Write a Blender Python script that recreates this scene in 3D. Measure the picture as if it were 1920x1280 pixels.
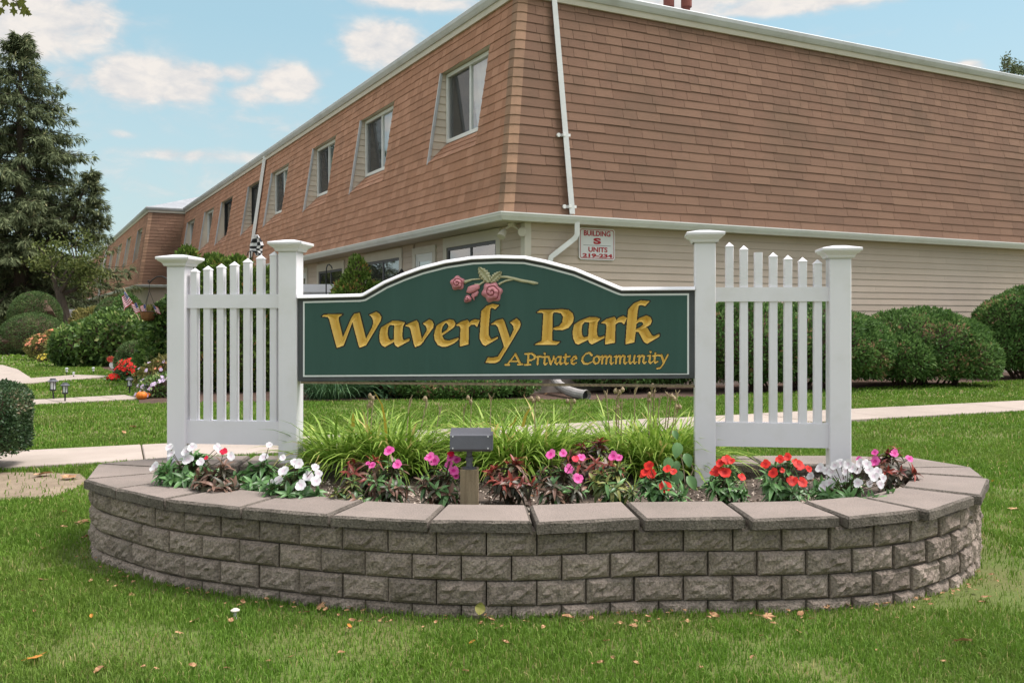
import bpy, math, random
import numpy as np
from mathutils import Vector, Matrix, noise as mnoise

random.seed(7)
RNG = np.random.default_rng(7)
PI = math.pi
for _o in list(bpy.data.objects):
    bpy.data.objects.remove(_o)
SC = bpy.context.scene
COL = SC.collection

# ---------------------------------------------------------------- camera, sky, sun, exposure
F = 1727.0          # focal length in pixels of the 1920 wide photograph
HOR = 597.0         # row of the horizon
H = 1.25            # eye height in metres
cam = bpy.data.cameras.new('camera')
cam.sensor_width = 36.0
cam.lens = F / 1920.0 * 36.0
cam.shift_y = (HOR - 640.0) / 1920.0
cam.clip_start = 0.05
cam.clip_end = 2000.0
cam_ob = bpy.data.objects.new('camera', cam)
cam_ob.location = (0, 0, H)
cam_ob.rotation_euler = (PI / 2, 0, 0)
COL.objects.link(cam_ob)
SC.camera = cam_ob

SUN_AZ, SUN_EL = math.radians(84), math.radians(60)      # azimuth from +Y towards +X
sdir = Vector((math.sin(SUN_AZ) * math.cos(SUN_EL), math.cos(SUN_AZ) * math.cos(SUN_EL), math.sin(SUN_EL)))
sun = bpy.data.lights.new('sun', 'SUN')
sun.energy = 2.6
sun.angle = math.radians(26)
sun.color = (1.0, 0.945, 0.915)
sun_ob = bpy.data.objects.new('sun', sun)
sun_ob.rotation_euler = sdir.to_track_quat('Z', 'Y').to_euler()
sun_ob.location = (5, 5, 30)
COL.objects.link(sun_ob)

SC.view_settings.view_transform = 'Standard'
SC.view_settings.look = 'None'
SC.view_settings.gamma = 1.0
SC.view_settings.use_curve_mapping = False
SC.view_settings.exposure = 1.02


def world():
    w = bpy.data.worlds.new('World')
    SC.world = w
    w.use_nodes = True
    nt = w.node_tree
    N, L = nt.nodes, nt.links
    for n in list(N):
        N.remove(n)
    out = N.new('ShaderNodeOutputWorld')
    bg = N.new('ShaderNodeBackground')
    bg.inputs['Strength'].default_value = 0.1
    L.new(bg.outputs[0], out.inputs[0])
    sky = N.new('ShaderNodeTexSky')
    sky.sky_type = 'NISHITA'
    sky.sun_disc = False
    sky.sun_elevation = SUN_EL
    sky.sun_rotation = SUN_AZ
    sky.air_density = 1.3
    sky.dust_density = 1.5
    tc = N.new('ShaderNodeTexCoord')

    def m(op, a, b=None, c=None, clamp=False):
        n = N.new('ShaderNodeMath')
        n.operation = op
        n.use_clamp = clamp
        for i, v in enumerate((a, b, c)):
            if v is None:
                continue
            if isinstance(v, (int, float)):
                n.inputs[i].default_value = v
            else:
                L.new(v, n.inputs[i])
        return n.outputs[0]
    sep = N.new('ShaderNodeSeparateXYZ')
    L.new(tc.outputs['Generated'], sep.inputs[0])
    x, y, z = sep.outputs
    az = m('ARCTAN2', x, y)
    el = m('ARCSINE', z)
    # cloud field: fractal noise over direction
    def nz(scale, detail, rough, dist, off):
        mp = N.new('ShaderNodeMapping')
        mp.inputs['Scale'].default_value = (1, 1, 2.0)
        mp.inputs['Location'].default_value = off
        L.new(tc.outputs['Generated'], mp.inputs[0])
        t = N.new('ShaderNodeTexNoise')
        t.inputs['Scale'].default_value = scale
        t.inputs['Detail'].default_value = detail
        t.inputs['Roughness'].default_value = rough
        t.inputs['Distortion'].default_value = dist
        L.new(mp.outputs[0], t.inputs[0])
        return t.outputs[0]
    n1 = nz(22, 7, 0.58, 0.35, (3.1, 0.7, 1.9))
    n2 = nz(4.2, 4, 0.5, 0.2, (0.2, 5.7, 2.4))
    blobs = [(250, 150, 70, 36, 1.0), (320, 155, 75, 34, 1.0), (378, 140, 45, 22, .8), (440, 138, 40, 20, .62), (540, 155, 50, 32, .9),
             (480, 178, 70, 22, .6), (718, 85, 62, 36, 1.05), (60, 30, 120, 66, .85), (150, 40, 70, 60, .75), (135, 148, 45, 24, .6),
             (370, 292, 150, 14, .55), (790, 4, 120, 16, .75), (1290, 5, 150, 24, .8), (1500, 5, 190, 18, .8), (1812, 124, 26, 9, .8),
             (230, 252, 26, 9, .5), (505, 225, 60, 14, .4), (560, 245, 80, 22, .38), (1650, 60, 200, 18, .2), (80, 95, 130, 40, .45), (330, 330, 360, 60, .30), (120, 250, 160, 90, .28), (430, 215, 170, 50, .30), (640, 210, 60, 26, .25), (900, 40, 60, 30, .3)]
    tot = None
    for bx, by, rx, ry, s in blobs:
        a0 = math.atan((bx - 960) / F)
        e0 = math.atan((HOR - by) / F * math.cos(a0))
        da = m('MULTIPLY', m('SUBTRACT', az, a0), F / rx)
        de = m('MULTIPLY', m('SUBTRACT', el, e0), F / ry)
        r2 = m('ADD', m('MULTIPLY', da, da), m('MULTIPLY', de, de))
        g = m('MULTIPLY', m('POWER', 2.718, m('MULTIPLY', r2, -0.62)), s)
        tot = g if tot is None else m('MAXIMUM', tot, g)
    # elsewhere in the sky the same kind of scattered cumulus
    scat = m('MULTIPLY', m('SUBTRACT', n2, 0.36), 4.0, clamp=True)
    ang = m('ARCCOSINE', m('MULTIPLY', y, 0.999))
    away = m('MULTIPLY', m('SUBTRACT', ang, 0.55), 2.5, clamp=True)
    field = m('ADD', m('MULTIPLY', tot, 1.22), m('MULTIPLY', scat, away))
    mask = m('SUBTRACT', m('ADD', field, m('MULTIPLY', m('SUBTRACT', n1, 0.5), 1.6)), 0.13)
    mr = N.new('ShaderNodeMapRange')
    mr.interpolation_type = 'SMOOTHSTEP'
    mr.inputs['From Min'].default_value = 0.0
    mr.inputs['From Max'].default_value = 0.72
    L.new(mask, mr.inputs[0])
    mk = m('MULTIPLY', mr.outputs[0], m('MULTIPLY', field, 1.6, clamp=True), clamp=True)
    haze = N.new('ShaderNodeMixRGB')
    haze.inputs[0].default_value = 0.68
    haze.inputs[2].default_value = (1.95, 3.15, 3.45, 1)
    L.new(sky.outputs[0], haze.inputs[1])
    low = N.new('ShaderNodeMapRange')       # milky air low over the horizon
    low.inputs['From Min'].default_value = 0.0
    low.inputs['From Max'].default_value = 0.30
    low.inputs['To Min'].default_value = 0.62
    low.inputs['To Max'].default_value = 0.0
    L.new(el, low.inputs[0])
    hz = N.new('ShaderNodeMixRGB')
    hz.inputs[2].default_value = (3.3, 3.85, 3.98, 1)
    L.new(low.outputs[0], hz.inputs[0])
    L.new(haze.outputs[0], hz.inputs[1])
    mx = N.new('ShaderNodeMixRGB')
    L.new(m('MULTIPLY', mk, 0.92), mx.inputs[0])
    L.new(hz.outputs[0], mx.inputs[1])
    cc = N.new('ShaderNodeMixRGB')
    cc.inputs[1].default_value = (3.45, 3.42, 3.5, 1)
    cc.inputs[2].default_value = (4.65, 4.3, 4.0, 1)
    n3 = nz(46, 6, .6, .3, (7.7, 1.3, .4))
    L.new(m('MULTIPLY', mr.outputs[0], m('MULTIPLY_ADD', m('ADD', n1, n3), 2.2, -1.55, clamp=True), clamp=True), cc.inputs[0])
    # clouds above the frame brightened overhead, added to raise the fill light
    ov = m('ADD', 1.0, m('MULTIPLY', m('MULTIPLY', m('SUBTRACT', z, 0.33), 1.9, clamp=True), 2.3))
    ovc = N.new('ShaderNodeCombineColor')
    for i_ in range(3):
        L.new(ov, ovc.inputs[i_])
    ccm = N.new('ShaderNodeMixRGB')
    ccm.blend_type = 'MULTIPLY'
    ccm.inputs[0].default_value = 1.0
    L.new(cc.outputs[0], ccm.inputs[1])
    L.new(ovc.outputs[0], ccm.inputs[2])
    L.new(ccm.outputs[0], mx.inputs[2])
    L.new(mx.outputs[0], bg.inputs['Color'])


world()

# ---------------------------------------------------------------- helpers


def gp(px, py, z=0.0):
    """point of the ground (height z) seen at a pixel of the photograph"""
    Y = (H - z) * F / (py - HOR)
    return Vector(((px - 960) / F * Y, Y, z))


def at(px, py, Y):
    return Vector(((px - 960) / F * Y, Y, H - (py - HOR) / F * Y))


class MB:
    def __init__(self):
        self.v, self.f, self.m, self.t = [], [], [], []

    def add(self, vs, fs, mat=0, tone=None):
        k = len(self.v)
        self.v.extend([tuple(p) for p in vs])
        for f in fs:
            self.f.append([i + k for i in f])
            self.m.append(mat)
            self.t.append(random.random() if tone is None else tone)

    def box(self, c, s, ax=None, mat=0, tone=None):
        """centre, full sizes, optional axes (3 vectors)"""
        c = Vector(c)
        X, Y, Z = ax if ax else (Vector((1, 0, 0)), Vector((0, 1, 0)), Vector((0, 0, 1)))
        vs = [c + X * (s[0] / 2 * i) + Y * (s[1] / 2 * j) + Z * (s[2] / 2 * k) for i in (-1, 1) for j in (-1, 1) for k in (-1, 1)]
        fs = [(0, 1, 3, 2), (4, 6, 7, 5), (0, 4, 5, 1), (2, 3, 7, 6), (0, 2, 6, 4), (1, 5, 7, 3)]
        self.add(vs, fs, mat, random.random() if tone is None else tone)

    def prism(self, pts, d, mat=0, tone=None):
        """flat polygon (list of vectors) pushed along vector d, closed"""
        n = len(pts)
        d = Vector(d)
        vs = [Vector(p) for p in pts] + [Vector(p) + d for p in pts]
        fs = [list(range(n))[::-1], [i + n for i in range(n)]]
        fs += [(i, (i + 1) % n, (i + 1) % n + n, i + n) for i in range(n)]
        self.add(vs, fs, mat, random.random() if tone is None else tone)

    def tube(self, pts, rad, n=8, mat=0, tone=None, cap=True, sq=False):
        pts = [Vector(p) for p in pts]
        if not isinstance(rad, (list, tuple)):
            rad = [rad] * len(pts)
        rings = []
        up = None
        for i, p in enumerate(pts):
            d = (pts[min(i + 1, len(pts) - 1)] - pts[max(i - 1, 0)])
            d = d.normalized() if d.length > 1e-9 else Vector((0, 0, 1))
            if up is None:
                up = Vector((0, 0, 1)) if abs(d.z) < 0.9 else Vector((0, 1, 0))
            s = d.cross(up)
            if s.length < 1e-6:
                s = d.cross(Vector((1, 0, 0)))
            s.normalize()
            up = s.cross(d).normalized()
            off = PI / 4 if n == 4 else 0
            rings.append([p + (s * math.cos(2 * PI * k / n + off) + up * math.sin(2 * PI * k / n + off)) * rad[i] for k in range(n)])
        vs = [q for r in rings for q in r]
        fs = []
        for i in range(len(pts) - 1):
            for k in range(n):
                a, b = i * n + k, i * n + (k + 1) % n
                fs.append((a, b, b + n, a + n))
        if cap:
            fs.append(list(range(n))[::-1])
            fs.append([(len(pts) - 1) * n + k for k in range(n)])
        self.add(vs, fs, mat, random.random() if tone is None else tone)

    def lathe(self, c, prof, n=16, mat=0, tone=None):
        c = Vector(c)
        vs = [c + Vector((r * math.cos(2 * PI * k / n), r * math.sin(2 * PI * k / n), z)) for r, z in prof for k in range(n)]
        fs = []
        for i in range(len(prof) - 1):
            for k in range(n):
                a, b = i * n + k, i * n + (k + 1) % n
                fs.append((a, b, b + n, a + n))
        self.add(vs, fs, mat, random.random() if tone is None else tone)


def wloc(o):
    v = Vector((0, 0, 0))
    while o is not None:
        v = v + o.location
        o = o.parent
    return v


def link_mesh(name, me, parent=None):
    o = bpy.data.objects.new(name, me)
    COL.objects.link(o)
    if parent is not None:
        o.parent = parent
    return o


def raw_mesh(name, V, Fa, mats, midx=None, tone=None, smooth=False):
    me = bpy.data.meshes.new(name)
    me.from_pydata(V, [], Fa)
    for mt in mats if isinstance(mats, (list, tuple)) else [mats]:
        me.materials.append(mt)
    if midx is not None and len(me.materials) > 1:
        me.polygons.foreach_set('material_index', midx)
    if tone is not None:
        a = me.attributes.new('tone', 'FLOAT', 'FACE')
        a.data.foreach_set('value', np.asarray(tone, dtype=np.float32))
    if smooth:
        me.polygons.foreach_set('use_smooth', [True] * len(me.polygons))
    me.update()
    return me


def obj(name, mb, mats, parent=None, smooth=False, org=None):
    """one mesh object from a builder in world coordinates; its origin sits at org (default: its parent's)"""
    base = wloc(parent) if parent is not None else Vector((0, 0, 0))
    o0 = Vector(org) if org is not None else base
    V = [(p[0] - o0.x, p[1] - o0.y, p[2] - o0.z) for p in mb.v]
    me = raw_mesh(name, V, mb.f, mats, mb.m, mb.t, smooth)
    o = link_mesh(name, me, parent)
    o.location = o0 - base
    return o


def tag(o, label=None, cat=None, group=None, kind=None):
    if label:
        o['label'] = label
    if cat:
        o['category'] = cat
    if group:
        o['group'] = group
    if kind:
        o['kind'] = kind
    return o


def thing(name, label, cat, loc, group=None):
    o = bpy.data.objects.new(name, None)
    o.empty_display_size = 0.2
    COL.objects.link(o)
    o.location = loc
    return tag(o, label, cat, group)


def place(name, me, parent, M):
    """object sharing mesh me, at world matrix M, child of parent (parents are never rotated)"""
    o = link_mesh(name, me, parent)
    b = wloc(parent) if parent is not None else Vector((0, 0, 0))
    o.matrix_local = Matrix.Translation(-b) @ M
    return o


def frame_matrix(p, xd, zd, s=1.0):
    """matrix at p with local x towards xd and local z near zd"""
    x = Vector(xd).normalized()
    z = Vector(zd)
    y = z.cross(x)
    if y.length < 1e-5:
        y = Vector((0.3, 1, 0.2)).cross(x)
    y.normalize()
    z = x.cross(y)
    M = Matrix(((x.x, y.x, z.x, p[0]), (x.y, y.y, z.y, p[1]), (x.z, y.z, z.z, p[2]), (0, 0, 0, 1)))
    return M @ Matrix.Diagonal((s, s, s, 1))


# ---- bulk leaves with numpy
def unit(a):
    return a / np.maximum(np.linalg.norm(a, axis=-1, keepdims=True), 1e-9)


def leaf_arrays(P, D, Nn, l, w, fold=0.15):
    """folded rhombus leaves: base P, direction D, rough normal Nn"""
    P, D, Nn = np.asarray(P, float), unit(np.asarray(D, float)), np.asarray(Nn, float)
    S = unit(np.cross(D, Nn))
    Nq = np.cross(S, D)
    l = np.broadcast_to(np.asarray(l, float), (len(P),))[:, None]
    w = np.broadcast_to(np.asarray(w, float), (len(P),))[:, None]
    a = P
    b = P + D * l * .5 + S * w * .5 + Nq * w * fold
    c = P + D * l
    d = P + D * l * .5 - S * w * .5 + Nq * w * fold
    V = np.stack([a, b, c, d], 1).reshape(-1, 3)
    k = np.arange(len(P))[:, None] * 4
    T = np.concatenate([k + [0, 1, 2], k + [0, 2, 3]], 1).reshape(-1, 3)
    return V, T


def tri_mesh(name, V, T, mat, tone, org=(0, 0, 0)):
    V = np.asarray(V, dtype=np.float32) - np.asarray(org, dtype=np.float32)
    me = bpy.data.meshes.new(name)
    me.vertices.add(len(V))
    me.vertices.foreach_set('co', V.ravel())
    k = T.shape[1]
    me.loops.add(T.size)
    me.loops.foreach_set('vertex_index', T.astype(np.int32).ravel())
    me.polygons.add(len(T))
    me.polygons.foreach_set('loop_start', np.arange(0, T.size, k, dtype=np.int32))
    me.polygons.foreach_set('loop_total', np.full(len(T), k, dtype=np.int32))
    me.update(calc_edges=True)
    a = me.attributes.new('tone', 'FLOAT', 'FACE')
    a.data.foreach_set('value', np.asarray(tone, dtype=np.float32))
    me.materials.append(mat)
    return me


def bulk(name, V, T, mat, tone, parent=None, org=None):
    base = wloc(parent) if parent is not None else Vector((0, 0, 0))
    o0 = Vector(org) if org is not None else base
    o = link_mesh(name, tri_mesh(name, V, T, mat, tone, o0), parent)
    o.location = o0 - base
    return o


# ---------------------------------------------------------------- materials
def srgb(r, g, b):
    f = lambda c: (c / 255 / 12.92) if c / 255 <= 0.04045 else ((c / 255 + 0.055) / 1.055) ** 2.4
    return (f(r), f(g), f(b), 1)


def col(c):
    return c if len(c) == 4 else (c[0], c[1], c[2], 1)


MATS = {}


def pmat(name, c1, c2=None, scale=6.0, rough=0.8, bump=0.0, bscale=60.0, tone=0.0, tcol=None, spec=0.3, detail=6.0, metal=0.0,
         grain=0.0, gscale=250.0, trans=0.0, stretch=None, tcol2=None, stain=None, coat=0.0):
    """noise between c1 and c2, fine grain, per piece tone, optional translucency, optional big stains (colour, scale, amount)"""
    m = bpy.data.materials.new(name)
    m.use_nodes = True
    nt = m.node_tree
    N, L = nt.nodes, nt.links
    bs = N['Principled BSDF']
    bs.inputs['Roughness'].default_value = rough
    bs.inputs['Specular IOR Level'].default_value = spec
    bs.inputs['Metallic'].default_value = metal
    if coat:
        bs.inputs['Coat Weight'].default_value = coat
    c1 = col(c1)
    c2 = col(c2) if c2 else c1
    tc = N.new('ShaderNodeTexCoord')
    vec = tc.outputs['Object']
    geo = N.new('ShaderNodeNewGeometry')
    vec = geo.outputs['Position']
    if stretch:
        mp = N.new('ShaderNodeMapping')
        mp.inputs['Scale'].default_value = stretch
        L.new(vec, mp.inputs[0])
        vec = mp.outputs[0]

    def noise(s, d=detail, r=0.6):
        n = N.new('ShaderNodeTexNoise')
        n.inputs['Scale'].default_value = s
        n.inputs['Detail'].default_value = d
        n.inputs['Roughness'].default_value = r
        L.new(vec, n.inputs['Vector'])
        return n.outputs[0]

    def ramp(v, a, b):
        n = N.new('ShaderNodeMapRange')
        n.inputs['From Min'].default_value = a
        n.inputs['From Max'].default_value = b
        L.new(v, n.inputs[0])
        return n.outputs[0]

    def mix(f, a, b, mode='MIX'):
        n = N.new('ShaderNodeMixRGB')
        n.blend_type = mode
        if isinstance(f, float):
            n.inputs[0].default_value = f
        else:
            L.new(f, n.inputs[0])
        for i, q in ((1, a), (2, b)):
            if isinstance(q, tuple):
                n.inputs[i].default_value = q
            else:
                L.new(q, n.inputs[i])
        return n.outputs[0]

    def mul(v, k, add=0.0):
        n = N.new('ShaderNodeMath')
        n.operation = 'MULTIPLY_ADD'
        L.new(v, n.inputs[0])
        n.inputs[1].default_value = k
        n.inputs[2].default_value = add
        return n.outputs[0]
    c = mix(ramp(noise(scale), 0.33, 0.67), c1, c2)
    if tone or tcol:
        at_ = N.new('ShaderNodeAttribute')
        at_.attribute_name = 'tone'
        tv = at_.outputs['Fac']
        if tcol:
            c = mix(ramp(tv, 0.35, 1.0), c, col(tcol))
        if tcol2:
            c = mix(ramp(tv, 0.94, 0.97), c, col(tcol2))
        if tone:
            sc = mul(tv, 2 * tone, 1 - tone)
            g = N.new('ShaderNodeCombineColor')
            for i in range(3):
                L.new(sc, g.inputs[i])
            c = mix(1.0, c, g.outputs[0], 'MULTIPLY')
    if stain:
        scl, amt = stain[1], stain[2]
        st = ramp(noise(scl, 5, 0.65), 0.5, 0.72)
        c = mix(mul(st, amt), c, col(stain[0]))
    if grain:
        gn = mul(ramp(noise(gscale, 2, 0.7), 0.25, 0.75), 2 * grain, 1 - grain)
        g = N.new('ShaderNodeCombineColor')
        for i in range(3):
            L.new(gn, g.inputs[i])
        c = mix(1.0, c, g.outputs[0], 'MULTIPLY')
    L.new(c, bs.inputs['Base Color'])
    if bump:
        b = N.new('ShaderNodeBump')
        b.inputs['Strength'].default_value = min(1.0, bump)
        b.inputs['Distance'].default_value = 0.01 * max(1.0, bump)
        L.new(noise(bscale, 5, 0.65), b.inputs['Height'])
        L.new(b.outputs[0], bs.inputs['Normal'])
    if trans:
        t = N.new('ShaderNodeBsdfTranslucent')
        L.new(c, t.inputs['Color'])
        ms = N.new('ShaderNodeMixShader')
        ms.inputs[0].default_value = trans
        out = N['Material Output']
        L.new(bs.outputs[0], ms.inputs[1])
        L.new(t.outputs[0], ms.inputs[2])
        L.new(ms.outputs[0], out.inputs['Surface'])
    MATS[name] = m
    return m


def glass_mat(name, tint=(0.75, 0.8, 0.8), base=0.02):
    m = bpy.data.materials.new(name)
    m.use_nodes = True
    nt = m.node_tree
    N, L = nt.nodes, nt.links
    N.remove(N['Principled BSDF'])
    gl = N.new('ShaderNodeBsdfGlossy')
    gl.inputs['Roughness'].default_value = 0.02
    tr = N.new('ShaderNodeBsdfTransparent')
    tr.inputs['Color'].default_value = (*tint, 1)
    fr = N.new('ShaderNodeFresnel')
    fr.inputs['IOR'].default_value = 1.5
    ad = N.new('ShaderNodeMath')
    ad.operation = 'MULTIPLY_ADD'
    ad.use_clamp = True
    L.new(fr.outputs[0], ad.inputs[0])
    ad.inputs[1].default_value = 0.45
    ad.inputs[2].default_value = base
    ms = N.new('ShaderNodeMixShader')
    L.new(ad.outputs[0], ms.inputs[0])
    L.new(tr.outputs[0], ms.inputs[1])
    L.new(gl.outputs[0], ms.inputs[2])
    L.new(ms.outputs[0], N['Material Output'].inputs['Surface'])
    return m


M_ground = pmat('turf_soil', (.085, .125, .024), (.13, .125, .045), 1.4, .95, .6, 40, grain=.35, gscale=90)
M_grass = pmat('grass_blades', (.110, .232, .024), (.155, .262, .034), 0.55, .6, tone=.30, tcol=(.175, .285, .045), tcol2=(.36, .30, .13), trans=.35, spec=.2,
               stain=((.22, .20, .075), 0.75, .35))
M_concrete = pmat('concrete', (.385, .322, .28), (.33, .275, .238), 2.2, .9, .25, 180, tone=.06, grain=.12, gscale=260, stain=((.30, .26, .21), 1.3, .4))
M_soil = pmat('planter_soil', (.075, .055, .042), (.13, .10, .08), 8, .95, .8, 60, grain=.4, gscale=160)
M_mulch = pmat('bark_mulch', (.060, .036, .026), (.10, .062, .045), 5, .95, .8, 45, grain=.4, gscale=120)
M_dirt = pmat('bare_dirt', (.27, .21, .15), (.20, .15, .105), 5, .95, .6, 60, grain=.3, gscale=140)
M_vinyl = pmat('white_vinyl', (.78, .757, .795), (.73, .708, .742), 1.5, .38, tone=.02, spec=.4, stain=((.56, .54, .49), 3.2, .30), detail=8)
M_white = pmat('white_metal', (.74, .74, .73), (.68, .68, .67), 2.0, .45, tone=.03, spec=.4, stain=((.5, .48, .44), 3.0, .3))
M_trim = pmat('cream_trim', (.60, .55, .48), (.55, .50, .43), 2.0, .6, tone=.03)
M_siding = pmat('vinyl_siding', (.530, .430, .355), (.495, .398, .326), 1.2, .55, tone=.045, spec=.3, stain=((.36, .30, .235), 1.0, .28))
M_cheek = pmat('shade_lifted_siding', (.68, .59, .49), (.62, .535, .44), 1.2, .55, tone=.05, spec=.3, stain=((.42, .35, .28), 1.5, .3))  # siding colour lightened to offset the shade inside the window recesses
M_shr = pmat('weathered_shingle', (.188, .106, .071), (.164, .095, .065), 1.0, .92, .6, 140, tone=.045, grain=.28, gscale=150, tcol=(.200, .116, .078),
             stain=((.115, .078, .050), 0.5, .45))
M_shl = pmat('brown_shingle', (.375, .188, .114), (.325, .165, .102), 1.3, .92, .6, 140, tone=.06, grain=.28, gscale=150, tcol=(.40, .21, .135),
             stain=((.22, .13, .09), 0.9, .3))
M_hip = pmat('hip_shingle', (.30, .18, .115), (.25, .152, .10), 3, .92, .5, 140, tone=.14, grain=.2, gscale=170, stain=((.14, .10, .065), 2.2, .4))
M_under = pmat('roof_felt', (.06, .038, .03), None, 4, .95)
M_roof = pmat('grey_roofing', (.30, .31, .33), (.25, .26, .28), 2, .9, tone=.1, grain=.15, gscale=120)
M_fascia = pmat('grey_fascia', (.55, .56, .58), (.48, .49, .51), 1.5, .5, spec=.4, stain=((.36, .34, .31), 1.5, .35))
M_glass = glass_mat('window_glass')
M_dark = pmat('dark_interior', (.03, .03, .032), None, 2, .9)
M_screen = pmat('insect_screen', (.060, .060, .062), None, 2, .8)
M_curtain = pmat('curtain_cloth', (.60, .61, .63), (.50, .51, .53), 3, .9, stretch=(8, 8, .3))
M_block = pmat('split_face_block', (.258, .204, .170), (.330, .268, .226), 6, .95, 1.4, 80, tone=.2, grain=.55, gscale=95, stain=((.16, .138, .105), 3.5, .45))
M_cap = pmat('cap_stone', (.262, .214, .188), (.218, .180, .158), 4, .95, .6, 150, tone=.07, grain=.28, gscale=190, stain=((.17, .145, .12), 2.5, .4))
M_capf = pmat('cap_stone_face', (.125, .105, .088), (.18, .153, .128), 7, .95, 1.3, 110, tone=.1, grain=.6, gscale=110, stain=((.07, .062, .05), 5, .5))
M_green = pmat('green_sign_paint', (.032, .082, .067), (.038, .091, .075), 3, .5, .1, 90, tone=.0, spec=.3, stretch=(3, 3, .4), stain=((.045, .11, .09), 5, .35))
M_slate = pmat('slate_border_paint', (.082, .087, .092), (.065, .070, .075), 6, .6, .1, 90, stain=((.045, .047, .045), 9, .5))
M_line = pmat('white_line_paint', (.72, .74, .73), None, 5, .5)
M_gold = pmat('gold_leaf', (.70, .44, .085), (.78, .53, .14), 9, .42, .08, 120, spec=.5)
M_black = pmat('black_outline_paint', (.022, .016, .012), None, 5, .5)
M_rose = pmat('rose_paint', (.52, .20, .235), (.60, .26, .28), 20, .5, tcol=(.23, .03, .05), spec=.3)
M_rleaf = pmat('leaf_relief_paint', (.42, .40, .25), (.48, .46, .30), 20, .55, tone=.1)
M_iron = pmat('black_iron', (.016, .016, .018), None, 5, .5, spec=.4)
M_bronze = pmat('dark_bronze_metal', (.070, .070, .082), (.085, .085, .10), 8, .45, .1, 120, spec=.5)
M_wood = pmat('weathered_wood', (.33, .26, .165), (.20, .15, .095), 6, .9, .7, 60, stretch=(9, 9, .6), grain=.2, gscale=120)
M_red = pmat('red_sign_paint', (.42, .02, .03), None, 5, .5)
M_signw = pmat('white_sign_plate', (.74, .73, .74), (.70, .69, .70), 4, .4)
M_bark = pmat('tree_bark', (.10, .078, .06), (.06, .047, .037), 5, .95, .9, 18, stretch=(3, 3, .6))
M_twig = pmat('brown_twigs', (.075, .047, .033), (.11, .072, .05), 9, .95, .9, 25)
M_yew = pmat('yew_needles', (0.069, 0.155, 0.037), (0.101, 0.190, 0.051), 1.6, .6, tone=.35, tcol=(0.155, 0.247, 0.075), tcol2=(0.276, 0.172, 0.103), trans=.3, spec=.2)
M_topi = pmat('clipped_yew', (.070, .130, .042), (.095, .155, .055), 1.2, .6, tone=.3, tcol=(.115, .165, .055), trans=.25, spec=.2)
M_box = pmat('boxwood_leaf', (.030, .078, .026), (.052, .100, .036), 3, .45, tone=.45, tcol=(.085, .125, .055), tcol2=(.26, .21, .14), trans=.25, spec=.4)
M_arb = pmat('arborvitae_leaf', (0.066, 0.138, 0.022), (0.116, 0.182, 0.033), 2.2, .6, tone=.45, tcol=(0.176, 0.237, 0.050), tcol2=(0.264, 0.154, 0.055), trans=.28, spec=.2)
M_spr = pmat('spruce_needles', (0.099, 0.132, 0.067), (0.132, 0.159, 0.078), .5, .65, tone=.35, tcol=(0.202, 0.224, 0.118), tcol2=(0.302, 0.280, 0.157), trans=.32, spec=.12)
M_dec = pmat('broadleaf_leaf', (.085, .125, .030), (.125, .155, .042), .4, .55, tone=.4, tcol=(.20, .22, .075), tcol2=(.28, .22, .09), trans=.35, spec=.2)
M_hyd = pmat('hydrangea_leaf', (0.063, 0.132, 0.032), (0.103, 0.184, 0.046), 2, .5, tone=.5, tcol=(0.184, 0.276, 0.069), tcol2=(0.276, 0.287, 0.115), trans=.3, spec=.4)
M_rhod = pmat('rhododendron_leaf', (0.039, 0.111, 0.046), (0.072, 0.156, 0.065), 3, .45, tone=.4, tcol=(0.117, 0.208, 0.091), trans=.2, spec=.4)
M_goldsh = pmat('golden_shrub_leaf', (0.149, 0.161, 0.040), (0.207, 0.196, 0.057), 2, .6, tone=.45, tcol=(0.276, 0.230, 0.081), trans=.3)
M_bronzelf = pmat('bronze_shrub_leaf', (.14, .055, .035), (.10, .06, .035), 3, .6, tone=.45, tcol=(.22, .10, .06), trans=.25)
M_daylily = pmat('daylily_blade', (0.188, 0.350, 0.037), (0.263, 0.413, 0.056), 4, .5, tone=.3, tcol=(0.425, 0.525, 0.125), tcol2=(0.525, 0.413, 0.163), trans=.35)
M_yellowbl = pmat('yellowed_blade', (.50, .34, .04), (.55, .42, .08), 9, .5, trans=.35)
M_stalk = pmat('dry_stalk', (.42, .33, .22), (.34, .25, .16), 9, .8, tone=.2)
M_lfg = pmat('green_flower_leaf', (0.063, 0.149, 0.040), (0.086, 0.190, 0.057), 14, .4, tone=.25, tcol=(0.115, 0.230, 0.075), trans=.2, spec=.45)
M_lfb = pmat('bronze_flower_leaf', (0.094, 0.085, 0.053), (0.075, 0.077, 0.045), 14, .42, tone=.3, tcol=(0.163, 0.088, 0.062), trans=.18, spec=.45)
M_lfr = pmat('reddish_flower_leaf', (.17, .030, .022), (.25, .045, .028), 18, .42, tone=.3, trans=.2, spec=.4)
M_lfv = pmat('variegated_flower_leaf', (.16, .20, .055), (.10, .16, .05), 22, .42, tone=.3, tcol=(.26, .26, .08), trans=.2, spec=.4)
M_fw = pmat('white_petal', (.68, .67, .68), (.62, .60, .62), 25, .55, tcol=(.60, .50, .56), trans=.15, spec=.2)
M_fp = pmat('pink_petal', (.66, .085, .33), (.72, .16, .41), 25, .55, tcol=(.50, .015, .20), trans=.2, spec=.2)
M_fr = pmat('red_petal', (.56, .018, .012), (.62, .030, .016), 25, .55, tcol=(.36, .006, .006), trans=.15, spec=.2)
M_fc = pmat('crimson_petal', (.55, .008, .04), None, 9, .55, trans=.2)
M_dead = pmat('dry_leaf', (.36, .19, .09), (.26, .13, .065), 30, .75, tone=.35, tcol=(.46, .28, .15), trans=.15)
M_orange = pmat('orange_leaf', (.62, .27, .05), (.50, .20, .04), 40, .7, trans=.2)
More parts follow.
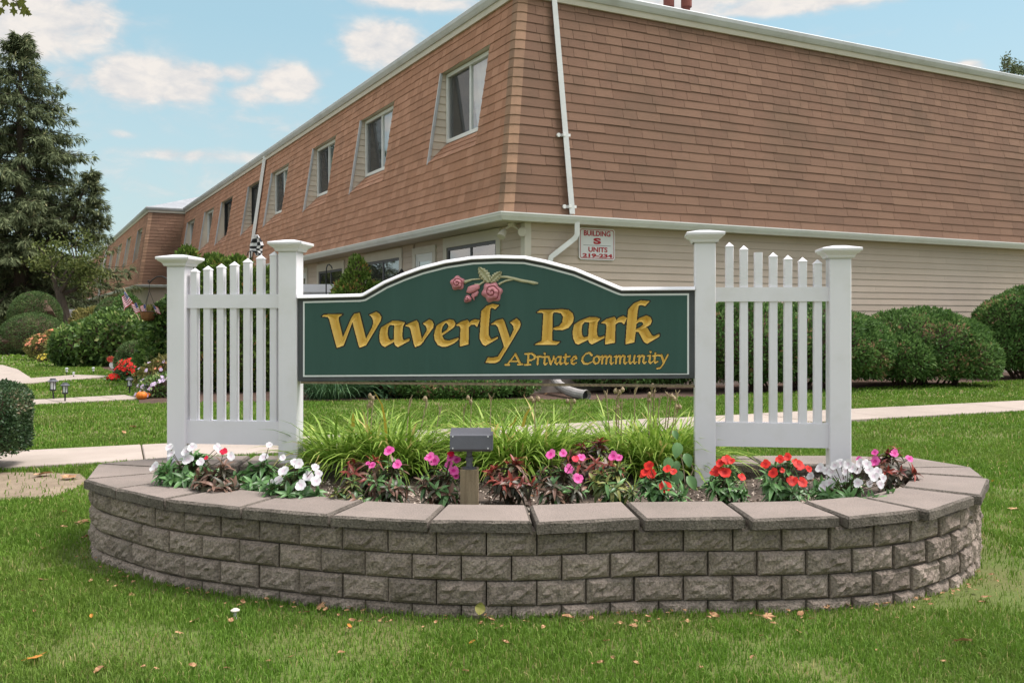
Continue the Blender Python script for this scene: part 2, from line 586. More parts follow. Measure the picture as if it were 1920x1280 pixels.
M_pump = pmat('pumpkin_skin', (.68, .19, .022), (.60, .15, .018), 9, .5, tone=.1)
M_stem = pmat('plant_stem', (.10, .085, .04), (.07, .05, .03), 9, .7)
M_coir = pmat('coir_liner', (.26, .12, .05), (.17, .075, .032), 30, .95, .9, 120, stretch=(1, 1, .3))
M_chip = pmat('gravel_chips', (.30, .235, .185), (.16, .115, .085), 20, .9, tone=.6, tcol=(.44, .37, .31))
M_lamp = pmat('frosted_lens', (.62, .63, .64), None, 5, .3, spec=.5)


def screen_mat():
    """open mesh: half dark wire, half see through"""
    m = bpy.data.materials.new('insect_mesh')
    m.use_nodes = True
    N, L = m.node_tree.nodes, m.node_tree.links
    b = N['Principled BSDF']
    b.inputs['Base Color'].default_value = (.05, .05, .052, 1)
    b.inputs['Roughness'].default_value = .8
    t = N.new('ShaderNodeBsdfTransparent')
    x = N.new('ShaderNodeMixShader')
    x.inputs[0].default_value = .55
    L.new(b.outputs[0], x.inputs[1])
    L.new(t.outputs[0], x.inputs[2])
    L.new(x.outputs[0], N['Material Output'].inputs['Surface'])
    return m


M_screen = screen_mat()
# ---------------------------------------------------------------- ground, walks, beds
def sheet(name, pts, z, mat, parent=None, kind='structure', sub=0):
    mb = MB()
    mb.add([(p[0], p[1], z) for p in pts], [list(range(len(pts)))])
    o = obj(name, mb, mat, parent)
    if kind and parent is None:
        tag(o, kind=kind)
    return o


sheet('ground', [(-300, -40), (300, -40), (300, 700), (-300, 700)], 0.0, M_ground)

# planter outline: outer edge of the cap stones (front left -> front right -> back), metres
CAPF = [gp(px, py, 0.41) for px, py in ((161, 897.5), (217.5, 916), (309, 936), (452, 951), (617, 965), (803, 975), (1000, 977),
                                        (1203, 970), (1402, 969), (1578, 966), (1728, 954), (1827, 927), (1846, 895))]
CAPF = [Vector((p.x, p.y)) for p in CAPF]
CAPB = [Vector(p) for p in ((2.60, 5.22), (2.42, 5.58), (1.95, 5.66), (1.45, 5.66), (.95, 5.66), (.45, 5.66), (-.05, 5.66), (-.55, 5.66), (-1.05, 5.66),
                            (-1.6, 5.66), (-2.08, 5.60), (-2.40, 5.34))]
CAPO = CAPF + CAPB


def inset_loop(pts, d):
    n = len(pts)
    out = []
    for i in range(n):
        a, b, c = pts[i - 1], pts[i], pts[(i + 1) % n]
        e1, e2 = (b - a).normalized(), (c - b).normalized()
        n1, n2 = Vector((-e1.y, e1.x)), Vector((-e2.y, e2.x))
        mm = (n1 + n2)
        mm = mm / max(mm.length_squared / 2, .4)
        out.append(b + mm * d)
    return out


def inpoly(X, Y, poly):
    r = np.zeros(X.shape, bool)
    n = len(poly)
    for i in range(n):
        x1, y1 = poly[i - 1][0], poly[i - 1][1]
        x2, y2 = poly[i][0], poly[i][1]
        if y1 == y2:
            continue
        c = ((y1 > Y) != (y2 > Y)) & (X < (x2 - x1) * (Y - y1) / (y2 - y1) + x1)
        r ^= c
    return r


# sidewalk parallel to the long right facade: separate slabs
SWD = Vector((.919, .395)).normalized()
SWN = Vector((-SWD.y, SWD.x))
SW0 = Vector((-4.2, 7.55))
SWW = 1.02
walk = tag(thing('sidewalk', None, None, (0, 0, 0)), kind='structure')
SWPOLY = [SW0 - SWD * 5, SW0 + SWD * 34, SW0 + SWD * 34 + SWN * SWW, SW0 - SWD * 5 + SWN * SWW]


def slab(name, quad, z0, z1, parent, mat=M_concrete, ch=.008):
    mb = MB()
    c = sum((Vector(q) for q in quad), Vector((0, 0))) / 4
    q = [Vector(p) for p in quad]
    qi = [p + (c - p).normalized() * ch * 1.4 for p in q]
    vs = [(p.x, p.y, z0) for p in q] + [(p.x, p.y, z1 - ch) for p in q] + [(p.x, p.y, z1) for p in qi]
    fs = [(i, (i + 1) % 4, (i + 1) % 4 + 4, i + 4) for i in range(4)] + [(i + 4, (i + 1) % 4 + 4, (i + 1) % 4 + 8, i + 8) for i in range(4)] + [(8, 9, 10, 11)]
    mb.add(vs, fs)
    return obj(name, mb, mat, parent)


t = -5.0
for i in range(27):
    w = 1.22
    a, b = SW0 + SWD * (t + .006), SW0 + SWD * (t + w - .006)
    slab('paving_slab', [a, b, b + SWN * SWW, a + SWN * SWW], -.05, .035 + random.uniform(-.004, .004), walk)
    t += w

# main walk along the left garden and two branch walks to the doors
LD = Vector((-.468, .884))
RD = Vector((.884, .468))
path = tag(thing('path', None, None, (0, 0, 0)), kind='structure')


def strip(p0, p1, w, n, z):
    d = (p1 - p0)
    L_ = d.length
    d.normalize()
    nn = Vector((-d.y, d.x))
    for i in range(n):
        a, b = p0 + d * (L_ * i / n + .006), p0 + d * (L_ * (i + 1) / n - .006)
        slab('paving_slab', [a, b, b + nn * w, a + nn * w], -.05, z, path)
    return [p0, p1, p1 + nn * w, p0 + nn * w]


g2 = lambda px, py: gp(px, py).xy
PATHS = []
PATHS.append(strip(g2(-60, 768), g2(266, 749.5), .78, 6, .032))
PATHS.append(strip(g2(-30, 727), g2(218, 707.0), 1.1, 5, .032))
mp0 = g2(-10, 742)
PATHS.append([g2(-160, 745), g2(-5, 738), g2(22, 722), g2(60, 712), g2(33, 694), g2(5, 686), g2(-60, 684)])
for q in PATHS[2:]:
    mb = MB()
    mb.prism([(p.x, p.y, -.05) for p in q], (0, 0, .078))
    obj('paving_slab', mb, M_concrete, path)
sheet('far_walk', [(-26, 23), (-15, 23.3), (-18, 40), (-40, 40)], .004, M_concrete)

# mulch beds in front of the two facades
C0 = Vector((.22, 15.3))
bedR = [gp(800, 750).xy, Vector((1.8, 14.1)), Vector((1.8, 14.1)) + RD * 8, Vector((1.8, 14.1)) + RD * 26, C0 + RD * 26, C0]
sheet('mulch_bed', bedR, .006, M_mulch)
bedL = [bedR[0], C0, C0 + LD * 34, C0 + LD * 34 - RD * 2.4, gp(190, 690).xy, gp(250, 712).xy, gp(262, 758).xy, gp(330, 757).xy, gp(560, 753).xy]
sheet('mulch_bed', bedL, .010, M_mulch)
dirtL = [g2(-140, 886), g2(60, 886), g2(150, 889), g2(168, 905), g2(95, 935), g2(-140, 945)]
DIRT = [Vector(p) for p in dirtL]
sheet('bare_soil', DIRT, .004, M_dirt)
BEDS = [bedR, bedL]

# ---------------------------------------------------------------- apartment building
NR = Vector((.468, -.884))
NL = Vector((-.884, -.468))
OVR, OVL = .20, .50          # overhang of the mansard foot over the two walls
ZB, ZT = 2.98, 6.80          # foot and head of the mansard
INS = .60                    # how far it leans back
NROW = 23
RH = (ZT - ZB) / NROW


def v3(p, z):
    return Vector((p.x, p.y, z))


class Bld:
    def __init__(self, root, corner, lenL, lenR):
        self.root, self.c, self.lenL, self.lenR = root, Vector(corner), lenL, lenR

    def ins(self, z):
        return (z - ZB) / (ZT - ZB) * INS

    def R(self, t, inset, z):        # right facade (faces the camera's lower right)
        return v3(self.c + RD * t + LD * inset, z)

    def Lf(self, t, inset, z):
        return v3(self.c + LD * t + RD * inset, z)


def px_area(pts):
    q = [((p.x / p.y) * F + 960, HOR - (p.z - H) / p.y * F) for p in pts]
    a = 0
    for i in range(len(q)):
        a += q[i - 1][0] * q[i][1] - q[i][0] * q[i - 1][1]
    cx, cy = sum(p[0] for p in q) / len(q), sum(p[1] for p in q) / len(q)
    return abs(a) / 2 if (-10 < cx < 1930 and -10 < cy < 700) else 0


def mansard(B, holes, lmax_r, tabL, tabR, n_single):
    """shingle courses on both slopes; returns nothing, fills single shingle parts and a joined remainder"""
    singles, rest_r, rest_l, felt = [], MB(), MB(), MB()
    cand = []
    for r in range(NROW):
        z0, z1 = ZB + r * RH, ZB + (r + 1) * RH
        i0, i1 = B.ins(z0), B.ins(z1)
        for side in ('R', 'L'):
            fn = B.R if side == 'R' else B.Lf
            ov = OVR if side == 'R' else OVL
            ov2 = OVL if side == 'R' else OVR
            tstart = -ov2 + (i0 + i1) / 2 + .10
            tend = lmax_r if side == 'R' else B.lenL
            segs = [(tstart, tend)]
            if side == 'L':
                for (h0, h1, hz0, hz1) in holes:
                    if z0 + .3 * RH < hz1 and z1 - .3 * RH > hz0:
                        ns = []
                        for a, b in segs:
                            if h1 <= a or h0 >= b:
                                ns.append((a, b))
                            else:
                                if h0 > a:
                                    ns.append((a, h0))
                                if h1 < b:
                                    ns.append((h1, b))
                        segs = ns
            for a, b in segs:
                felt.add([fn(a, -ov + i0, z0), fn(b, -ov + i0, z0), fn(b, -ov + i1, z1), fn(a, -ov + i1, z1)], [(0, 1, 2, 3)])
                t = a
                wavy = random.uniform(0, 6)
                while t < b - .01:
                    if side == 'R':
                        lo, hi = tabR if r >= NROW - 9 else (tabR[0] * 1.3, tabR[1] * 2.2)
                    else:
                        lo, hi = tabL
                    w = random.uniform(lo, hi)
                    if b - (t + w) < lo * .6:
                        w = b - t
                    e = min(t + w, b)
                    dz = random.uniform(-.005, .005) + .006 * math.sin(t * 1.3 + wavy)
                    ib = -ov + i0
                    it = -ov + i1
                    pr = .014 + random.uniform(0, .003)
                    zb, zt = z0 + dz - .004, z1 + .004
                    g = .003
                    p = [fn(t + g, ib - pr, zb), fn(e - g, ib - pr, zb + random.uniform(-.003, .003)), fn(e - g, it - .003, zt), fn(t + g, it - .003, zt),
                         fn(t + g, ib + .002, zb + .004), fn(e - g, ib + .002, zb + .004)]
                    tone = random.random()
                    cand.append((px_area(p[:4]), side, p, tone))
                    t = e
    cand.sort(key=lambda c: -c[0])
    fs = [(0, 1, 2, 3), (4, 5, 1, 0), (4, 0, 3), (1, 5, 2)]
    for k, (ar, side, p, tone) in enumerate(cand):
        if k < n_single:
            mb = MB()
            mb.add(p, fs, 0, tone)
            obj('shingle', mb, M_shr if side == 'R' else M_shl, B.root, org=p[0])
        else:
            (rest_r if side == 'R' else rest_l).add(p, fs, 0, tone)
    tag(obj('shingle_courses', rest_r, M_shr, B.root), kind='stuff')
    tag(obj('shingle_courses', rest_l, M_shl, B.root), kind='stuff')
    obj('roof_felt', felt, M_under, B.root)
    # hip caps over the corner, one bent shingle per course
    for r in range(NROW):
        z0, z1 = ZB + r * RH - .01, ZB + (r + 1) * RH + .02
        pts = []
        for z, pr in ((z0, .034), (z1, .018)):
            i = B.ins(z)
            for s_ in (-1, -.5, 0, .5, 1):
                a = .17 * abs(s_)
                q = B.c + RD * (-OVL + i) + LD * (-OVR + i)
                q = q + (LD if s_ < 0 else RD) * a
                n_ = (NL * (1 - s_) / 2 + NR * (1 + s_) / 2).normalized()
                pts.append(v3(q + n_ * (pr * (1 if abs(s_) < 1 else .8)), z - (.012 if s_ == 0 else 0)))
        mb = MB()
        fs2 = [(i, i + 1, i + 6, i + 5) for i in range(4)]
        low = [p + Vector((0, .0, .0)) + v3((RD + LD) * .012, 0) for p in pts[:5]]
        mb.add(pts + low, fs2 + [(10 + i, 11 + i, i + 1, i) for i in range(4)], 0, random.random())
        obj('hip_shingle', mb, M_hip, B.root)


def upper_window(B, t0, t1, z0, z1, win_in, trim=True, detail=True, frame_mat=None):
    """recess cut into the mansard: cheek walls with siding, sloped shingle sill, slider window"""
    fm = frame_mat or M_white
    w0, w1 = B.ins(z0) - OVL, B.ins(z1) - OVL
    pz0 = z0 + .43
    fr = obj('window', MB(), fm, B.root)
    root = B.root
    # head soffit
    mb = MB()
    mb.add([B.Lf(t0, w1 - .01, z1), B.Lf(t1, w1 - .01, z1), B.Lf(t1, win_in + .1, z1), B.Lf(t0, win_in + .1, z1)], [(0, 1, 2, 3)])
    pass
    obj('window_head', mb, M_trim, root)
    # sloped shingle sill
    mb = MB()
    mb.add([B.Lf(t0, w0 - .01, z0), B.Lf(t1, w0 - .01, z0), B.Lf(t1, win_in + .02, pz0), B.Lf(t0, win_in + .02, pz0)], [(0, 1, 2, 3)])
    for k in range(3):
        f = k / 3
        za, zb = z0 + (pz0 - z0) * f, z0 + (pz0 - z0) * (f + 1 / 3)
        ia, ib = w0 + (win_in - w0) * f, w0 + (win_in - w0) * (f + 1 / 3)
        n = max(2, int((t1 - t0) / .3))
        for j in range(n):
            a, b = t0 + (t1 - t0) * j / n + .003, t0 + (t1 - t0) * (j + 1) / n - .003
            mb.add([B.Lf(a, ia - .016, za + .006), B.Lf(b, ia - .016, za + .006), B.Lf(b, ib, zb + .006), B.Lf(a, ib, zb + .006), B.Lf(a, ia, za - .004), B.Lf(b, ia, za - .004)],
                   [(0, 1, 2, 3), (4, 5, 1, 0)], 0)
    tag(obj('sill_shingles', mb, M_shl, root), kind='stuff')
    # cheeks
    for tt, sgn in ((t1, -1), (t0, 1)):
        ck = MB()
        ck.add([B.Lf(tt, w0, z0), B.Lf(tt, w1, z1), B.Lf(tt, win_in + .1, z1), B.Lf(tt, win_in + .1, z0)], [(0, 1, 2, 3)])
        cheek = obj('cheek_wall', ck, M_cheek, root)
        n = 12
        for k in range(n):
            za, zb = z0 + (z1 - z0) * k / n, z0 + (z1 - z0) * (k + 1) / n
            oa, ob = B.ins(za) - OVL + .05, B.ins(zb) - OVL + .05
            lo = win_in if za > pz0 - .12 else w0 + (win_in - w0) * max(.25, (zb - z0) / (pz0 - z0))
            e = .018 * sgn
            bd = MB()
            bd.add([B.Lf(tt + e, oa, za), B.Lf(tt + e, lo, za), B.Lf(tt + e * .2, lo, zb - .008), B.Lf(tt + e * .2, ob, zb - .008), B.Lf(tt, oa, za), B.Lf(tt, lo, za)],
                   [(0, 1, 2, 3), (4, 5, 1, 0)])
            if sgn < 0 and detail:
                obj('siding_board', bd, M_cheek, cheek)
        if sgn < 0:
            mb = MB()
            mb.prism([B.Lf(tt - .03, w0 - .02, z0 - .02), B.Lf(tt - .03, w1 - .02, z1), B.Lf(tt - .03, w1 + .035, z1), B.Lf(tt - .03, w0 + .045, z0 + .03)], v3(LD * .03, 0))
            obj('edge_trim', mb, M_fascia, cheek)
    # window unit
    zc0, zc1 = pz0, z1 - .02
    fw = .07

    def bar(ta, tb, za, zb, d0, d1, mat, name, parent):
        m_ = MB()
        c = (B.Lf(ta, d0, za) + B.Lf(tb, d1, zb)) / 2
        m_.box(c, (abs(tb - ta), abs(d1 - d0), abs(zb - za)), (v3(LD, 0), v3(RD, 0), Vector((0, 0, 1))))
        return obj(name, m_, mat, parent)
    a, b = t0 + .03, t1 - .03
    dd = win_in
    fb = MB()

    def addbar(ta, tb, za, zb, d0, d1):
        c = (B.Lf(ta, d0, za) + B.Lf(tb, d1, zb)) / 2
        fb.box(c, (abs(tb - ta), abs(d1 - d0), abs(zb - za)), (v3(LD, 0), v3(RD, 0), Vector((0, 0, 1))))
    addbar(a, b, zc0, zc0 + fw, dd - .03, dd + .06)
    addbar(a, b, zc1 - fw, zc1, dd - .03, dd + .06)
    addbar(a, a + fw, zc0 + fw, zc1 - fw, dd - .03, dd + .06)
    addbar(b - fw, b, zc0 + fw, zc1 - fw, dd - .03, dd + .06)
    bpy.data.objects.remove(fr)
    fr = obj('window', fb, fm, root)
    mid = (a + b) / 2
    bar(mid - .025, mid + .025, zc0 + fw, zc1 - fw, dd - .01, dd + .05, fm, 'mullion', fr)
    g = MB()
    g.add([B.Lf(a + fw, dd + .02, zc0 + fw), B.Lf(mid - .025, dd + .02, zc0 + fw), B.Lf(mid - .025, dd + .02, zc1 - fw), B.Lf(a + fw, dd + .02, zc1 - fw)], [(0, 1, 2, 3)])
    obj('pane', g, M_glass, fr)
    g = MB()
    g.add([B.Lf(mid + .025, dd + .035, zc0 + fw), B.Lf(b - fw, dd + .035, zc0 + fw), B.Lf(b - fw, dd + .035, zc1 - fw), B.Lf(mid + .025, dd + .035, zc1 - fw)], [(0, 1, 2, 3)])
    obj('pane', g, M_glass, fr)
    # dark room and curtains behind
    g = MB()
    g.add([B.Lf(a, dd + .35, zc0), B.Lf(b, dd + .35, zc0), B.Lf(b, dd + .35, zc1), B.Lf(a, dd + .35, zc1),
           B.Lf(a, dd + .06, zc0), B.Lf(b, dd + .06, zc0), B.Lf(b, dd + .06, zc1), B.Lf(a, dd + .06, zc1)],
          [(0, 1, 2, 3), (0, 4, 7, 3), (1, 5, 6, 2), (0, 1, 5, 4), (3, 2, 6, 7)])
    obj('room_interior', g, M_dark, fr)
    cu = MB()
    n = 14
    lean = random.uniform(.25, .5)
    for k in range(n):
        f0, f1 = k / n, (k + 1) / n
        ta0, ta1 = a + (mid + lean - a) * f0, a + (mid + lean - a) * f1
        tb0, tb1 = a + (mid - .15 - a) * f0, a + (mid - .15 - a) * f1
        d0, d1 = dd + .12 + .025 * math.sin(k * 2.1), dd + .12 + .025 * math.sin((k + 1) * 2.1)
        cu.add([B.Lf(tb0, d0, zc0), B.Lf(tb1, d1, zc0), B.Lf(ta1, d1, zc1), B.Lf(ta0, d0, zc1)], [(0, 1, 2, 3)])
    obj('curtain', cu, M_curtain, fr)
    g = MB()
    g.add([B.Lf(mid + .03, dd + .01, zc0 + fw), B.Lf(b - fw, dd + .01, zc0 + fw), B.Lf(b - fw, dd + .01, zc1 - fw), B.Lf(mid + .03, dd + .01, zc1 - fw)], [(0, 1, 2, 3)])
    if detail:
        obj('insect_screen', g, M_screen, fr)


def gutter(B, fn, t0, t1, off, z0, z1, name, mat, root, depth=.12):
    """K style gutter: moulded profile swept along the eave"""
    prof = [(0, z0), (-depth * .55, z0), (-depth * .62, z0 + (z1 - z0) * .25), (-depth * .95, z0 + (z1 - z0) * .62), (-depth, z0 + (z1 - z0) * .82), (-depth * 1.06, z0 + (z1 - z0) * .84), (-depth * 1.06, z1), (-depth * .96, z1),
            (-depth * .9, z0 + (z1 - z0) * .86), (0, z0 + (z1 - z0) * .86)]
    return prof


main = thing('apartment_building', 'long two storey apartment building with brown shingled mansard and beige siding at its near corner', 'building', v3(C0, 0))
B1 = Bld(main, C0, 37.0, 22.0)
HZ0, HZ1 = ZB + 8 * RH, ZB + 19 * RH       # 4.31 .. 6.14
holes1 = [(1.29, 3.50, HZ0, HZ1), (6.08, 8.46, HZ0, HZ1), (10.45, 12.70, HZ0, HZ1), (15.38, 17.73, HZ0, HZ1), (18.93, 21.35, HZ0, HZ1), (24.2, 26.6, HZ0, HZ1),
          (28.3, 30.7, HZ0, HZ1), (33.4, 35.8, HZ0, HZ1)]
mansard(B1, holes1, 22.0, (.20, .30), (.22, .42), 300)
for i, h in enumerate(holes1):
    upper_window(B1, *h, .13, detail=i < 5, frame_mat=M_iron if i in (4, 5) else None)


def sweep(B, corner_pts_prof, mat, name, tL, tR, ovL, ovR, root):
    """profile (outward, z) swept round the corner: left end, mitred corner, right end"""
    mb = MB()
    rows = []
    for (o, z) in corner_pts_prof:
        rows.append((v3(B.c + LD * tL + RD * (-ovL - o), z), v3(B.c + RD * (-ovL - o) + LD * (-ovR - o), z), v3(B.c + RD * tR + LD * (-ovR - o), z)))
    n = len(rows)
    vs = [p for r in rows for p in r]
    fs = []
    for i in range(n):
        j = (i + 1) % n
        fs += [(i * 3, i * 3 + 1, j * 3 + 1, j * 3), (i * 3 + 1, i * 3 + 2, j * 3 + 2, j * 3 + 1)]
    mb.add(vs, fs)
    return obj(name, mb, mat, root)


gp_ = [(-.02, 2.84), (.06, 2.84), (.075, 2.865), (.105, 2.91), (.115, 2.945), (.125, 2.948), (.125, 2.968), (.112, 2.968), (.105, 2.953), (-.02, 2.953)]
sweep(B1, gp_, M_white, 'gutter', 37.0, 22.0, OVL, OVR, main)
# crown at the head of the mansard: beige soffit board below, grey gutter-like fascia above
sweep(B1, [(-INS + .0, 6.74), (-INS + .06, 6.74), (-INS + .075, 6.84), (-INS + .0, 6.84)], M_trim, 'frieze_board', 37.0, 22.0, OVL, OVR, main)
sweep(B1, [(-INS - .02, 6.842), (-INS + .10, 6.842), (-INS + .12, 6.87), (-INS + .155, 6.93), (-INS + .165, 6.99), (-INS + .155, 7.005), (-INS - .02, 7.005)], M_fascia, 'roof_edge', 37.0, 22.0, OVL, OVR, main)
mb = MB()
rz = 7.0
a_ = [B1.Lf(37, .2, rz), v3(C0 + RD * .2 + LD * .45, rz), B1.R(22, .45, rz), v3(C0 + RD * 22 + LD * 12, rz + .25), v3(C0 + RD * 12 + LD * 37, rz + .25)]
mb.add(a_, [(0, 1, 2, 3, 4)])
obj('roof', mb, M_roof, main)
# soffits
mb = MB()
mb.add([B1.Lf(37, -OVL, 2.845), v3(C0 - RD * OVL - LD * OVR, 2.845), v3(C0 + RD * .05 + LD * .05, 2.845), B1.Lf(37, .05, 2.845)], [(0, 1, 2, 3)])
obj('soffit', mb, M_trim, main)
mb = MB()
mb.add([B1.R(22, -OVR, 2.845), v3(C0 - RD * OVL - LD * OVR, 2.845), v3(C0 + RD * .05 + LD * .05, 2.845), B1.R(22, .05, 2.845)], [(0, 1, 2, 3)])
obj('soffit', mb, M_trim, main)
# body walls behind the siding, foundation
mb = MB()
mb.add([B1.R(.0, .01, 0), B1.R(22, .01, 0), B1.R(22, .01, 2.845), B1.R(.0, .01, 2.845)], [(0, 1, 2, 3)])
mb.add([B1.Lf(.0, .02, 0), B1.Lf(37, .02, 0), B1.Lf(37, .02, 2.845), B1.Lf(.0, .02, 2.845)], [(0, 1, 2, 3)])
mb.add([B1.R(22, .01, 0), B1.R(22, 12, 0), B1.R(22, 12, 7), B1.R(22, .4, 7), B1.R(22, .01, 2.845)], [(0, 1, 2, 3, 4)])
obj('wall', mb, M_siding, main)
mb = MB()
for fn, L_ in ((B1.R, 22), (B1.Lf, 37)):
    mb.add([fn(-.02, -.02, 0), fn(L_, -.02, 0), fn(L_, -.02, .24), fn(-.02, -.02, .24)], [(0, 1, 2, 3)])
obj('foundation', mb, M_concrete, main)


def board(fn, a, b, z0, z1, root, mat=M_siding, lift=.016):
    mb = MB()
    dz = random.uniform(-.0015, .0015)
    mb.add([fn(a, -lift, z0 + dz), fn(b, -lift, z0 + dz), fn(b, -.004, z1), fn(a, -.004, z1), fn(a, 0, z0 + dz), fn(b, 0, z0 + dz)], [(0, 1, 2, 3), (4, 5, 1, 0), (4, 0, 3), (1, 5, 2)])
    obj('siding_board', mb, mat, root)


NB = 20
bz = [.24 + (2.84 - .24) * k / NB for k in range(NB + 1)]
for k in range(NB):
    j = random.uniform(3, 9)
    cuts = [.10, j, j + 6.2, 22]
    for a, b in zip(cuts[:-1], cuts[1:]):
        board(B1.R, a + .002, b, bz[k], bz[k + 1], main)
segsL = [(.12, .85), (3.31, 3.70), (4.95, 5.57), (8.08, 9.7), (12.2, 13.2), (14.4, 16.0), (18.4, 19.4), (20.6, 37)]
for k in range(NB):
    for a, b in segsL:
        board(B1.Lf, a, b, bz[k], bz[k + 1], main)
# corner boards
mb = MB()
mb.prism([B1.R(-.022, -.022, .2), B1.R(.10, -.022, .2), B1.R(.10, -.004, .2), B1.R(-.004, -.004, .2), B1.Lf(.12, -.004, .2), B1.Lf(.12, -.022, .2)], (0, 0, 2.64))
obj('corner_trim', mb, M_trim, main)


def opening(B, t0, t1, z0, z1, kind):
    """wide cream casing with a slider window or a door in the left wall"""
    Lx, Rx = v3(LD, 0), v3(RD, 0)
    up = Vector((0, 0, 1))
    cs = MB()

    def bb(m_, ta, tb, za, zb, d0, d1):
        m_.box((B.Lf(ta, d0, za) + B.Lf(tb, d1, zb)) / 2, (abs(tb - ta), abs(d1 - d0), abs(zb - za)), (Lx, Rx, up))
    top = .20 if kind == 'window' else .14
    sw = .16
    bb(cs, t0, t1, z1 - top, z1, -.045, .0)
    bb(cs, t0, t0 + sw, z0, z1 - top, -.04, .0)
    bb(cs, t1 - sw, t1, z0, z1 - top, -.04, .0)
    if kind == 'window':
        bb(cs, t0, t1, z0 - .12, z0, -.06, .0)
    w = obj('window' if kind == 'window' else 'door', cs, M_trim, main)
    a, b, zc = t0 + sw, t1 - sw, z1 - top
    fr = MB()
    for q in ((a, b, zc - .06, zc), (a, b, z0, z0 + .06), (a, a + .06, z0 + .06, zc - .06), (b - .06, b, z0 + .06, zc - .06)):
        bb(fr, *q, -.02, .03)
    if kind == 'window':
        bb(fr, (a + b) / 2 - .03, (a + b) / 2 + .03, z0 + .06, zc - .06, -.015, .025)
        obj('window_frame', fr, M_bronze, w)
        g = MB()
        g.add([B.Lf(a, .0, z0), B.Lf(b, .0, z0), B.Lf(b, .0, zc), B.Lf(a, .0, zc)], [(0, 1, 2, 3)])
        obj('pane', g, M_glass, w)
    else:
        bb(fr, a + .06, b - .06, z0 + .06, z0 + 1.0, -.01, .02)
        bb(fr, a + .06, a + .16, z0 + 1.0, zc - .06, -.01, .02)
        bb(fr, b - .16, b - .06, z0 + 1.0, zc - .06, -.01, .02)
        bb(fr, a + .16, b - .16, zc - .16, zc - .06, -.01, .02)
        obj('door_leaf', fr, M_white, w)
        g = MB()
        g.add([B.Lf(a + .16, .0, z0 + 1.0), B.Lf(b - .16, .0, z0 + 1.0), B.Lf(b - .16, .0, zc - .16), B.Lf(a + .16, .0, zc - .16)], [(0, 1, 2, 3)])
        obj('pane', g, M_glass, w)
        g = MB()
        g.add([B.Lf(a + .16, .03, z0 + 1.0), B.Lf(b - .16, .03, z0 + 1.0), B.Lf(b - .16, .03, zc - .16), B.Lf(a + .16, .03, zc - .16)], [(0, 1, 2, 3)])
        obj('curtain', g, M_curtain, w)
        return
    g = MB()
    g.add([B.Lf(a, .015, z0), B.Lf(b, .015, z0), B.Lf(b, .015, zc), B.Lf(a, .015, zc)], [(0, 1, 2, 3)])
    obj('room_interior', g, M_dark, w)


opening(B1, .85, 3.31, 1.0, 2.83, 'window')
opening(B1, 3.70, 4.95, .25, 2.74, 'door')
opening(B1, 5.57, 8.08, 1.0, 2.80, 'window')
opening(B1, 9.7, 12.2, 1.0, 2.76, 'window')
opening(B1, 13.2, 14.4, .25, 2.74, 'door')
opening(B1, 16.0, 18.4, 1.0, 2.76, 'window')
opening(B1, 19.4, 20.6, .25, 2.74, 'door')

# downspouts
def slope_pt(fn, ov, t, z, out):
    return fn(t, -ov + B1.ins(z) - out, z)


def pipe(name, pts, w, mat, root):
    mb = MB()
    mb.tube(pts, w, 4, cap=True)
    return obj(name, mb, mat, root)


def px_t(px, z, fn, ov):
    """distance along a facade that projects to a pixel column at height z"""
    lo, hi = -.5, 40
    up_ = fn == B1.R
    for _ in range(60):
        mid = (lo + hi) / 2
        p = fn(mid, -ov + (B1.ins(z) if z > ZB else 0), z)
        x = p.x / p.y * F + 960
        if (x < px) == up_:
            lo = mid
        else:
            hi = mid
    return lo


ta, tb = px_t(1036, 6.7, B1.R, OVR), px_t(1069, 3.0, B1.R, OVR)
dp = pipe('downspout', [slope_pt(B1.R, OVR, ta, 6.86, .07), slope_pt(B1.R, OVR, tb, 3.0, .07)], .062, M_white, main)
for zf in (4.35, 3.12):
    tt = ta + (tb - ta) * (6.86 - zf) / 3.86
    mb = MB()
    c = slope_pt(B1.R, OVR, tt, zf, .05)
    mb.box(c, (.140, .125, .045), (v3(RD, 0), v3(LD, 0), Vector((0, 0, 1))))
    mb.tube([slope_pt(B1.R, OVR, tt - .12, zf, .02), slope_pt(B1.R, OVR, tt - .12, zf, .05)], .035, 10)
    obj('strap', mb, M_white, dp)
tg = px_t(1079, 2.8, B1.R, OVR)
t1_ = px_t(1027, 2.3, B1.R, 0)
pts = [B1.R(tg, -OVR - .05, 2.86), B1.R(tg, -OVR - .05, 2.66), B1.R(tg - .03, -OVR - .03, 2.60), B1.R(tg - .08, -OVR + .0, 2.55), B1.R(t1_ + .08, -.10, 2.33), B1.R(t1_ + .02, -.075, 2.28), B1.R(t1_, -.07, 2.20), B1.R(t1_, -.07, .35)]
pipe('downspout', pts, .06, M_white, main)
# corrugated drain hose from its foot towards the lawn
hp = [B1.R(t1_, -.07, .42), B1.R(t1_ + .02, -.10, .30), at(1048, 722, 14.9), at(1066, 733, 14.5), at(1082, 738, 14.3), at(1098, 741, 14.15)]
mb = MB()
hpts, hr = [], []
for i in range(len(hp) - 1):
    for k in range(12):
        hpts.append(hp[i].lerp(hp[i + 1], k / 12))
        hr.append(.072 + (.008 if k % 2 else 0))
mb.tube(hpts, hr, 12, cap=False)
hose = obj('drain_hose', mb, pmat('grey_hose', (.33, .31, .30), (.26, .24, .23), 5, .6), None)
tag(hose, 'grey corrugated drain hose ending open at the edge of the mulch bed', 'drain hose')
mb = MB()
mb.tube([hp[-1] + (hp[-1] - hp[-2]).normalized() * d_ for d_ in (-.02, .03)], .088, 14, cap=False)
obj('hose_end', mb, MATS['grey_hose'], hose)
mb = MB()
mb.tube([hp[-1] + (hp[-1] - hp[-2]).normalized() * d_ for d_ in (-.04, -.03)], .07, 14, cap=True)
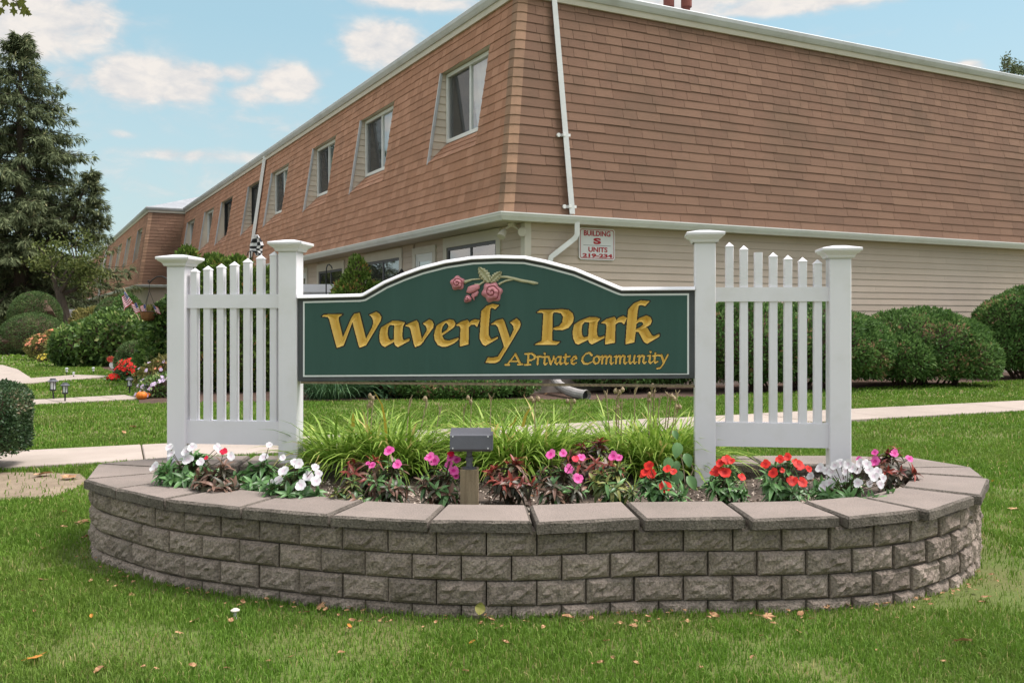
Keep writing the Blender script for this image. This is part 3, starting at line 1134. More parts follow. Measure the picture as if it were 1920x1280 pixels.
obj('hose_bore', mb, M_dark, hose)

ta, tb = px_t(500, 6.7, B1.Lf, OVL), px_t(478, 3.3, B1.Lf, OVL)
pipe('downspout', [slope_pt(B1.Lf, OVL, ta, 6.86, .08), slope_pt(B1.Lf, OVL, ta, 6.7, .08), slope_pt(B1.Lf, OVL, (ta + tb) / 2, 3.0, .08)], .075, M_white, main)
# vent pipes on the roof
for px in (1254, 1287):
    Y = 21.0
    p = at(px, 20, Y)
    mb = MB()
    mb.lathe((p.x, p.y, 6.9), [(.085, 0), (.085, 1.42), (.125, 1.44), (.125, 1.62), (.085, 1.64), (.085, 2.2), (.0, 2.2)], 12)
    obj('vent_pipe', mb, pmat('red_flue', (.22, .07, .05), (.17, .055, .045), 5, .7) if 'red_flue' not in MATS else MATS['red_flue'], main)
# twin security light under the eave corner
fl = B1.Lf(.18, -.16, 2.82)
mb = MB()
mb.lathe((fl.x, fl.y, 2.77), [(0, .07), (.07, .07), (.07, .03), (.03, 0), (0, 0)], 12)
sl = obj('security_light', mb, M_trim, main)
for dx, dz, hd in ((-.14, -.14, Vector((-.25, -.35, -.55))), (.17, -.13, Vector((.05, -.9, -.1)))):
    mb = MB()
    c = fl + Vector((dx, -.06, dz))
    hd.normalize()
    mb.tube([fl + Vector((dx * .2, -.02, -.03)), c - hd * .06], .02, 8)
    mb.tube([c - hd * .07, c - hd * .02, c + hd * .10, c + hd * .105, c + hd * .07], [.03, .055, .075, .062, .055], 14)
    obj('lamp_head', mb, M_trim, sl)

# unit sign on the siding
SGN = thing('building_sign', 'small white and red metal plate reading BUILDING S UNITS 219-234 on the siding', 'sign', v3(C0 + RD * 1.9, 2.2))
st0, st1 = px_t(1083.5, 2.3, B1.R, 0), px_t(1151, 2.3, B1.R, 0)
Yc = B1.R((st0 + st1) / 2, 0, 0).y
sz1, sz0 = H + (HOR - 428.5) / F * Yc, H + (HOR - 487.5) / F * Yc


def rrect(t0, t1, z0, z1, r, off, n=6):
    out = []
    for cx, cz, a0 in ((t1 - r, z1 - r, 0), (t0 + r, z1 - r, 90), (t0 + r, z0 + r, 180), (t1 - r, z0 + r, 270)):
        for k in range(n + 1):
            a = math.radians(a0 + 90 * k / n)
            out.append(B1.R(cx + r * math.cos(a), off, cz + r * math.sin(a)))
    return out


mb = MB()
mb.prism(rrect(st0, st1, sz0, sz1, .055, -.034), v3(LD * .012, 0))
obj('plate', mb, M_signw, SGN)
o_, i_ = rrect(st0 + .022, st1 - .022, sz0 + .022, sz1 - .022, .042, -.0375), rrect(st0 + .032, st1 - .032, sz0 + .032, sz1 - .032, .036, -.0375)
mb = MB()
n = len(o_)
mb.add(o_ + i_, [(k, (k + 1) % n, (k + 1) % n + n, k + n) for k in range(n)])
obj('border', mb, M_red, SGN)


def text_mesh(body, width, height, fn, tc, zc, off, mat, parent, bold=.0, name='lettering'):
    cu = bpy.data.curves.new('text', 'FONT')
    cu.body = body
    cu.offset = bold
    cu.align_x = 'CENTER'
    o = bpy.data.objects.new('text', cu)
    COL.objects.link(o)
    dg = bpy.context.evaluated_depsgraph_get()
    dg.update()
    me = bpy.data.meshes.new_from_object(o.evaluated_get(dg))
    bpy.data.objects.remove(o)
    xs = [v.co.x for v in me.vertices]
    ys = [v.co.y for v in me.vertices]
    x0, x1, y0, y1 = min(xs), max(xs), min(ys), max(ys)
    b = wloc(parent)
    for v in me.vertices:
        u = (v.co.x - (x0 + x1) / 2) / (x1 - x0) * width
        w = (v.co.y - (y0 + y1) / 2) / (y1 - y0) * height
        v.co = fn(tc + u, off, zc + w) - b
    me.materials.clear()
    me.materials.append(mat)
    return link_mesh(name, me, parent)


SW_, SH_ = st1 - st0, sz1 - sz0
tcm = (st0 + st1) / 2
text_mesh('BUILDING', SW_ * .74, SH_ * .17, B1.R, tcm, sz0 + SH_ * .835, -.0375, M_red, SGN, .03)
text_mesh('S', SW_ * .21, SH_ * .20, B1.R, tcm, sz0 + SH_ * .595, -.0375, M_red, SGN, .055)
text_mesh('UNITS', SW_ * .53, SH_ * .16, B1.R, tcm + SW_ * .02, sz0 + SH_ * .325, -.0375, M_red, SGN, .03)
text_mesh('219-234', SW_ * .83, SH_ * .125, B1.R, tcm + SW_ * .01, sz0 + SH_ * .135, -.0375, M_red, SGN, .045)
mb = MB()
mb.box(B1.R(tcm, -.036, sz0 + SH_ * .455), (SW_ * .76, .002, .006), (v3(RD, 0), v3(LD, 0), Vector((0, 0, 1))))
obj('rule_line', mb, M_slate, SGN)

# wall lantern beside the door
wl = thing('wall_lantern', 'black coach lantern mounted on beige siding between the two wide windows', 'lantern', B1.Lf(5.25, -.12, 1.95))
mb = MB()
p = B1.Lf(5.26, -.16, 2.05)
mb.lathe(p, [(.0, .28), (.05, .22), (.10, .17), (.085, .15), (.075, -.06), (.085, -.08), (.03, -.12), (0, -.14)], 6)
obj('lantern_body', mb, M_iron, wl)
mb = MB()
mb.tube([p + Vector((0, 0, -.05)), p + v3(RD * .08, -.10), B1.Lf(5.26, .0, 1.95)], .018, 6)
obj('bracket', mb, M_iron, wl)

# second block, stepped forward at the far end
C1 = C0 + LD * 37.0 - RD * 1.75
far = thing('apartment_building', 'far block of the apartments stepped forward, partly hidden by the conifer', 'building', v3(C1, 0))
B2 = Bld(far, C1, 58.0, 4.0)
holes2 = [(a, a + 2.4, HZ0, HZ1) for a in (2.3, 8.2, 14.0, 20.0, 30.0, 36.0, 42.0, 49.0)]
mansard(B2, holes2, 2.6, (.45, .8), (.3, .55), 0)
for h in holes2:
    upper_window(B2, *h, .13, detail=False)
sweep(B2, gp_, M_white, 'gutter', 58.0, 1.75, OVL, OVR, far)
sweep(B2, [(-INS + .0, 6.74), (-INS + .06, 6.74), (-INS + .075, 6.84), (-INS + .0, 6.84)], M_trim, 'frieze_board', 58.0, 2.4, OVL, OVR, far)
sweep(B2, [(-INS - .02, 6.842), (-INS + .10, 6.842), (-INS + .12, 6.87), (-INS + .155, 6.93), (-INS + .165, 6.99), (-INS + .155, 7.02), (-INS - .02, 7.02)], M_fascia, 'roof_edge', 58.0, 2.4, OVL, OVR, far)
mb = MB()
e0, e1 = v3(C1 + RD * .0 + LD * .3, 7.0), v3(C1 + RD * 5.5 + LD * .3, 7.0)
r0 = v3(C1 + RD * 5.5 + LD * 5.5, 8.9)
mb.add([e0, e1, r0], [(0, 1, 2)])
mb.add([e0, r0, v3(C1 + RD * 5.5 + LD * 58, 8.9), v3(C1 + LD * 58, 7.0)], [(0, 1, 2, 3)])
mb.add([e1, v3(C1 + RD * 11 + LD * .3, 7.0), v3(C1 + RD * 5.5 + LD * 5.5, 8.9)], [(0, 1, 2)])
obj('roof', mb, M_roof, far)
mb = MB()
mb.add([B2.R(0, 0, 0), B2.R(2, 0, 0), B2.R(2, 0, 2.85), B2.R(0, 0, 2.85)], [(0, 1, 2, 3)])
mb.add([B2.Lf(0, 0, 0), B2.Lf(58, 0, 0), B2.Lf(58, 0, 2.85), B2.Lf(0, 0, 2.85)], [(0, 1, 2, 3)])
obj('wall', mb, M_siding, far)
mb = MB()
mb.add([v3(C1 - RD * OVL - LD * OVR, 2.846), B2.R(2, -OVR, 2.846), B2.R(2, .05, 2.846), B2.Lf(58, .05, 2.846), B2.Lf(58, -OVL, 2.846)], [(0, 1, 2, 3, 4)])
obj('soffit', mb, M_trim, far)
pts = [B2.Lf(26, -OVL + INS - .1, 6.86), B2.Lf(26, -OVL - .1, 3.0)]
pipe('downspout', pts, .09, M_white, far)
# ---------------------------------------------------------------- raised planter of split face blocks
planter = thing('planter_wall', 'low curved retaining wall of grey split face blocks with flat cap stones around the flower bed', 'retaining wall', (0, 4.8, 0))
ZC0, ZC1 = .362, .41


def curve_pts(pts, step=.02, closed=True):
    n = len(pts)
    out = []
    for i in range(n):
        p0, p1, p2, p3 = pts[i - 1], pts[i], pts[(i + 1) % n], pts[(i + 2) % n]
        L_ = (p2 - p1).length
        k = max(2, int(L_ / step))
        for j in range(k):
            t = j / k
            out.append(.5 * ((2 * p1) + (p2 - p0) * t + (2 * p0 - 5 * p1 + 4 * p2 - p3) * t * t + (3 * p1 - p0 - 3 * p2 + p3) * t ** 3))
    return out


WALLC = curve_pts(inset_loop(CAPO, .045))
INNER = inset_loop(CAPO, .34)
# arc length table
_seg = [(WALLC[(i + 1) % len(WALLC)] - WALLC[i]).length for i in range(len(WALLC))]
_cum = np.concatenate([[0], np.cumsum(_seg)])
PER = _cum[-1]


def on_wall(s):
    s = s % PER
    i = int(np.searchsorted(_cum, s, 'right') - 1)
    i = min(i, len(WALLC) - 1)
    a, b = WALLC[i], WALLC[(i + 1) % len(WALLC)]
    return a.lerp(b, (s - _cum[i]) / max(_seg[i], 1e-9))


def block_mesh(p, q, z0, z1, proud):
    """one block: chord p-q on the wall face, split face standing proud of bevelled margins"""
    mb = MB()
    d = (q - p)
    L_ = d.length
    d.normalize()
    nn = Vector((d.y, -d.x))          # outward (loop runs counter clockwise)
    h = z1 - z0
    g = .0018

    def P(u, w, o):
        b = p + d * u + nn * o
        return (b.x, b.y, z0 + w)
    ou = [(g, g), (L_ - g, g), (L_ - g, h - g), (g, h - g)]
    cx, cz = .020, .016
    nu, nw = 8, 4
    vs, fs = [], []
    for j in range(nw + 1):
        for i in range(nu + 1):
            edge = i in (0, nu) or j in (0, nw)
            u = cx + (L_ - 2 * cx) * i / nu
            w = cz + (h - 2 * cz) * j / nw
            vs.append(P(u, w, proud + (random.uniform(-.004, .002) if edge else random.uniform(-.006, .012))))
    for j in range(nw):
        for i in range(nu):
            a = j * (nu + 1) + i
            fs.append((a, a + 1, a + nu + 2, a + nu + 1))
    b0 = len(vs)
    for u, w in ou:
        vs.append(P(u, w, 0))
    for u, w in ou:
        vs.append(P(u, w, -.10))
    lo = list(range(nu + 1))
    hi = [nw * (nu + 1) + i for i in range(nu + 1)]
    lf = [j * (nu + 1) for j in range(nw + 1)]
    rt = [j * (nu + 1) + nu for j in range(nw + 1)]
    fs.append([b0, b0 + 1] + lo[::-1])
    fs.append([b0 + 3] + hi + [b0 + 2])
    fs.append([b0 + 3, b0] + lf)
    fs.append([b0 + 1, b0 + 2] + rt[::-1])
    for i in range(4):
        j = (i + 1) % 4
        fs.append((b0 + i, b0 + 4 + i, b0 + 4 + j, b0 + j))
    mb.add(vs, fs, 0, random.random())
    return mb


nblk = int(round(PER / .212))
for k in range(4):
    z1 = ZC0 - .105 * k - .001
    z0 = z1 - .104
    for i in range(nblk):
        s0 = (i + (.5 if k % 2 else 0) + .22) * PER / nblk
        s1 = s0 + PER / nblk
        jit = random.uniform(-.003, .005)
        p, q = on_wall(s0 + .001), on_wall(s1 - .001)
        d = (q - p).normalized()
        nn = Vector((d.y, -d.x))
        # blocks of the right half are turned a little, so each left end stands out
        tw = .012 if (p.x > .2 and p.y < 5.0) else .002
        p2, q2 = p + nn * (jit + tw), q + nn * jit
        o = obj('block', block_mesh(p2, q2, z0, z1, random.uniform(.014, .020)), M_block, planter, org=(p2.x, p2.y, z0))
# cap stones
nc = len(CAPO)
for i in range(nc):
    a, b = CAPO[i].copy(), CAPO[(i + 1) % nc].copy()
    c, d = INNER[(i + 1) % nc].copy(), INNER[i].copy()
    dd = (b - a).normalized()
    nn = Vector((dd.y, -dd.x))
    if 6 <= i <= 11:                   # right hand caps have slipped round
        a += nn * .030
        d += nn * .012
    if i == 11:
        b += nn * .02
    if i in (0, 23):
        a += nn * .012
    e = .006 if i < 6 else .010
    a += dd * e
    b -= dd * e
    d += dd * e * .8
    c -= dd * e * .8
    zt = ZC1 + random.uniform(-.003, .003)
    tilt = random.uniform(-.003, .003)
    ch = .010
    mb = MB()
    q = [a, b, c, d]
    ce = (a + b + c + d) / 4
    qi = [p + (ce - p).normalized() * ch * 1.5 for p in q]
    n_ = 7
    # rough front face: subdivided strip with jitter
    vs = []
    for j in range(n_ + 1):
        p = a.lerp(b, j / n_)
        pi = qi[0].lerp(qi[1], j / n_)
        w = random.uniform(-.004, .004)
        vs += [(p.x + nn.x * w, p.y + nn.y * w, ZC0), (p.x + nn.x * w, p.y + nn.y * w, zt - ch + random.uniform(-.003, .002)), (pi.x, pi.y, zt)]
    fs = []
    for j in range(n_):
        k = j * 3
        fs += [(k, k + 3, k + 4, k + 1), (k + 1, k + 4, k + 5, k + 2)]
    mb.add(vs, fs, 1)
    mb.add([(p.x, p.y, zt) for p in (qi[0], qi[1], qi[2], qi[3])], [(0, 1, 2, 3)], 0)
    for (p1, i1, p2, i2) in ((b, qi[1], c, qi[2]), (c, qi[2], d, qi[3]), (d, qi[3], a, qi[0])):
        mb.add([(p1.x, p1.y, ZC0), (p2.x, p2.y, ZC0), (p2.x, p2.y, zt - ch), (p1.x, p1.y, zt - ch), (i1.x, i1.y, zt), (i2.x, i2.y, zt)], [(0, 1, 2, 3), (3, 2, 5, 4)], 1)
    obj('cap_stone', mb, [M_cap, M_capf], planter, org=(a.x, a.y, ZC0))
# inner liner so no light leaks behind the blocks
inn = inset_loop(CAPO, .135)
mb = MB()
n = len(inn)
mb.add([(p.x, p.y, -.05) for p in inn] + [(p.x, p.y, ZC0 - .002) for p in inn], [(i, (i + 1) % n, (i + 1) % n + n, i + n) for i in range(n)])
inn2 = inset_loop(CAPO, .325)
mb.add([(p.x, p.y, .2) for p in inn2] + [(p.x, p.y, ZC0 - .001) for p in inn2], [(i, (i + 1) % n, (i + 1) % n + n, i + n) for i in range(n)])
obj('backing', mb, M_capf, planter)

# soil, mounded a little, and its gravel and mulch
SOILP = inset_loop(CAPO, .20)


def soil_z(x, y):
    return .325 + .020 * mnoise.noise(Vector((x * 2.1, y * 2.1, 0))) + .012 * mnoise.noise(Vector((x * 7, y * 7, 3)))


xs = np.arange(-2.5, 2.6, .06)
ys = np.arange(3.7, 5.75, .06)
gx, gy = np.meshgrid(xs, ys)
ok = inpoly(gx, gy, SOILP)
mb = MB()
idx = {}
for j in range(len(ys)):
    for i in range(len(xs)):
        idx[(j, i)] = len(mb.v)
        mb.v.append((xs[i], ys[j], soil_z(xs[i], ys[j])))
for j in range(len(ys) - 1):
    for i in range(len(xs) - 1):
        if ok[j, i] and ok[j + 1, i] and ok[j, i + 1] and ok[j + 1, i + 1]:
            mb.f.append([idx[(j, i)], idx[(j, i + 1)], idx[(j + 1, i + 1)], idx[(j + 1, i)]])
            mb.m.append(0)
            mb.t.append(.5)
tag(obj('soil', mb, M_soil, None, smooth=True), kind='structure')
rng = np.random.default_rng(3)
N_ = 9000
X = rng.uniform(-2.3, 2.5, N_)
Y = rng.uniform(3.9, 5.5, N_)
k = inpoly(X, Y, INNER)
X, Y = X[k], Y[k]
Z = np.array([soil_z(a, b) for a, b in zip(X, Y)]) + .003
D = unit(np.stack([rng.normal(size=len(X)), rng.normal(size=len(X)), rng.normal(size=len(X)) * .25], 1))
V, T = leaf_arrays(np.stack([X, Y, Z], 1), D, np.tile([0, 0, 1.0], (len(X), 1)) + rng.normal(size=(len(X), 3)) * .3, rng.uniform(.010, .034, len(X)), rng.uniform(.008, .016, len(X)), .35)
tag(bulk('gravel', V, T, M_chip, np.repeat(rng.random(len(X)), 2)), kind='stuff')

# ---------------------------------------------------------------- sign frame
TH = math.radians(7.6)
SO = Vector(((930 - 960) / F * 5.2, 5.2, 0))
SA = Vector((math.cos(TH), -math.sin(TH), 0))
SN = Vector((-math.sin(TH), -math.cos(TH), 0))      # towards the camera
UP = Vector((0, 0, 1))


def S(px, py, n=0.0):
    """pixel -> (s, z) on the sign plane moved n towards the camera"""
    u = (px - 960) / F
    o = SO + SN * n
    # o + s*SA = (u*Y, Y)
    s = (u * o.y - o.x) / (SA.x - u * SA.y)
    Y = o.y + s * SA.y
    return s, H - (py - HOR) / F * Y


def W(s, z, n=0.0):
    return SO + SA * s + SN * n + UP * z


def sbox(mb, s0, s1, z0, z1, n0, n1, mat=0):
    mb.box(W((s0 + s1) / 2, (z0 + z1) / 2, (n0 + n1) / 2), (s1 - s0, abs(n1 - n0), z1 - z0), (SA, SN, UP), mat)


PWD = .112


def post(wing, sL, zt, zb, lean=0.0):
    mb = MB()
    s0, s1 = sL, sL + PWD
    r = .004
    prof = [(s0 + r, 0), (s1 - r, 0), (s1, -r), (s1, -PWD + r), (s1 - r, -PWD), (s0 + r, -PWD), (s0, -PWD + r), (s0, -r)]
    vs = [W(a + lean * (z_ - zt), z_, b) for z_ in (zb, zt) for a, b in prof]
    n = 8
    mb.add(vs, [(i, (i + 1) % n, (i + 1) % n + n, i + n) for i in range(n)] + [list(range(n, 2 * n))])
    p = obj('post', mb, M_vinyl, wing)
    # moulded cap: cove, ovolo and a low pyramid
    c = sL + PWD / 2
    levels = [(.0, .066), (.006, .071), (.014, .073), (.022, .080), (.030, .092), (.038, .098), (.040, .103), (.052, .104), (.055, .101), (.070, .03), (.072, .0)]
    mb = MB()
    vs, fs = [], []
    zc = zt - .060
    for dz, hw in levels:
        for a, b in ((-1, -1), (1, -1), (1, 1), (-1, 1)):
            vs.append(W(c + a * hw, zc + dz, -PWD / 2 - b * hw))
    for i in range(len(levels) - 1):
        for j in range(4):
            a, b = i * 4 + j, i * 4 + (j + 1) % 4
            fs.append((a, b, b + 4, a + 4))
    mb.add(vs, fs)
    obj('post_cap', mb, M_vinyl, p)
    return p


def picket(wing, sL, zt, zb, pointed=True):
    w = .0425
    s0, s1 = sL, sL + w
    n0, n1 = -PWD / 2 + w / 2, -PWD / 2 - w / 2
    mb = MB()
    ch = .024 if pointed else 0.0
    zz = zt - ch
    e = .003
    prof = [(s0 + e, n0), (s1 - e, n0), (s1, n0 - e), (s1, n1 + e), (s1 - e, n1), (s0 + e, n1), (s0, n1 + e), (s0, n0 - e)]
    vs = [W(a, z_, b) for z_ in (zb, zz) for a, b in prof]
    fs = [(i, (i + 1) % 8, (i + 1) % 8 + 8, i + 8) for i in range(8)]
    if pointed:
        big = [W(s0 - .002, zz, n0 + .002), W(s1 + .002, zz, n0 + .002), W(s1 + .002, zz, n1 - .002), W(s0 - .002, zz, n1 - .002)]
        vs += [q + UP * -.003 for q in big] + big + [W((s0 + s1) / 2, zt, (n0 + n1) / 2)]
        fs += [(16, 17, 21, 20), (17, 18, 22, 21), (18, 19, 23, 22), (19, 16, 20, 23), (20, 21, 24), (21, 22, 24), (22, 23, 24), (23, 20, 24), (16, 19, 18, 17)]
    else:
        fs.append(list(range(8, 16)))
    mb.add(vs, fs)
    return obj('picket', mb, M_vinyl, wing)


def wing(label, posts, pickets, rail_t, rail_b, sL, sR, flat=None):
    w = thing('picket_fence', label, 'fence', W((sL + sR) / 2, .3, -PWD / 2))
    for a in posts:
        post(w, *a)
    c = -PWD / 2
    for (y0, y1), nm in ((rail_t, 'rail'), (rail_b, 'rail')):
        mb = MB()
        za = S(0, 0)[1]
        z1_, z0_ = y0, y1
        sbox(mb, sL, sR, z0_, z1_, c + .028, c - .028)
        obj(nm, mb, M_vinyl, w)
    for i, (s, zt) in enumerate(pickets):
        picket(w, s, zt, rail_b[0] - .01, i != flat)
    return w


zz = lambda px, py, n=0: S(px, py, n)[1]
ss = lambda px, n=0: S(px, 600, n)[0]
C_ = -PWD / 2
# left wing
pl = [(359.5, 502), (384, 498), (409, 494), (433.5, 490), (458.5, 484), (483, 477.5), (508, 471)]
wing('white vinyl picket fence panel left of the green sign, pickets rising to the right',
     [(ss(312.5), zz(330, 480), .25), (ss(521.5), zz(540, 452), .25)],
     [(ss(px, C_), zz(px + 7, py, C_)) for px, py in pl],
     (zz(440, 551.5, C_ + .028), zz(440, 577.5, C_ + .028)), (zz(440, 789, C_ + .028), zz(440, 833, C_ + .028)),
     ss(312.5) + PWD - .004, ss(521.5) + .004)
pr = [(1360, 454), (1387, 460), (1414, 473.5), (1442, 473), (1469.5, 478), (1497, 482), (1525, 486)]
wing('white vinyl picket fence panel right of the green sign, one picket missing its pointed tip',
     [(ss(1303), zz(1325, 434), .25), (ss(1556), zz(1575, 463), .25, .0)],
     [(ss(px, C_), zz(px + 7, py, C_)) for px, py in pr],
     (zz(1450, 538, C_ + .028), zz(1450, 565, C_ + .028)), (zz(1450, 793, C_ + .028), zz(1450, 838, C_ + .028)),
     ss(1303) + PWD - .004, ss(1556) + .004, flat=2)

# ---------------------------------------------------------------- the carved sign
NF = -.012                       # sign front against post front
sign = thing('entrance_sign', 'green arched sign with carved gold lettering Waverly Park and pink roses', 'sign', W(0, 1.3, NF))
top_px = [(559, 553.5), (676, 550.5), (681, 549.5), (692.5, 543), (720, 527), (755, 512), (790, 499.5), (835, 488), (885, 480.5), (935, 478.5), (984, 479.5), (1022, 487), (1080, 502.5), (1115, 517), (1160, 536),
          (1167, 538.5), (1303, 537.5)]
TOP = [Vector(S(px, py, NF)) for px, py in top_px]
TOP = [TOP[0]] + TOP[1:]
ZBOT_L, ZBOT_R = zz(566, 714.5, NF), zz(1303, 709, NF)
sLft, sRgt = TOP[0].x, TOP[-1].x


def off_line(pts, d):
    out = []
    for i, p in enumerate(pts):
        e1 = (p - pts[i - 1]).normalized() if i else (pts[1] - p).normalized()
        e2 = (pts[i + 1] - p).normalized() if i < len(pts) - 1 else e1
        n1, n2 = Vector((e1.y, -e1.x)), Vector((e2.y, -e2.x))
        m_ = n1 + n2
        m_ = m_ / max(m_.length_squared / 2, .5)
        out.append(p + m_ * d)
    return out


MPP = .00302                      # metres per pixel on the sign
T_slab = off_line(TOP, 5.2 * MPP)
# slab behind
mb = MB()
poly = [W(p.x, p.y, NF) for p in T_slab] + [W(sRgt, ZBOT_R, NF), W(sLft, ZBOT_L, NF)]
mb.prism([p - SN * .032 for p in poly[::-1]], -SN * .02)
PANEL = mb
# white moulded top trim following the arch, standing out from the panel
for j in range(len(TOP) - 1):
    pass
mb = MB()
T1, T2 = TOP, off_line(TOP, 6.6 * MPP)
prof = [(0.0, .02), (0.0, -.062), (.0, .026)]
rows = []
for i in range(len(TOP)):
    a, b = T1[i], T2[i]
    c = a.lerp(b, .45)
    rows.append([W(a.x, a.y, NF - .055), W(a.x, a.y, NF + .010), W(a.lerp(b, .10).x, a.lerp(b, .10).y, NF + .014), W(c.x, c.y, NF + .020), W(a.lerp(b, .85).x, a.lerp(b, .85).y, NF + .024), W(b.x, b.y, NF + .022), W(b.x, b.y, NF - .002)])
vs = [q for r in rows for q in r]
k = len(rows[0])
fs = []
for i in range(len(rows) - 1):
    for j in range(k - 1):
        fs.append((i * k + j, (i + 1) * k + j, (i + 1) * k + j + 1, i * k + j + 1))
mb.add(vs, fs)
obj('top_trim', mb, M_vinyl, sign)
mb = MB()
sbox(mb, sLft + .012, sRgt, min(ZBOT_L, ZBOT_R) - .014, min(ZBOT_L, ZBOT_R) - .001, NF - .045, NF - .006)
obj('bottom_rail', mb, M_wood, sign)
# green face polygon and its white border line
Gt = off_line(TOP, 15.5 * MPP)
Wt = off_line(TOP, 12.0 * MPP)
gl, gr = S(571.5, 640, NF)[0], S(1288.5, 640, NF)[0]
zgl, zgr = zz(575, 703.2, NF), zz(1288, 698.5, NF)


def clip(line, s0, s1):
    out = []
    for i in range(len(line) - 1):
        a, b = line[i], line[i + 1]
        if b.x < s0 or a.x > s1:
            continue
        if a.x < s0:
            a = a.lerp(b, (s0 - a.x) / (b.x - a.x))
        if b.x > s1:
            b = a.lerp(b, (s1 - a.x) / (b.x - a.x))
        if not out:
            out.append(a)
        out.append(b)
    return out


LW = 3.2 * MPP
gtop = clip(Gt, gl, gr)
wtop = clip(Wt, gl - LW, gr + LW)
zb_at = lambda s: zgl + (zgr - zgl) * (s - gl) / (gr - gl)
inner_ = [(p.x, p.y) for p in gtop] + [(gr, zgr), (gl, zgl)]
outer_ = [(p.x, p.y) for p in wtop] + [(gr + LW, zgr - LW), (gl - LW, zgl - LW)]
# slate frame band round the face, standing on the backing panel
xsb = np.linspace(sLft, sRgt, 200)
tb_ = [Vector((x, np.interp(x, [p.x for p in T_slab], [p.y for p in T_slab]))) for x in xsb]
gb_ = [Vector((min(max(x, gl), gr), np.interp(min(max(x, gl), gr), [p.x for p in gtop], [p.y for p in gtop]))) for x in xsb]
bo_ = [Vector((x, ZBOT_L + (ZBOT_R - ZBOT_L) * (x - sLft) / (sRgt - sLft))) for x in xsb]
bi_ = [Vector((min(max(x, gl), gr), zb_at(min(max(x, gl), gr)))) for x in xsb]
for i in range(199):
    PANEL.add([W(*gb_[i], NF), W(*gb_[i + 1], NF), W(*tb_[i + 1], NF), W(*tb_[i], NF)], [(0, 1, 2, 3)])
    PANEL.add([W(*bo_[i], NF), W(*bo_[i + 1], NF), W(*bi_[i + 1], NF), W(*bi_[i], NF)], [(0, 1, 2, 3)])
    PANEL.add([W(*bo_[i], NF), W(*bo_[i + 1], NF), W(*bo_[i + 1], NF - .032), W(*bo_[i], NF - .032)], [(3, 2, 1, 0)])
    PANEL.add([W(*tb_[i], NF), W(*tb_[i + 1], NF), W(*tb_[i + 1], NF - .032), W(*tb_[i], NF - .032)], [(0, 1, 2, 3)])
for a_, b_, c_, d_ in ((bo_[0], bi_[0], gb_[0], tb_[0]), (bi_[-1], bo_[-1], tb_[-1], gb_[-1])):
    PANEL.add([W(*a_, NF), W(*b_, NF), W(*c_, NF), W(*d_, NF)], [(0, 1, 2, 3)])
for a_, d_, r_ in ((bo_[0], tb_[0], 1), (bo_[-1], tb_[-1], 0)):
    PANEL.add([W(*a_, NF), W(*d_, NF), W(*d_, NF - .032), W(*a_, NF - .032)], [(0, 1, 2, 3)])
obj('panel', PANEL, M_slate, sign)
# border as four strips
mb = MB()


def resamp(line, n=60):
    x0, x1 = line[0].x, line[-1].x
    xs_ = np.linspace(x0, x1, n)
    return [Vector((x, np.interp(x, [p.x for p in line], [p.y for p in line]))) for x in xs_]


ga, wa = resamp(gtop, 120), resamp(wtop, 120)
for i in range(119):
    mb.add([W(*ga[i], NF + .003), W(*ga[i + 1], NF + .003), W(*wa[i + 1], NF + .003), W(*wa[i], NF + .003)], [(0, 1, 2, 3)])
q = lambda a, b, c, d: mb.add([W(*a, NF + .003), W(*b, NF + .003), W(*c, NF + .003), W(*d, NF + .003)], [(0, 1, 2, 3)])
q((gl - LW, zgl - LW), (gr + LW, zgr - LW), (gr, zgr), (gl, zgl))
q((gl - LW, zgl - LW), (gl, zgl), ga[0], wa[0])
q((gr, zgr), (gr + LW, zgr - LW), wa[-1], ga[-1])
obj('border_line', mb, M_line, sign)

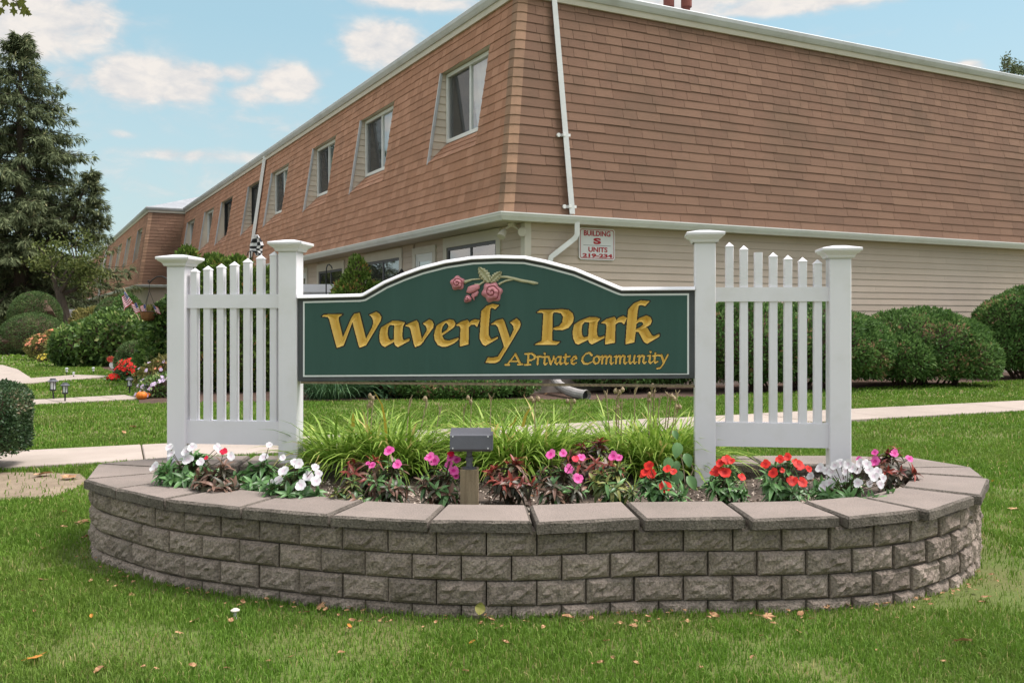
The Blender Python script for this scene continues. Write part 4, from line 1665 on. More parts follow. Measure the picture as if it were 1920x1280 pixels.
# letters: outlines drawn stroke by stroke, carved as V grooves
A_ = lambda p: [(590 + x / 8, 560 + y / 8) for x, y in p]
B_ = lambda p: [(790 + x / 8, 560 + y / 8) for x, y in p]
K_ = 1920 / 280
D_ = lambda p: [(980 + x / K_, 550 + y / K_) for x, y in p]
LETTERS = [
    ('W', [A_([(110, 264), (150, 235), (420, 232), (365, 275), (366, 330), (428, 585), (438, 625), (430, 702), (336, 736), (322, 690), (216, 292), (195, 272)]),
           A_([(385, 650), (426, 580), (560, 275), (600, 225), (672, 211), (640, 300), (570, 345), (437, 700), (400, 712)]),
           A_([(590, 230), (675, 211), (690, 270), (772, 600), (788, 640), (770, 697), (675, 733), (660, 690), (566, 335)]),
           A_([(822, 240), (928, 194), (975, 225), (1003, 275), (992, 328), (962, 380), (775, 692), (730, 680), (772, 600), (862, 430), (882, 370), (876, 310), (850, 265)])]),
    ('a', [A_([(1000, 430), (1090, 378), (1170, 333), (1260, 333), (1355, 353), (1330, 392), (1240, 412), (1180, 395), (1130, 390), (1105, 430), (1095, 520), (1110, 590), (1140, 625), (1190, 605), (1200, 640), (1055, 722), (1010, 697), (980, 640), (973, 560), (983, 480)]),
           A_([(1197, 400), (1240, 370), (1357, 353), (1328, 410), (1320, 480), (1316, 560), (1330, 615), (1350, 620), (1422, 593), (1426, 627), (1250, 724), (1205, 692), (1193, 640), (1194, 480)])]),
    ('v', [A_([(1355, 405), (1440, 358), (1530, 322), (1557, 360), (1610, 610), (1642, 630), (1590, 692), (1508, 724), (1493, 690), (1440, 455), (1420, 422)]),
           A_([(1626, 370), (1720, 309), (1767, 335), (1787, 380), (1781, 432), (1612, 662), (1575, 692), (1558, 680), (1605, 612), (1682, 480), (1682, 440), (1665, 405)])]),
    ('e', [B_([(205, 480), (235, 400), (330, 343), (430, 308), (490, 325), (440, 350), (360, 365), (325, 410), (308, 460), (308, 520), (325, 580), (350, 615), (420, 627), (556, 583), (561, 607), (500, 662), (390, 714), (320, 720), (250, 692), (205, 622), (193, 550)]),
           B_([(370, 355), (430, 308), (490, 325), (510, 367), (502, 412), (470, 442), (310, 552), (303, 520), (390, 460), (410, 410), (395, 375)])]),
    ('r', [B_([(512, 400), (600, 343), (690, 315), (722, 350), (714, 420), (710, 682), (578, 714), (578, 690), (590, 442), (573, 407)]),
           B_([(700, 400), (750, 328), (810, 308), (877, 322), (836, 424), (800, 387), (750, 387), (705, 432)])]),
    ('l', [B_([(903, 185), (980, 108), (1070, 78), (1168, 95), (1110, 157), (1060, 132), (1037, 150), (1027, 250), (1012, 430), (1012, 540), (1040, 600), (1060, 605), (1147, 568), (1152, 592), (963, 704), (920, 682), (878, 600), (878, 540), (893, 300)])]),
    ('y', [B_([(1042, 385), (1130, 323), (1220, 302), (1247, 340), (1330, 592), (1342, 640), (1290, 742), (1250, 752), (1223, 650), (1148, 420), (1118, 388)]),
           B_([(1332, 355), (1430, 292), (1477, 335), (1492, 380), (1477, 432), (1292, 742), (1172, 932), (1110, 962), (962, 957), (1000, 878), (1080, 882), (1150, 865), (1238, 730), (1330, 597), (1387, 460), (1382, 410), (1360, 382)])]),
    ('P', [D_([(182, 245), (225, 213), (420, 210), (400, 247), (387, 262), (380, 600), (397, 612), (482, 620), (440, 657), (153, 657), (200, 630), (243, 612), (248, 590), (268, 262), (250, 247)]),
           D_([(380, 213), (500, 203), (590, 213), (642, 255), (657, 310), (647, 370), (590, 442), (510, 470), (393, 464), (400, 440), (470, 420), (510, 370), (520, 300), (495, 255), (440, 242), (380, 242)])]),
    ('a', [D_([(663, 400), (740, 348), (860, 303), (950, 308), (997, 325), (970, 362), (890, 377), (800, 364), (767, 402), (757, 480), (767, 540), (790, 565), (840, 550), (850, 590), (713, 657), (680, 642), (648, 570), (643, 490)]),
           D_([(858, 375), (900, 345), (997, 325), (965, 370), (955, 450), (957, 530), (975, 560), (1000, 562), (1052, 543), (1052, 572), (890, 654), (855, 632), (843, 590), (848, 470)])]),
    ('r', [D_([(1002, 380), (1080, 328), (1180, 300), (1202, 330), (1192, 390), (1187, 632), (1063, 654), (1060, 620), (1080, 422), (1063, 387)]),
           D_([(1180, 370), (1240, 308), (1295, 288), (1342, 315), (1305, 398), (1270, 368), (1230, 372), (1185, 402)])]),
    ('k', [D_([(1358, 205), (1430, 128), (1520, 90), (1633, 100), (1575, 162), (1520, 147), (1492, 157), (1477, 230), (1452, 500), (1437, 627), (1323, 652), (1323, 620), (1343, 350)]),
           D_([(1440, 377), (1500, 318), (1590, 283), (1642, 305), (1662, 350), (1642, 402), (1570, 442), (1500, 482), (1430, 492), (1430, 470), (1500, 440), (1552, 402), (1540, 368), (1500, 364), (1450, 397)]),
           D_([(1428, 485), (1480, 453), (1560, 438), (1602, 440), (1662, 540), (1690, 550), (1757, 518), (1757, 552), (1600, 647), (1558, 622), (1490, 492), (1450, 492)])]),
]
# tagline: centre lines in the same crop, stroke radius from the direction (broad pen)
TAG = [
    ('A', [[(-198, 915), (-92, 778)], [(-92, 778), (-28, 908)], [(-165, 870), (-60, 868)], [(-222, 914), (-170, 914)], [(-60, 910), (-2, 908)]]),
    ('P', [[(75, 775), (68, 912)], [(35, 775), (120, 772), (158, 800), (150, 838), (110, 856), (80, 852)], [(30, 915), (100, 912)]]),
    ('r', [[(168, 818), (200, 806), (192, 908)], [(198, 825), (225, 806), (246, 812)]]),
    ('i', [[(258, 818), (290, 806), (278, 890), (292, 908), (320, 892)], [(282, 770), (286, 774)]]),
    ('v', [[(308, 812), (335, 812), (362, 905)], [(362, 905), (398, 835), (400, 808)]]),
    ('a', [[(490, 812), (455, 812), (425, 840), (420, 885), (440, 905), (478, 870)], [(494, 808), (482, 870), (490, 905), (520, 892)]]),
    ('t', [[(555, 780), (545, 880), (560, 905), (590, 892)], [(525, 818), (608, 806)]]),
    ('e', [[(640, 865), (690, 832), (682, 806), (655, 810), (628, 850), (632, 892), (655, 906), (690, 888)]]),
    ('C', [[(888, 790), (860, 760), (815, 772), (775, 815), (765, 860), (790, 898), (835, 903), (885, 880)]]),
    ('o', [[(955, 803), (918, 825), (910, 870), (935, 900), (972, 890), (990, 845), (975, 808), (955, 803)]]),
    ('m', [[(1000, 815), (1028, 803), (1020, 900)], [(1024, 840), (1062, 803), (1082, 812), (1074, 900)], [(1078, 840), (1118, 800), (1138, 812), (1130, 885), (1142, 902), (1168, 886)]]),
    ('m', [[(1178, 812), (1206, 800), (1198, 898)], [(1202, 836), (1240, 800), (1258, 808), (1250, 896)], [(1254, 836), (1292, 797), (1312, 808), (1304, 880), (1318, 898), (1342, 882)]]),
    ('u', [[(1350, 808), (1380, 798), (1370, 870), (1385, 896), (1420, 872)], [(1440, 798), (1428, 870), (1440, 895), (1468, 878)]]),
    ('n', [[(1476, 808), (1504, 797), (1496, 892)], [(1500, 832), (1538, 796), (1560, 806), (1550, 874), (1564, 893), (1590, 876)]]),
    ('i', [[(1606, 804), (1640, 794), (1628, 872), (1642, 892), (1672, 874)], [(1642, 748), (1646, 752)]]),
    ('t', [[(1706, 766), (1694, 864), (1708, 888), (1738, 872)], [(1676, 802), (1758, 790)]]),
    ('y', [[(1752, 798), (1784, 792), (1812, 880)], [(1866, 788), (1845, 830), (1800, 915), (1770, 955), (1728, 962)]]),
]
PXC = .62                        # grid step in photograph pixels
gxs = np.arange(594, 1264, PXC)
gys = np.arange(558, 700, PXC)
GX, GY = np.meshgrid(gxs, gys)


def seg_dist(X, Y, a, b):
    dx, dy = b[0] - a[0], b[1] - a[1]
    t = np.clip(((X - a[0]) * dx + (Y - a[1]) * dy) / (dx * dx + dy * dy + 1e-9), 0, 1)
    return np.hypot(X - a[0] - t * dx, Y - a[1] - t * dy)


FIELD = np.full(GX.shape, -99.0)
OWNER = np.full(GX.shape, -1)


def put(sl, d, k):
    sub = FIELD[sl]
    up_ = d > sub
    sub[up_] = d[up_]
    OWNER[sl][up_] = k


names = []
for k, (ch, strokes) in enumerate(LETTERS):
    names.append(ch)
    for st in strokes:
        xs_, ys_ = [p[0] for p in st], [p[1] for p in st]
        i0, i1 = np.searchsorted(gxs, min(xs_) - 5), np.searchsorted(gxs, max(xs_) + 5)
        j0, j1 = np.searchsorted(gys, min(ys_) - 5), np.searchsorted(gys, max(ys_) + 5)
        sl = (slice(j0, j1), slice(i0, i1))
        X, Y = GX[sl], GY[sl]
        d = np.full(X.shape, 99.0)
        for i in range(len(st)):
            d = np.minimum(d, seg_dist(X, Y, st[i - 1], st[i]))
        put(sl, np.where(inpoly(X, Y, st), d, -d), k)
for k2, (ch, strokes) in enumerate(TAG):
    names.append(ch)
    for st in strokes:
        st = D_(st)
        xs_, ys_ = [p[0] for p in st], [p[1] for p in st]
        i0, i1 = np.searchsorted(gxs, min(xs_) - 6), np.searchsorted(gxs, max(xs_) + 6)
        j0, j1 = np.searchsorted(gys, min(ys_) - 6), np.searchsorted(gys, max(ys_) + 6)
        sl = (slice(j0, j1), slice(i0, i1))
        X, Y = GX[sl], GY[sl]
        d = np.full(X.shape, -99.0)
        for a, b in zip(st[:-1], st[1:]):
            ang = math.atan2(-(b[1] - a[1]), b[0] - a[0])
            r = .95 + 1.15 * abs(math.sin(ang - math.radians(38)))
            if len(st) == 2 and math.hypot(b[0] - a[0], b[1] - a[1]) < 2:
                r = 1.9
            d = np.maximum(d, r - seg_dist(X, Y, a, b))
        put(sl, d, len(LETTERS) + k2)

# the face sheet and its letters share one grid; depth follows the distance to the outline
nj, ni = FIELD.shape
mxF = np.maximum(np.maximum(FIELD[:-1, :-1], FIELD[1:, :-1]), np.maximum(FIELD[:-1, 1:], FIELD[1:, 1:]))
ctr = (FIELD[:-1, :-1] + FIELD[1:, :-1] + FIELD[:-1, 1:] + FIELD[1:, 1:]) / 4
big_ = OWNER[:-1, :-1] < len(LETTERS)
outl = np.where(big_, -2.3, -1.15)
cellown = np.where(ctr > outl, OWNER[:-1, :-1], -1)
gold = ctr > 0
DEPTH = np.clip(FIELD, 0, 99) * MPP * 1.05
s_of = np.array([S(px, 640, NF)[0] for px in gxs])
# z depends on depth of the column
yofs = SO.y + SN.y * NF + s_of * SA.y


def grid_world(jj, ii, lift=.004):
    z = H - (gys[jj] - HOR) / F * yofs[ii]
    n = NF + lift - DEPTH[jj, ii]
    s = s_of[ii]
    return np.stack([SO.x + SA.x * s + SN.x * n, SO.y + SA.y * s + SN.y * n, z], -1)


for k, ch in enumerate(names):
    J, I = np.nonzero(cellown == k)
    if not len(J):
        continue
    quads = np.stack([J * ni + I, (J + 1) * ni + I, (J + 1) * ni + I + 1, J * ni + I + 1], 1)
    u, inv = np.unique(quads, return_inverse=True)
    Vv = grid_world(u // ni, u % ni)
    g_ = gold[J, I]
    base = wloc(sign)
    me = raw_mesh('letter', (Vv - np.array(base)).tolist(), inv.reshape(-1, 4).tolist(), [M_gold, M_black], np.where(g_, 0, 1).tolist())
    o = link_mesh('letter', me, sign)
# green face: rows of runs between the letter cells, bounded by the arch
mb = MB()
gtx, gty = [p.x for p in gtop], [p.y for p in gtop]
LIFT = .004


def face_pt(px, py):
    s_, z_ = S(px, py, NF + LIFT)
    return s_, z_


row_top = gys[0]


def strip_quad(x0, x1, y0, y1):
    (sa, za), (sb, zb_) = face_pt(x0, y0), face_pt(x1, y0)
    (sc, zc), (sd, zd) = face_pt(x1, y1), face_pt(x0, y1)
    mb.add([W(sd, zd, NF + LIFT), W(sc, zc, NF + LIFT), W(sb, zb_, NF + LIFT), W(sa, za, NF + LIFT)], [(0, 1, 2, 3)], 0, .5)


# pixel extents of the face
pxl = [571.5, 1288.5]


def top_y(px):
    s_ = S(px, 600, NF)[0]
    z_ = np.interp(s_, gtx, gty)
    Y_ = (SO + SN * NF).y + s_ * SA.y
    return HOR - (z_ - H) / Y_ * F


def bot_y(px):
    s_ = S(px, 600, NF)[0]
    z_ = zb_at(s_)
    Y_ = (SO + SN * NF).y + s_ * SA.y
    return HOR - (z_ - H) / Y_ * F


# vertical columns: above the lettering grid, grid rows, below
cols = np.concatenate([[571.5], gxs, [1288.5]])
colx = [571.5] + list(gxs[::12]) + ([gxs[-1]] if gxs[-1] not in gxs[::12] else []) + [1288.5]
for a, b in zip(colx[:-1], colx[1:]):
    ta_, tb_ = top_y(a), top_y(b)
    yA = max(gys[0], 0)
    # above the grid (arch region) down to the first grid row
    if ta_ < gys[0] or tb_ < gys[0]:
        pts = [(a, min(ta_, gys[0])), (b, min(tb_, gys[0])), (b, gys[0]), (a, gys[0])]
        vs = [W(*face_pt(*p), NF + LIFT) for p in pts]
        mb.add(vs[::-1], [(0, 1, 2, 3)], 0, .5)
    ba, bb_ = bot_y(a), bot_y(b)
    vs = [W(*face_pt(*p), NF + LIFT) for p in ((a, gys[-1]), (b, gys[-1]), (b, bb_), (a, ba))]
    mb.add(vs[::-1], [(0, 1, 2, 3)], 0, .5)
for (a, b) in ((571.5, gxs[0]), (gxs[-1], 1288.5)):
    y0 = max(gys[0], max(top_y(a), top_y(b)))
    vs = [W(*face_pt(*p), NF + LIFT) for p in ((a, max(gys[0], top_y(a))), (b, max(gys[0], top_y(b))), (b, gys[-1]), (a, gys[-1]))]
    mb.add(vs[::-1], [(0, 1, 2, 3)], 0, .5)
tops = np.array([top_y(x) for x in gxs])
for j in range(nj - 1):
    own = cellown[j]
    y0, y1 = gys[j], gys[j + 1]
    i = 0
    while i < ni - 1:
        if own[i] >= 0:
            i += 1
            continue
        k = i
        while k < ni - 1 and own[k] < 0:
            k += 1
        # rows crossing the arch shoulders are trimmed to below its line
        if y0 < 568:
            inside = tops[i:k + 1] <= y0 + .01
            ii = np.nonzero(inside)[0]
            if len(ii) > 1:
                strip_quad(gxs[i + ii[0]], gxs[i + ii[-1]], y0, y1)
        else:
            strip_quad(gxs[i], gxs[k], y0, y1)
        i = k
obj('face', mb, M_green, sign)

# roses, leaves and stems in relief
E_ = lambda x, y: (820 + x / 9.143, 480 + y / 9.143)


def rose(cx, cy, r, lobes, turns, seed, outline=None, squash=1.0, rot=0.0):
    rnd = random.Random(seed)
    px, py = E_(cx, cy)
    s0, z0 = S(px, py, NF)
    R_ = r / 9.143 * MPP
    nr, na = 22, 64
    vs, fs, tn = [], [], []
    def groove(rr, a):
        ph = (a + rr * turns * 2 * PI) / (2 * PI)
        f = ph - math.floor(ph)
        return math.exp(-((f - .5) / .14) ** 2) * (1 if rr < .80 else 0)
    for i in range(nr + 1):
        rr = i / nr
        for k in range(na):
            a = 2 * PI * k / na
            ro = R_ * (1 + .10 * math.cos(lobes * a + rot) * rr ** 2 + .03 * math.cos(2 * a + seed) * rr)
            h = .030 * (1 - rr ** 2.6) + .006 * math.cos(lobes * a + rot) * rr * (1 - rr) - .010 * groove(rr, a) + .004
            if i == nr:
                h = .0
            x, y = rr * ro * math.cos(a), rr * ro * math.sin(a) * squash
            x, y = x * math.cos(rot) - y * math.sin(rot), x * math.sin(rot) + y * math.cos(rot)
            vs.append(W(s0 + x, z0 + y, NF + .004 + h))
    for i in range(nr):
        for k in range(na):
            a, b = i * na + k, i * na + (k + 1) % na
            fs.append((a, a + na, b + na, b))
            tn.append(groove((i + .5) / nr, 2 * PI * (k + .5) / na))
    m_ = MB()
    for f, t in zip(fs, tn):
        m_.f.append(list(f))
        m_.m.append(0)
        m_.t.append(t)
    m_.v = [tuple(p) for p in vs]
    return obj('rose', m_, M_rose, sign, smooth=True)


rose(350, 465, 128, 5, 2.3, 3, squash=.92, rot=.5)
rose(940, 620, 172, 6, 2.2, 8, rot=.2)


def relief(name, pts, h, mat, bulge=None, tone=.4):
    """flat outline raised into a rounded relief around its centre line"""
    P_ = [S(*E_(x, y), NF) for x, y in pts]
    c = (sum(p[0] for p in P_) / len(P_), sum(p[1] for p in P_) / len(P_))
    m_ = MB()
    n = len(P_)
    rings = [(1.0, 0.0), (.97, h * .5), (.75, h * .85), (.4, h), (.0, h)]
    vs = []
    for f, hh in rings:
        for p in P_:
            vs.append(W(c[0] + (p[0] - c[0]) * f, c[1] + (p[1] - c[1]) * f, NF + .004 + hh))
    fs = []
    for i in range(len(rings) - 1):
        for k in range(n):
            a, b = i * n + k, i * n + (k + 1) % n
            fs.append((a, b, b + n, a + n))
    m_.add(vs, fs, 0, tone)
    return obj(name, m_, mat, sign, smooth=False)


relief('rosebud', [(500, 625), (530, 530), (600, 500), (700, 480), (735, 500), (725, 560), (640, 620), (560, 645)], .022, M_rose, tone=.1)
relief('rosebud', [(590, 650), (700, 590), (715, 620), (690, 680), (640, 710), (635, 765), (605, 720), (585, 690)], .014, M_rose, tone=.25)
rose(525, 735, 62, 3, 1.4, 5, squash=1.15, rot=-.5)


def leaf_relief(base, tip, wid, teeth):
    bx, by = base
    tx, ty = tip
    dx, dy = tx - bx, ty - by
    L_ = math.hypot(dx, dy)
    ux, uy = dx / L_, dy / L_
    vx, vy = -uy, ux
    n = teeth * 2
    left, right, mid = [], [], []
    for i in range(n + 1):
        t = i / n
        w = wid * (math.sin(PI * min(1, t * .9 + .08)) ** .8) * (1.12 if i % 2 else .84)
        if i == n:
            w = 0
        back = -.06 * L_ if i % 2 == 0 else 0.02 * L_
        mid.append((bx + dx * t, by + dy * t))
        left.append((bx + dx * t + vx * w - ux * back * 0, by + dy * t + vy * w))
        right.append((bx + dx * t - vx * w, by + dy * t - vy * w))
    m_ = MB()
    f3 = lambda p, h: W(*S(*E_(*p), NF), NF + .004 + h)
    for side in (left, right):
        for i in range(n):
            a, b, c, d = mid[i], mid[i + 1], side[i + 1], side[i]
            mm1 = ((a[0] + d[0]) / 2, (a[1] + d[1]) / 2)
            mm2 = ((b[0] + c[0]) / 2, (b[1] + c[1]) / 2)
            m_.add([f3(a, .008), f3(b, .008), f3(mm2, .018), f3(mm1, .018 if i % 2 else .013), f3(c, .006), f3(d, .006), f3(c, 0), f3(d, 0)], [(0, 1, 2, 3), (3, 2, 4, 5), (5, 4, 6, 7)], 0, random.uniform(.3, .7))
    return obj('leaf', m_, M_rleaf, sign)


leaf_relief((905, 450), (712, 192), 88, 6)
leaf_relief((915, 450), (1105, 268), 70, 6)


def stem_relief(pts, rads):
    m_ = MB()
    P_ = [W(*S(*E_(x, y), NF), NF + .008) for x, y in pts]
    m_.tube(P_, [r / 9.143 * MPP for r in rads], 8, 0, .5)
    return obj('stem', m_, M_rleaf, sign, smooth=True)


stem_relief([(1050, 375), (1110, 358), (1200, 362), (1320, 390), (1450, 425), (1560, 440), (1650, 462), (1730, 468)], [12, 20, 22, 26, 28, 24, 30, 14])
stem_relief([(1060, 490), (1090, 465), (1180, 425), (1300, 400)], [26, 16, 18, 18])
stem_relief([(470, 450), (520, 430), (600, 405), (740, 392)], [34, 24, 15, 15])
stem_relief([(640, 480), (730, 490), (770, 460), (820, 435)], [10, 20, 15, 13])

# ---------------------------------------------------------------- sign spotlight on its stub post
lp = W(0, 0, 0)
Ys = 4.30
pc = at(879.5, 905, Ys)
spot = thing('sign_spotlight', 'dark grey box spotlight on a short weathered wooden post inside the planter', 'spotlight', (pc.x, pc.y + .04, .3))
mb = MB()
hw = .042
zt = at(880, 880, Ys).z
for a in range(1):
    pts = [(-hw, -hw), (hw, -hw), (hw, hw), (-hw, hw)]
    vs = []
    for z_, e in ((.26, 0), (.34, .001), (zt - .004, 0), (zt, .003)):
        vs += [(pc.x + x * (1 - e * 10), pc.y + .04 + y * (1 - e * 10), z_) for x, y in pts]
    fs = [(i * 4 + j, i * 4 + (j + 1) % 4, (i + 1) * 4 + (j + 1) % 4, (i + 1) * 4 + j) for i in range(3) for j in range(4)] + [(12, 13, 14, 15)]
    mb.add(vs, fs)
obj('post', mb, M_wood, spot)
mb = MB()
mb.lathe((pc.x, pc.y + .03, zt), [(.034, 0), (.034, .006), (.016, .010), (.014, .035), (.018, .037), (.018, .055), (.013, .058), (.013, .085)], 14)
obj('swivel_mount', mb, M_bronze, spot)
z0, z1 = at(880, 845, Ys).z, at(880, 813, Ys).z
x0, x1 = at(844, 0, Ys).x, at(920, 0, Ys).x
mb = MB()
b0, b1 = pc.y - .03, pc.y + .11
# long box leaning back a little, front face wider below, bevelled edges
prof = [(b0 + .012, z0), (b0 + .0, z0 + .012), (b0 + .010, z1 - .006), (b0 + .018, z1), (b1 - .02, z1 + .018), (b1, z1 - .01), (b1 - .005, z0 + .02), (b1 - .03, z0 + .004)]
n = len(prof)
vs = [(x, y, z) for x in (x0, x1) for y, z in prof]
mb.add(vs, [(i, (i + 1) % n, (i + 1) % n + n, i + n) for i in range(n)] + [list(range(n)), list(range(n, 2 * n))[::-1]])
obj('housing', mb, M_bronze, spot)
mb = MB()
e = .006
vs = [(x1 + d, y, z) for d in (0, .010) for y, z in ((b0 + e, z0 + e), (b1 - .02, z0 + e), (b1 - .01, z1), (b0 + .02, z1 - .004))]
mb.add(vs, [(0, 1, 5, 4), (1, 2, 6, 5), (2, 3, 7, 6), (3, 0, 4, 7), (4, 5, 6, 7)])
obj('end_cap', mb, M_bronze, spot)
for px, py in ((849, 818), (915, 818), (849, 840), (915, 840)):
    p = at(px, py, b0 + .004)
    mb = MB()
    mb.tube([p, p + Vector((0, -.006, 0))], .0035, 8)
    obj('screw', mb, M_lamp, spot)
# ---------------------------------------------------------------- lawn
def lawn_mask(X, Y):
    m = ~inpoly(X, Y, inset_loop(CAPO, .03))
    m &= ~inpoly(X, Y, SWPOLY)
    for p in PATHS:
        m &= ~inpoly(X, Y, p)
    for b in BEDS:
        m &= ~inpoly(X, Y, b)
    return m


def in_view(X, Y, margin=.06):
    return (np.abs(X / Y) < .556 + margin) & (Y > 2.9)


def patch_noise(X, Y, s, seed):
    r = np.random.default_rng(seed)
    g = r.random((96, 96))
    x, y = (X * s) % 95, (Y * s) % 95
    i, j = x.astype(int), y.astype(int)
    fx, fy = x - i, y - j
    fx, fy = fx * fx * (3 - 2 * fx), fy * fy * (3 - 2 * fy)
    return (g[j, i] * (1 - fx) + g[j, i + 1] * fx) * (1 - fy) + (g[j + 1, i] * (1 - fx) + g[j + 1, i + 1] * fx) * fy


def grass(zones, seed):
    r = np.random.default_rng(seed)
    Vs, Ts, Tn, off = [], [], [], 0
    for (x0, x1, y0, y1, dens, hl, hh, w) in zones:
        n = int((x1 - x0) * (y1 - y0) * dens)
        X, Y = r.uniform(x0, x1, n), r.uniform(y0, y1, n)
        k = in_view(X, Y) & lawn_mask(X, Y)
        # worn and bare spots
        pn = patch_noise(X, Y, 1.7, 5) * .6 + patch_noise(X, Y, 5.5, 6) * .4
        keep = r.random(n) < np.clip((pn - .12) * 4, .45, 1)
        dl = inpoly(X, Y, DIRT)
        keep &= (~dl) | (r.random(n) < .05)
        # thin and short against the wall on the right side
        rx = np.hypot((X - 2.55) / .9, (Y - 4.3) / .9)
        keep &= r.random(n) < np.clip(rx - .15, .12, 1)
        wl = inpoly(X, Y, inset_loop(CAPO, -.14))
        keep &= (~wl) | (r.random(n) < .55)
        k &= keep
        X, Y, pn, wl = X[k], Y[k], pn[k], wl[k]
        n = len(X)
        a = r.uniform(0, 2 * PI, n)
        h = r.uniform(hl, hh, n) * (.62 + .6 * pn) * np.where(wl, .8, 1)
        lean = r.uniform(.15, 1.0, n)
        cl = patch_noise(X, Y, 9, 9)
        ax, ay = np.cos(a + cl * 3), np.sin(a + cl * 3)
        ww = w * r.uniform(.7, 1.3, n)
        b = r.uniform(0, 2 * PI, n)
        sx, sy = np.cos(b) * ww, np.sin(b) * ww
        p0 = np.stack([X - sx, Y - sy, np.zeros(n)], 1)
        p1 = np.stack([X + sx, Y + sy, np.zeros(n)], 1)
        m = np.stack([X + ax * h * lean * .25, Y + ay * h * lean * .25, h * .62], 1)
        p2 = m + np.stack([sx * .75, sy * .75, 0 * X], 1)
        p3 = m - np.stack([sx * .75, sy * .75, 0 * X], 1)
        p4 = np.stack([X + ax * h * lean * .8, Y + ay * h * lean * .8, h * np.clip(1.05 - .35 * lean, .4, 1)], 1)
        V = np.stack([p0, p1, p2, p3, p4], 1).reshape(-1, 3)
        kk = np.arange(n)[:, None] * 5
        T = np.concatenate([kk + [0, 1, 2], kk + [0, 2, 3], kk + [3, 2, 4]], 1).reshape(-1, 3)
        Vs.append(V)
        Ts.append(T + off)
        off += len(V)
        tn = np.clip(r.random(n) * .80 + (.55 - pn) * .35 + np.where(r.random(n) < .035, .9, 0), 0, 1)
        Tn.append(np.repeat(tn, 3))
    return np.concatenate(Vs), np.concatenate(Ts), np.concatenate(Tn)


zones = [(-2.5, 2.5, 2.9, 4.5, 17000, .022, .048, .0019), (-4, 4, 4.4, 6.4, 9500, .024, .050, .0026), (-6, 6, 6.4, 9.5, 3600, .028, .054, .0040),
         (-9, 9, 9.5, 14.5, 1300, .028, .055, .0062), (-15, 14, 14.5, 24, 420, .03, .06, .012), (-26, -6, 24, 60, 60, .04, .09, .03)]
V, T, tn = grass(zones, 11)
tag(bulk('lawn_grass', V, T, M_grass, tn), kind='stuff')

# ---------------------------------------------------------------- fallen leaves
def dry_leaf_mesh(kind, mat, seed):
    r = random.Random(seed)
    mb = MB()
    if kind == 'oval':
        n = 5
        vs = []
        for i in range(n + 1):
            t = i / n
            w = .30 * math.sin(PI * (t * .94 + .03)) ** .8
            c = .14 * math.sin(t * 3 + seed) + .10 * t * t
            vs += [(t - .5, -w, c + .10 + r.uniform(-.03, .05)), (t - .5, 0, c), (t - .5, w, c + .12 + r.uniform(-.03, .06))]
        fs = []
        for i in range(n):
            k = i * 3
            fs += [(k, k + 1, k + 4, k + 3), (k + 1, k + 2, k + 5, k + 4)]
        mb.add(vs, fs)
        mb.tube([(-.5, 0, .0), (-.72, .05, .03)], .015, 4)
    else:
        # lobed maple leaf
        ang = [(-180, .16), (-150, .42), (-120, .30), (-95, .62), (-75, .44), (-55, .72), (-32, .42), (-16, .60), (0, .86), (16, .60), (32, .42), (55, .72), (75, .44), (95, .62), (120, .30), (150, .42)]
        pts = [(math.cos(math.radians(a)) * q, math.sin(math.radians(a)) * q) for a, q in ang]
        vs = [(0, 0, .02)] + [(x, y, .10 * math.hypot(x, y) * (1 + r.uniform(-1, 1.6))) for x, y in pts]
        fs = [(0, i + 1, (i + 1) % len(pts) + 1) for i in range(len(pts))]
        mb.add(vs, fs)
        mb.tube([(-.16, 0, .02), (-.6, .08, .0)], .018, 4)
    return raw_mesh('dry_leaf', mb.v, mb.f, mat, None, mb.t)


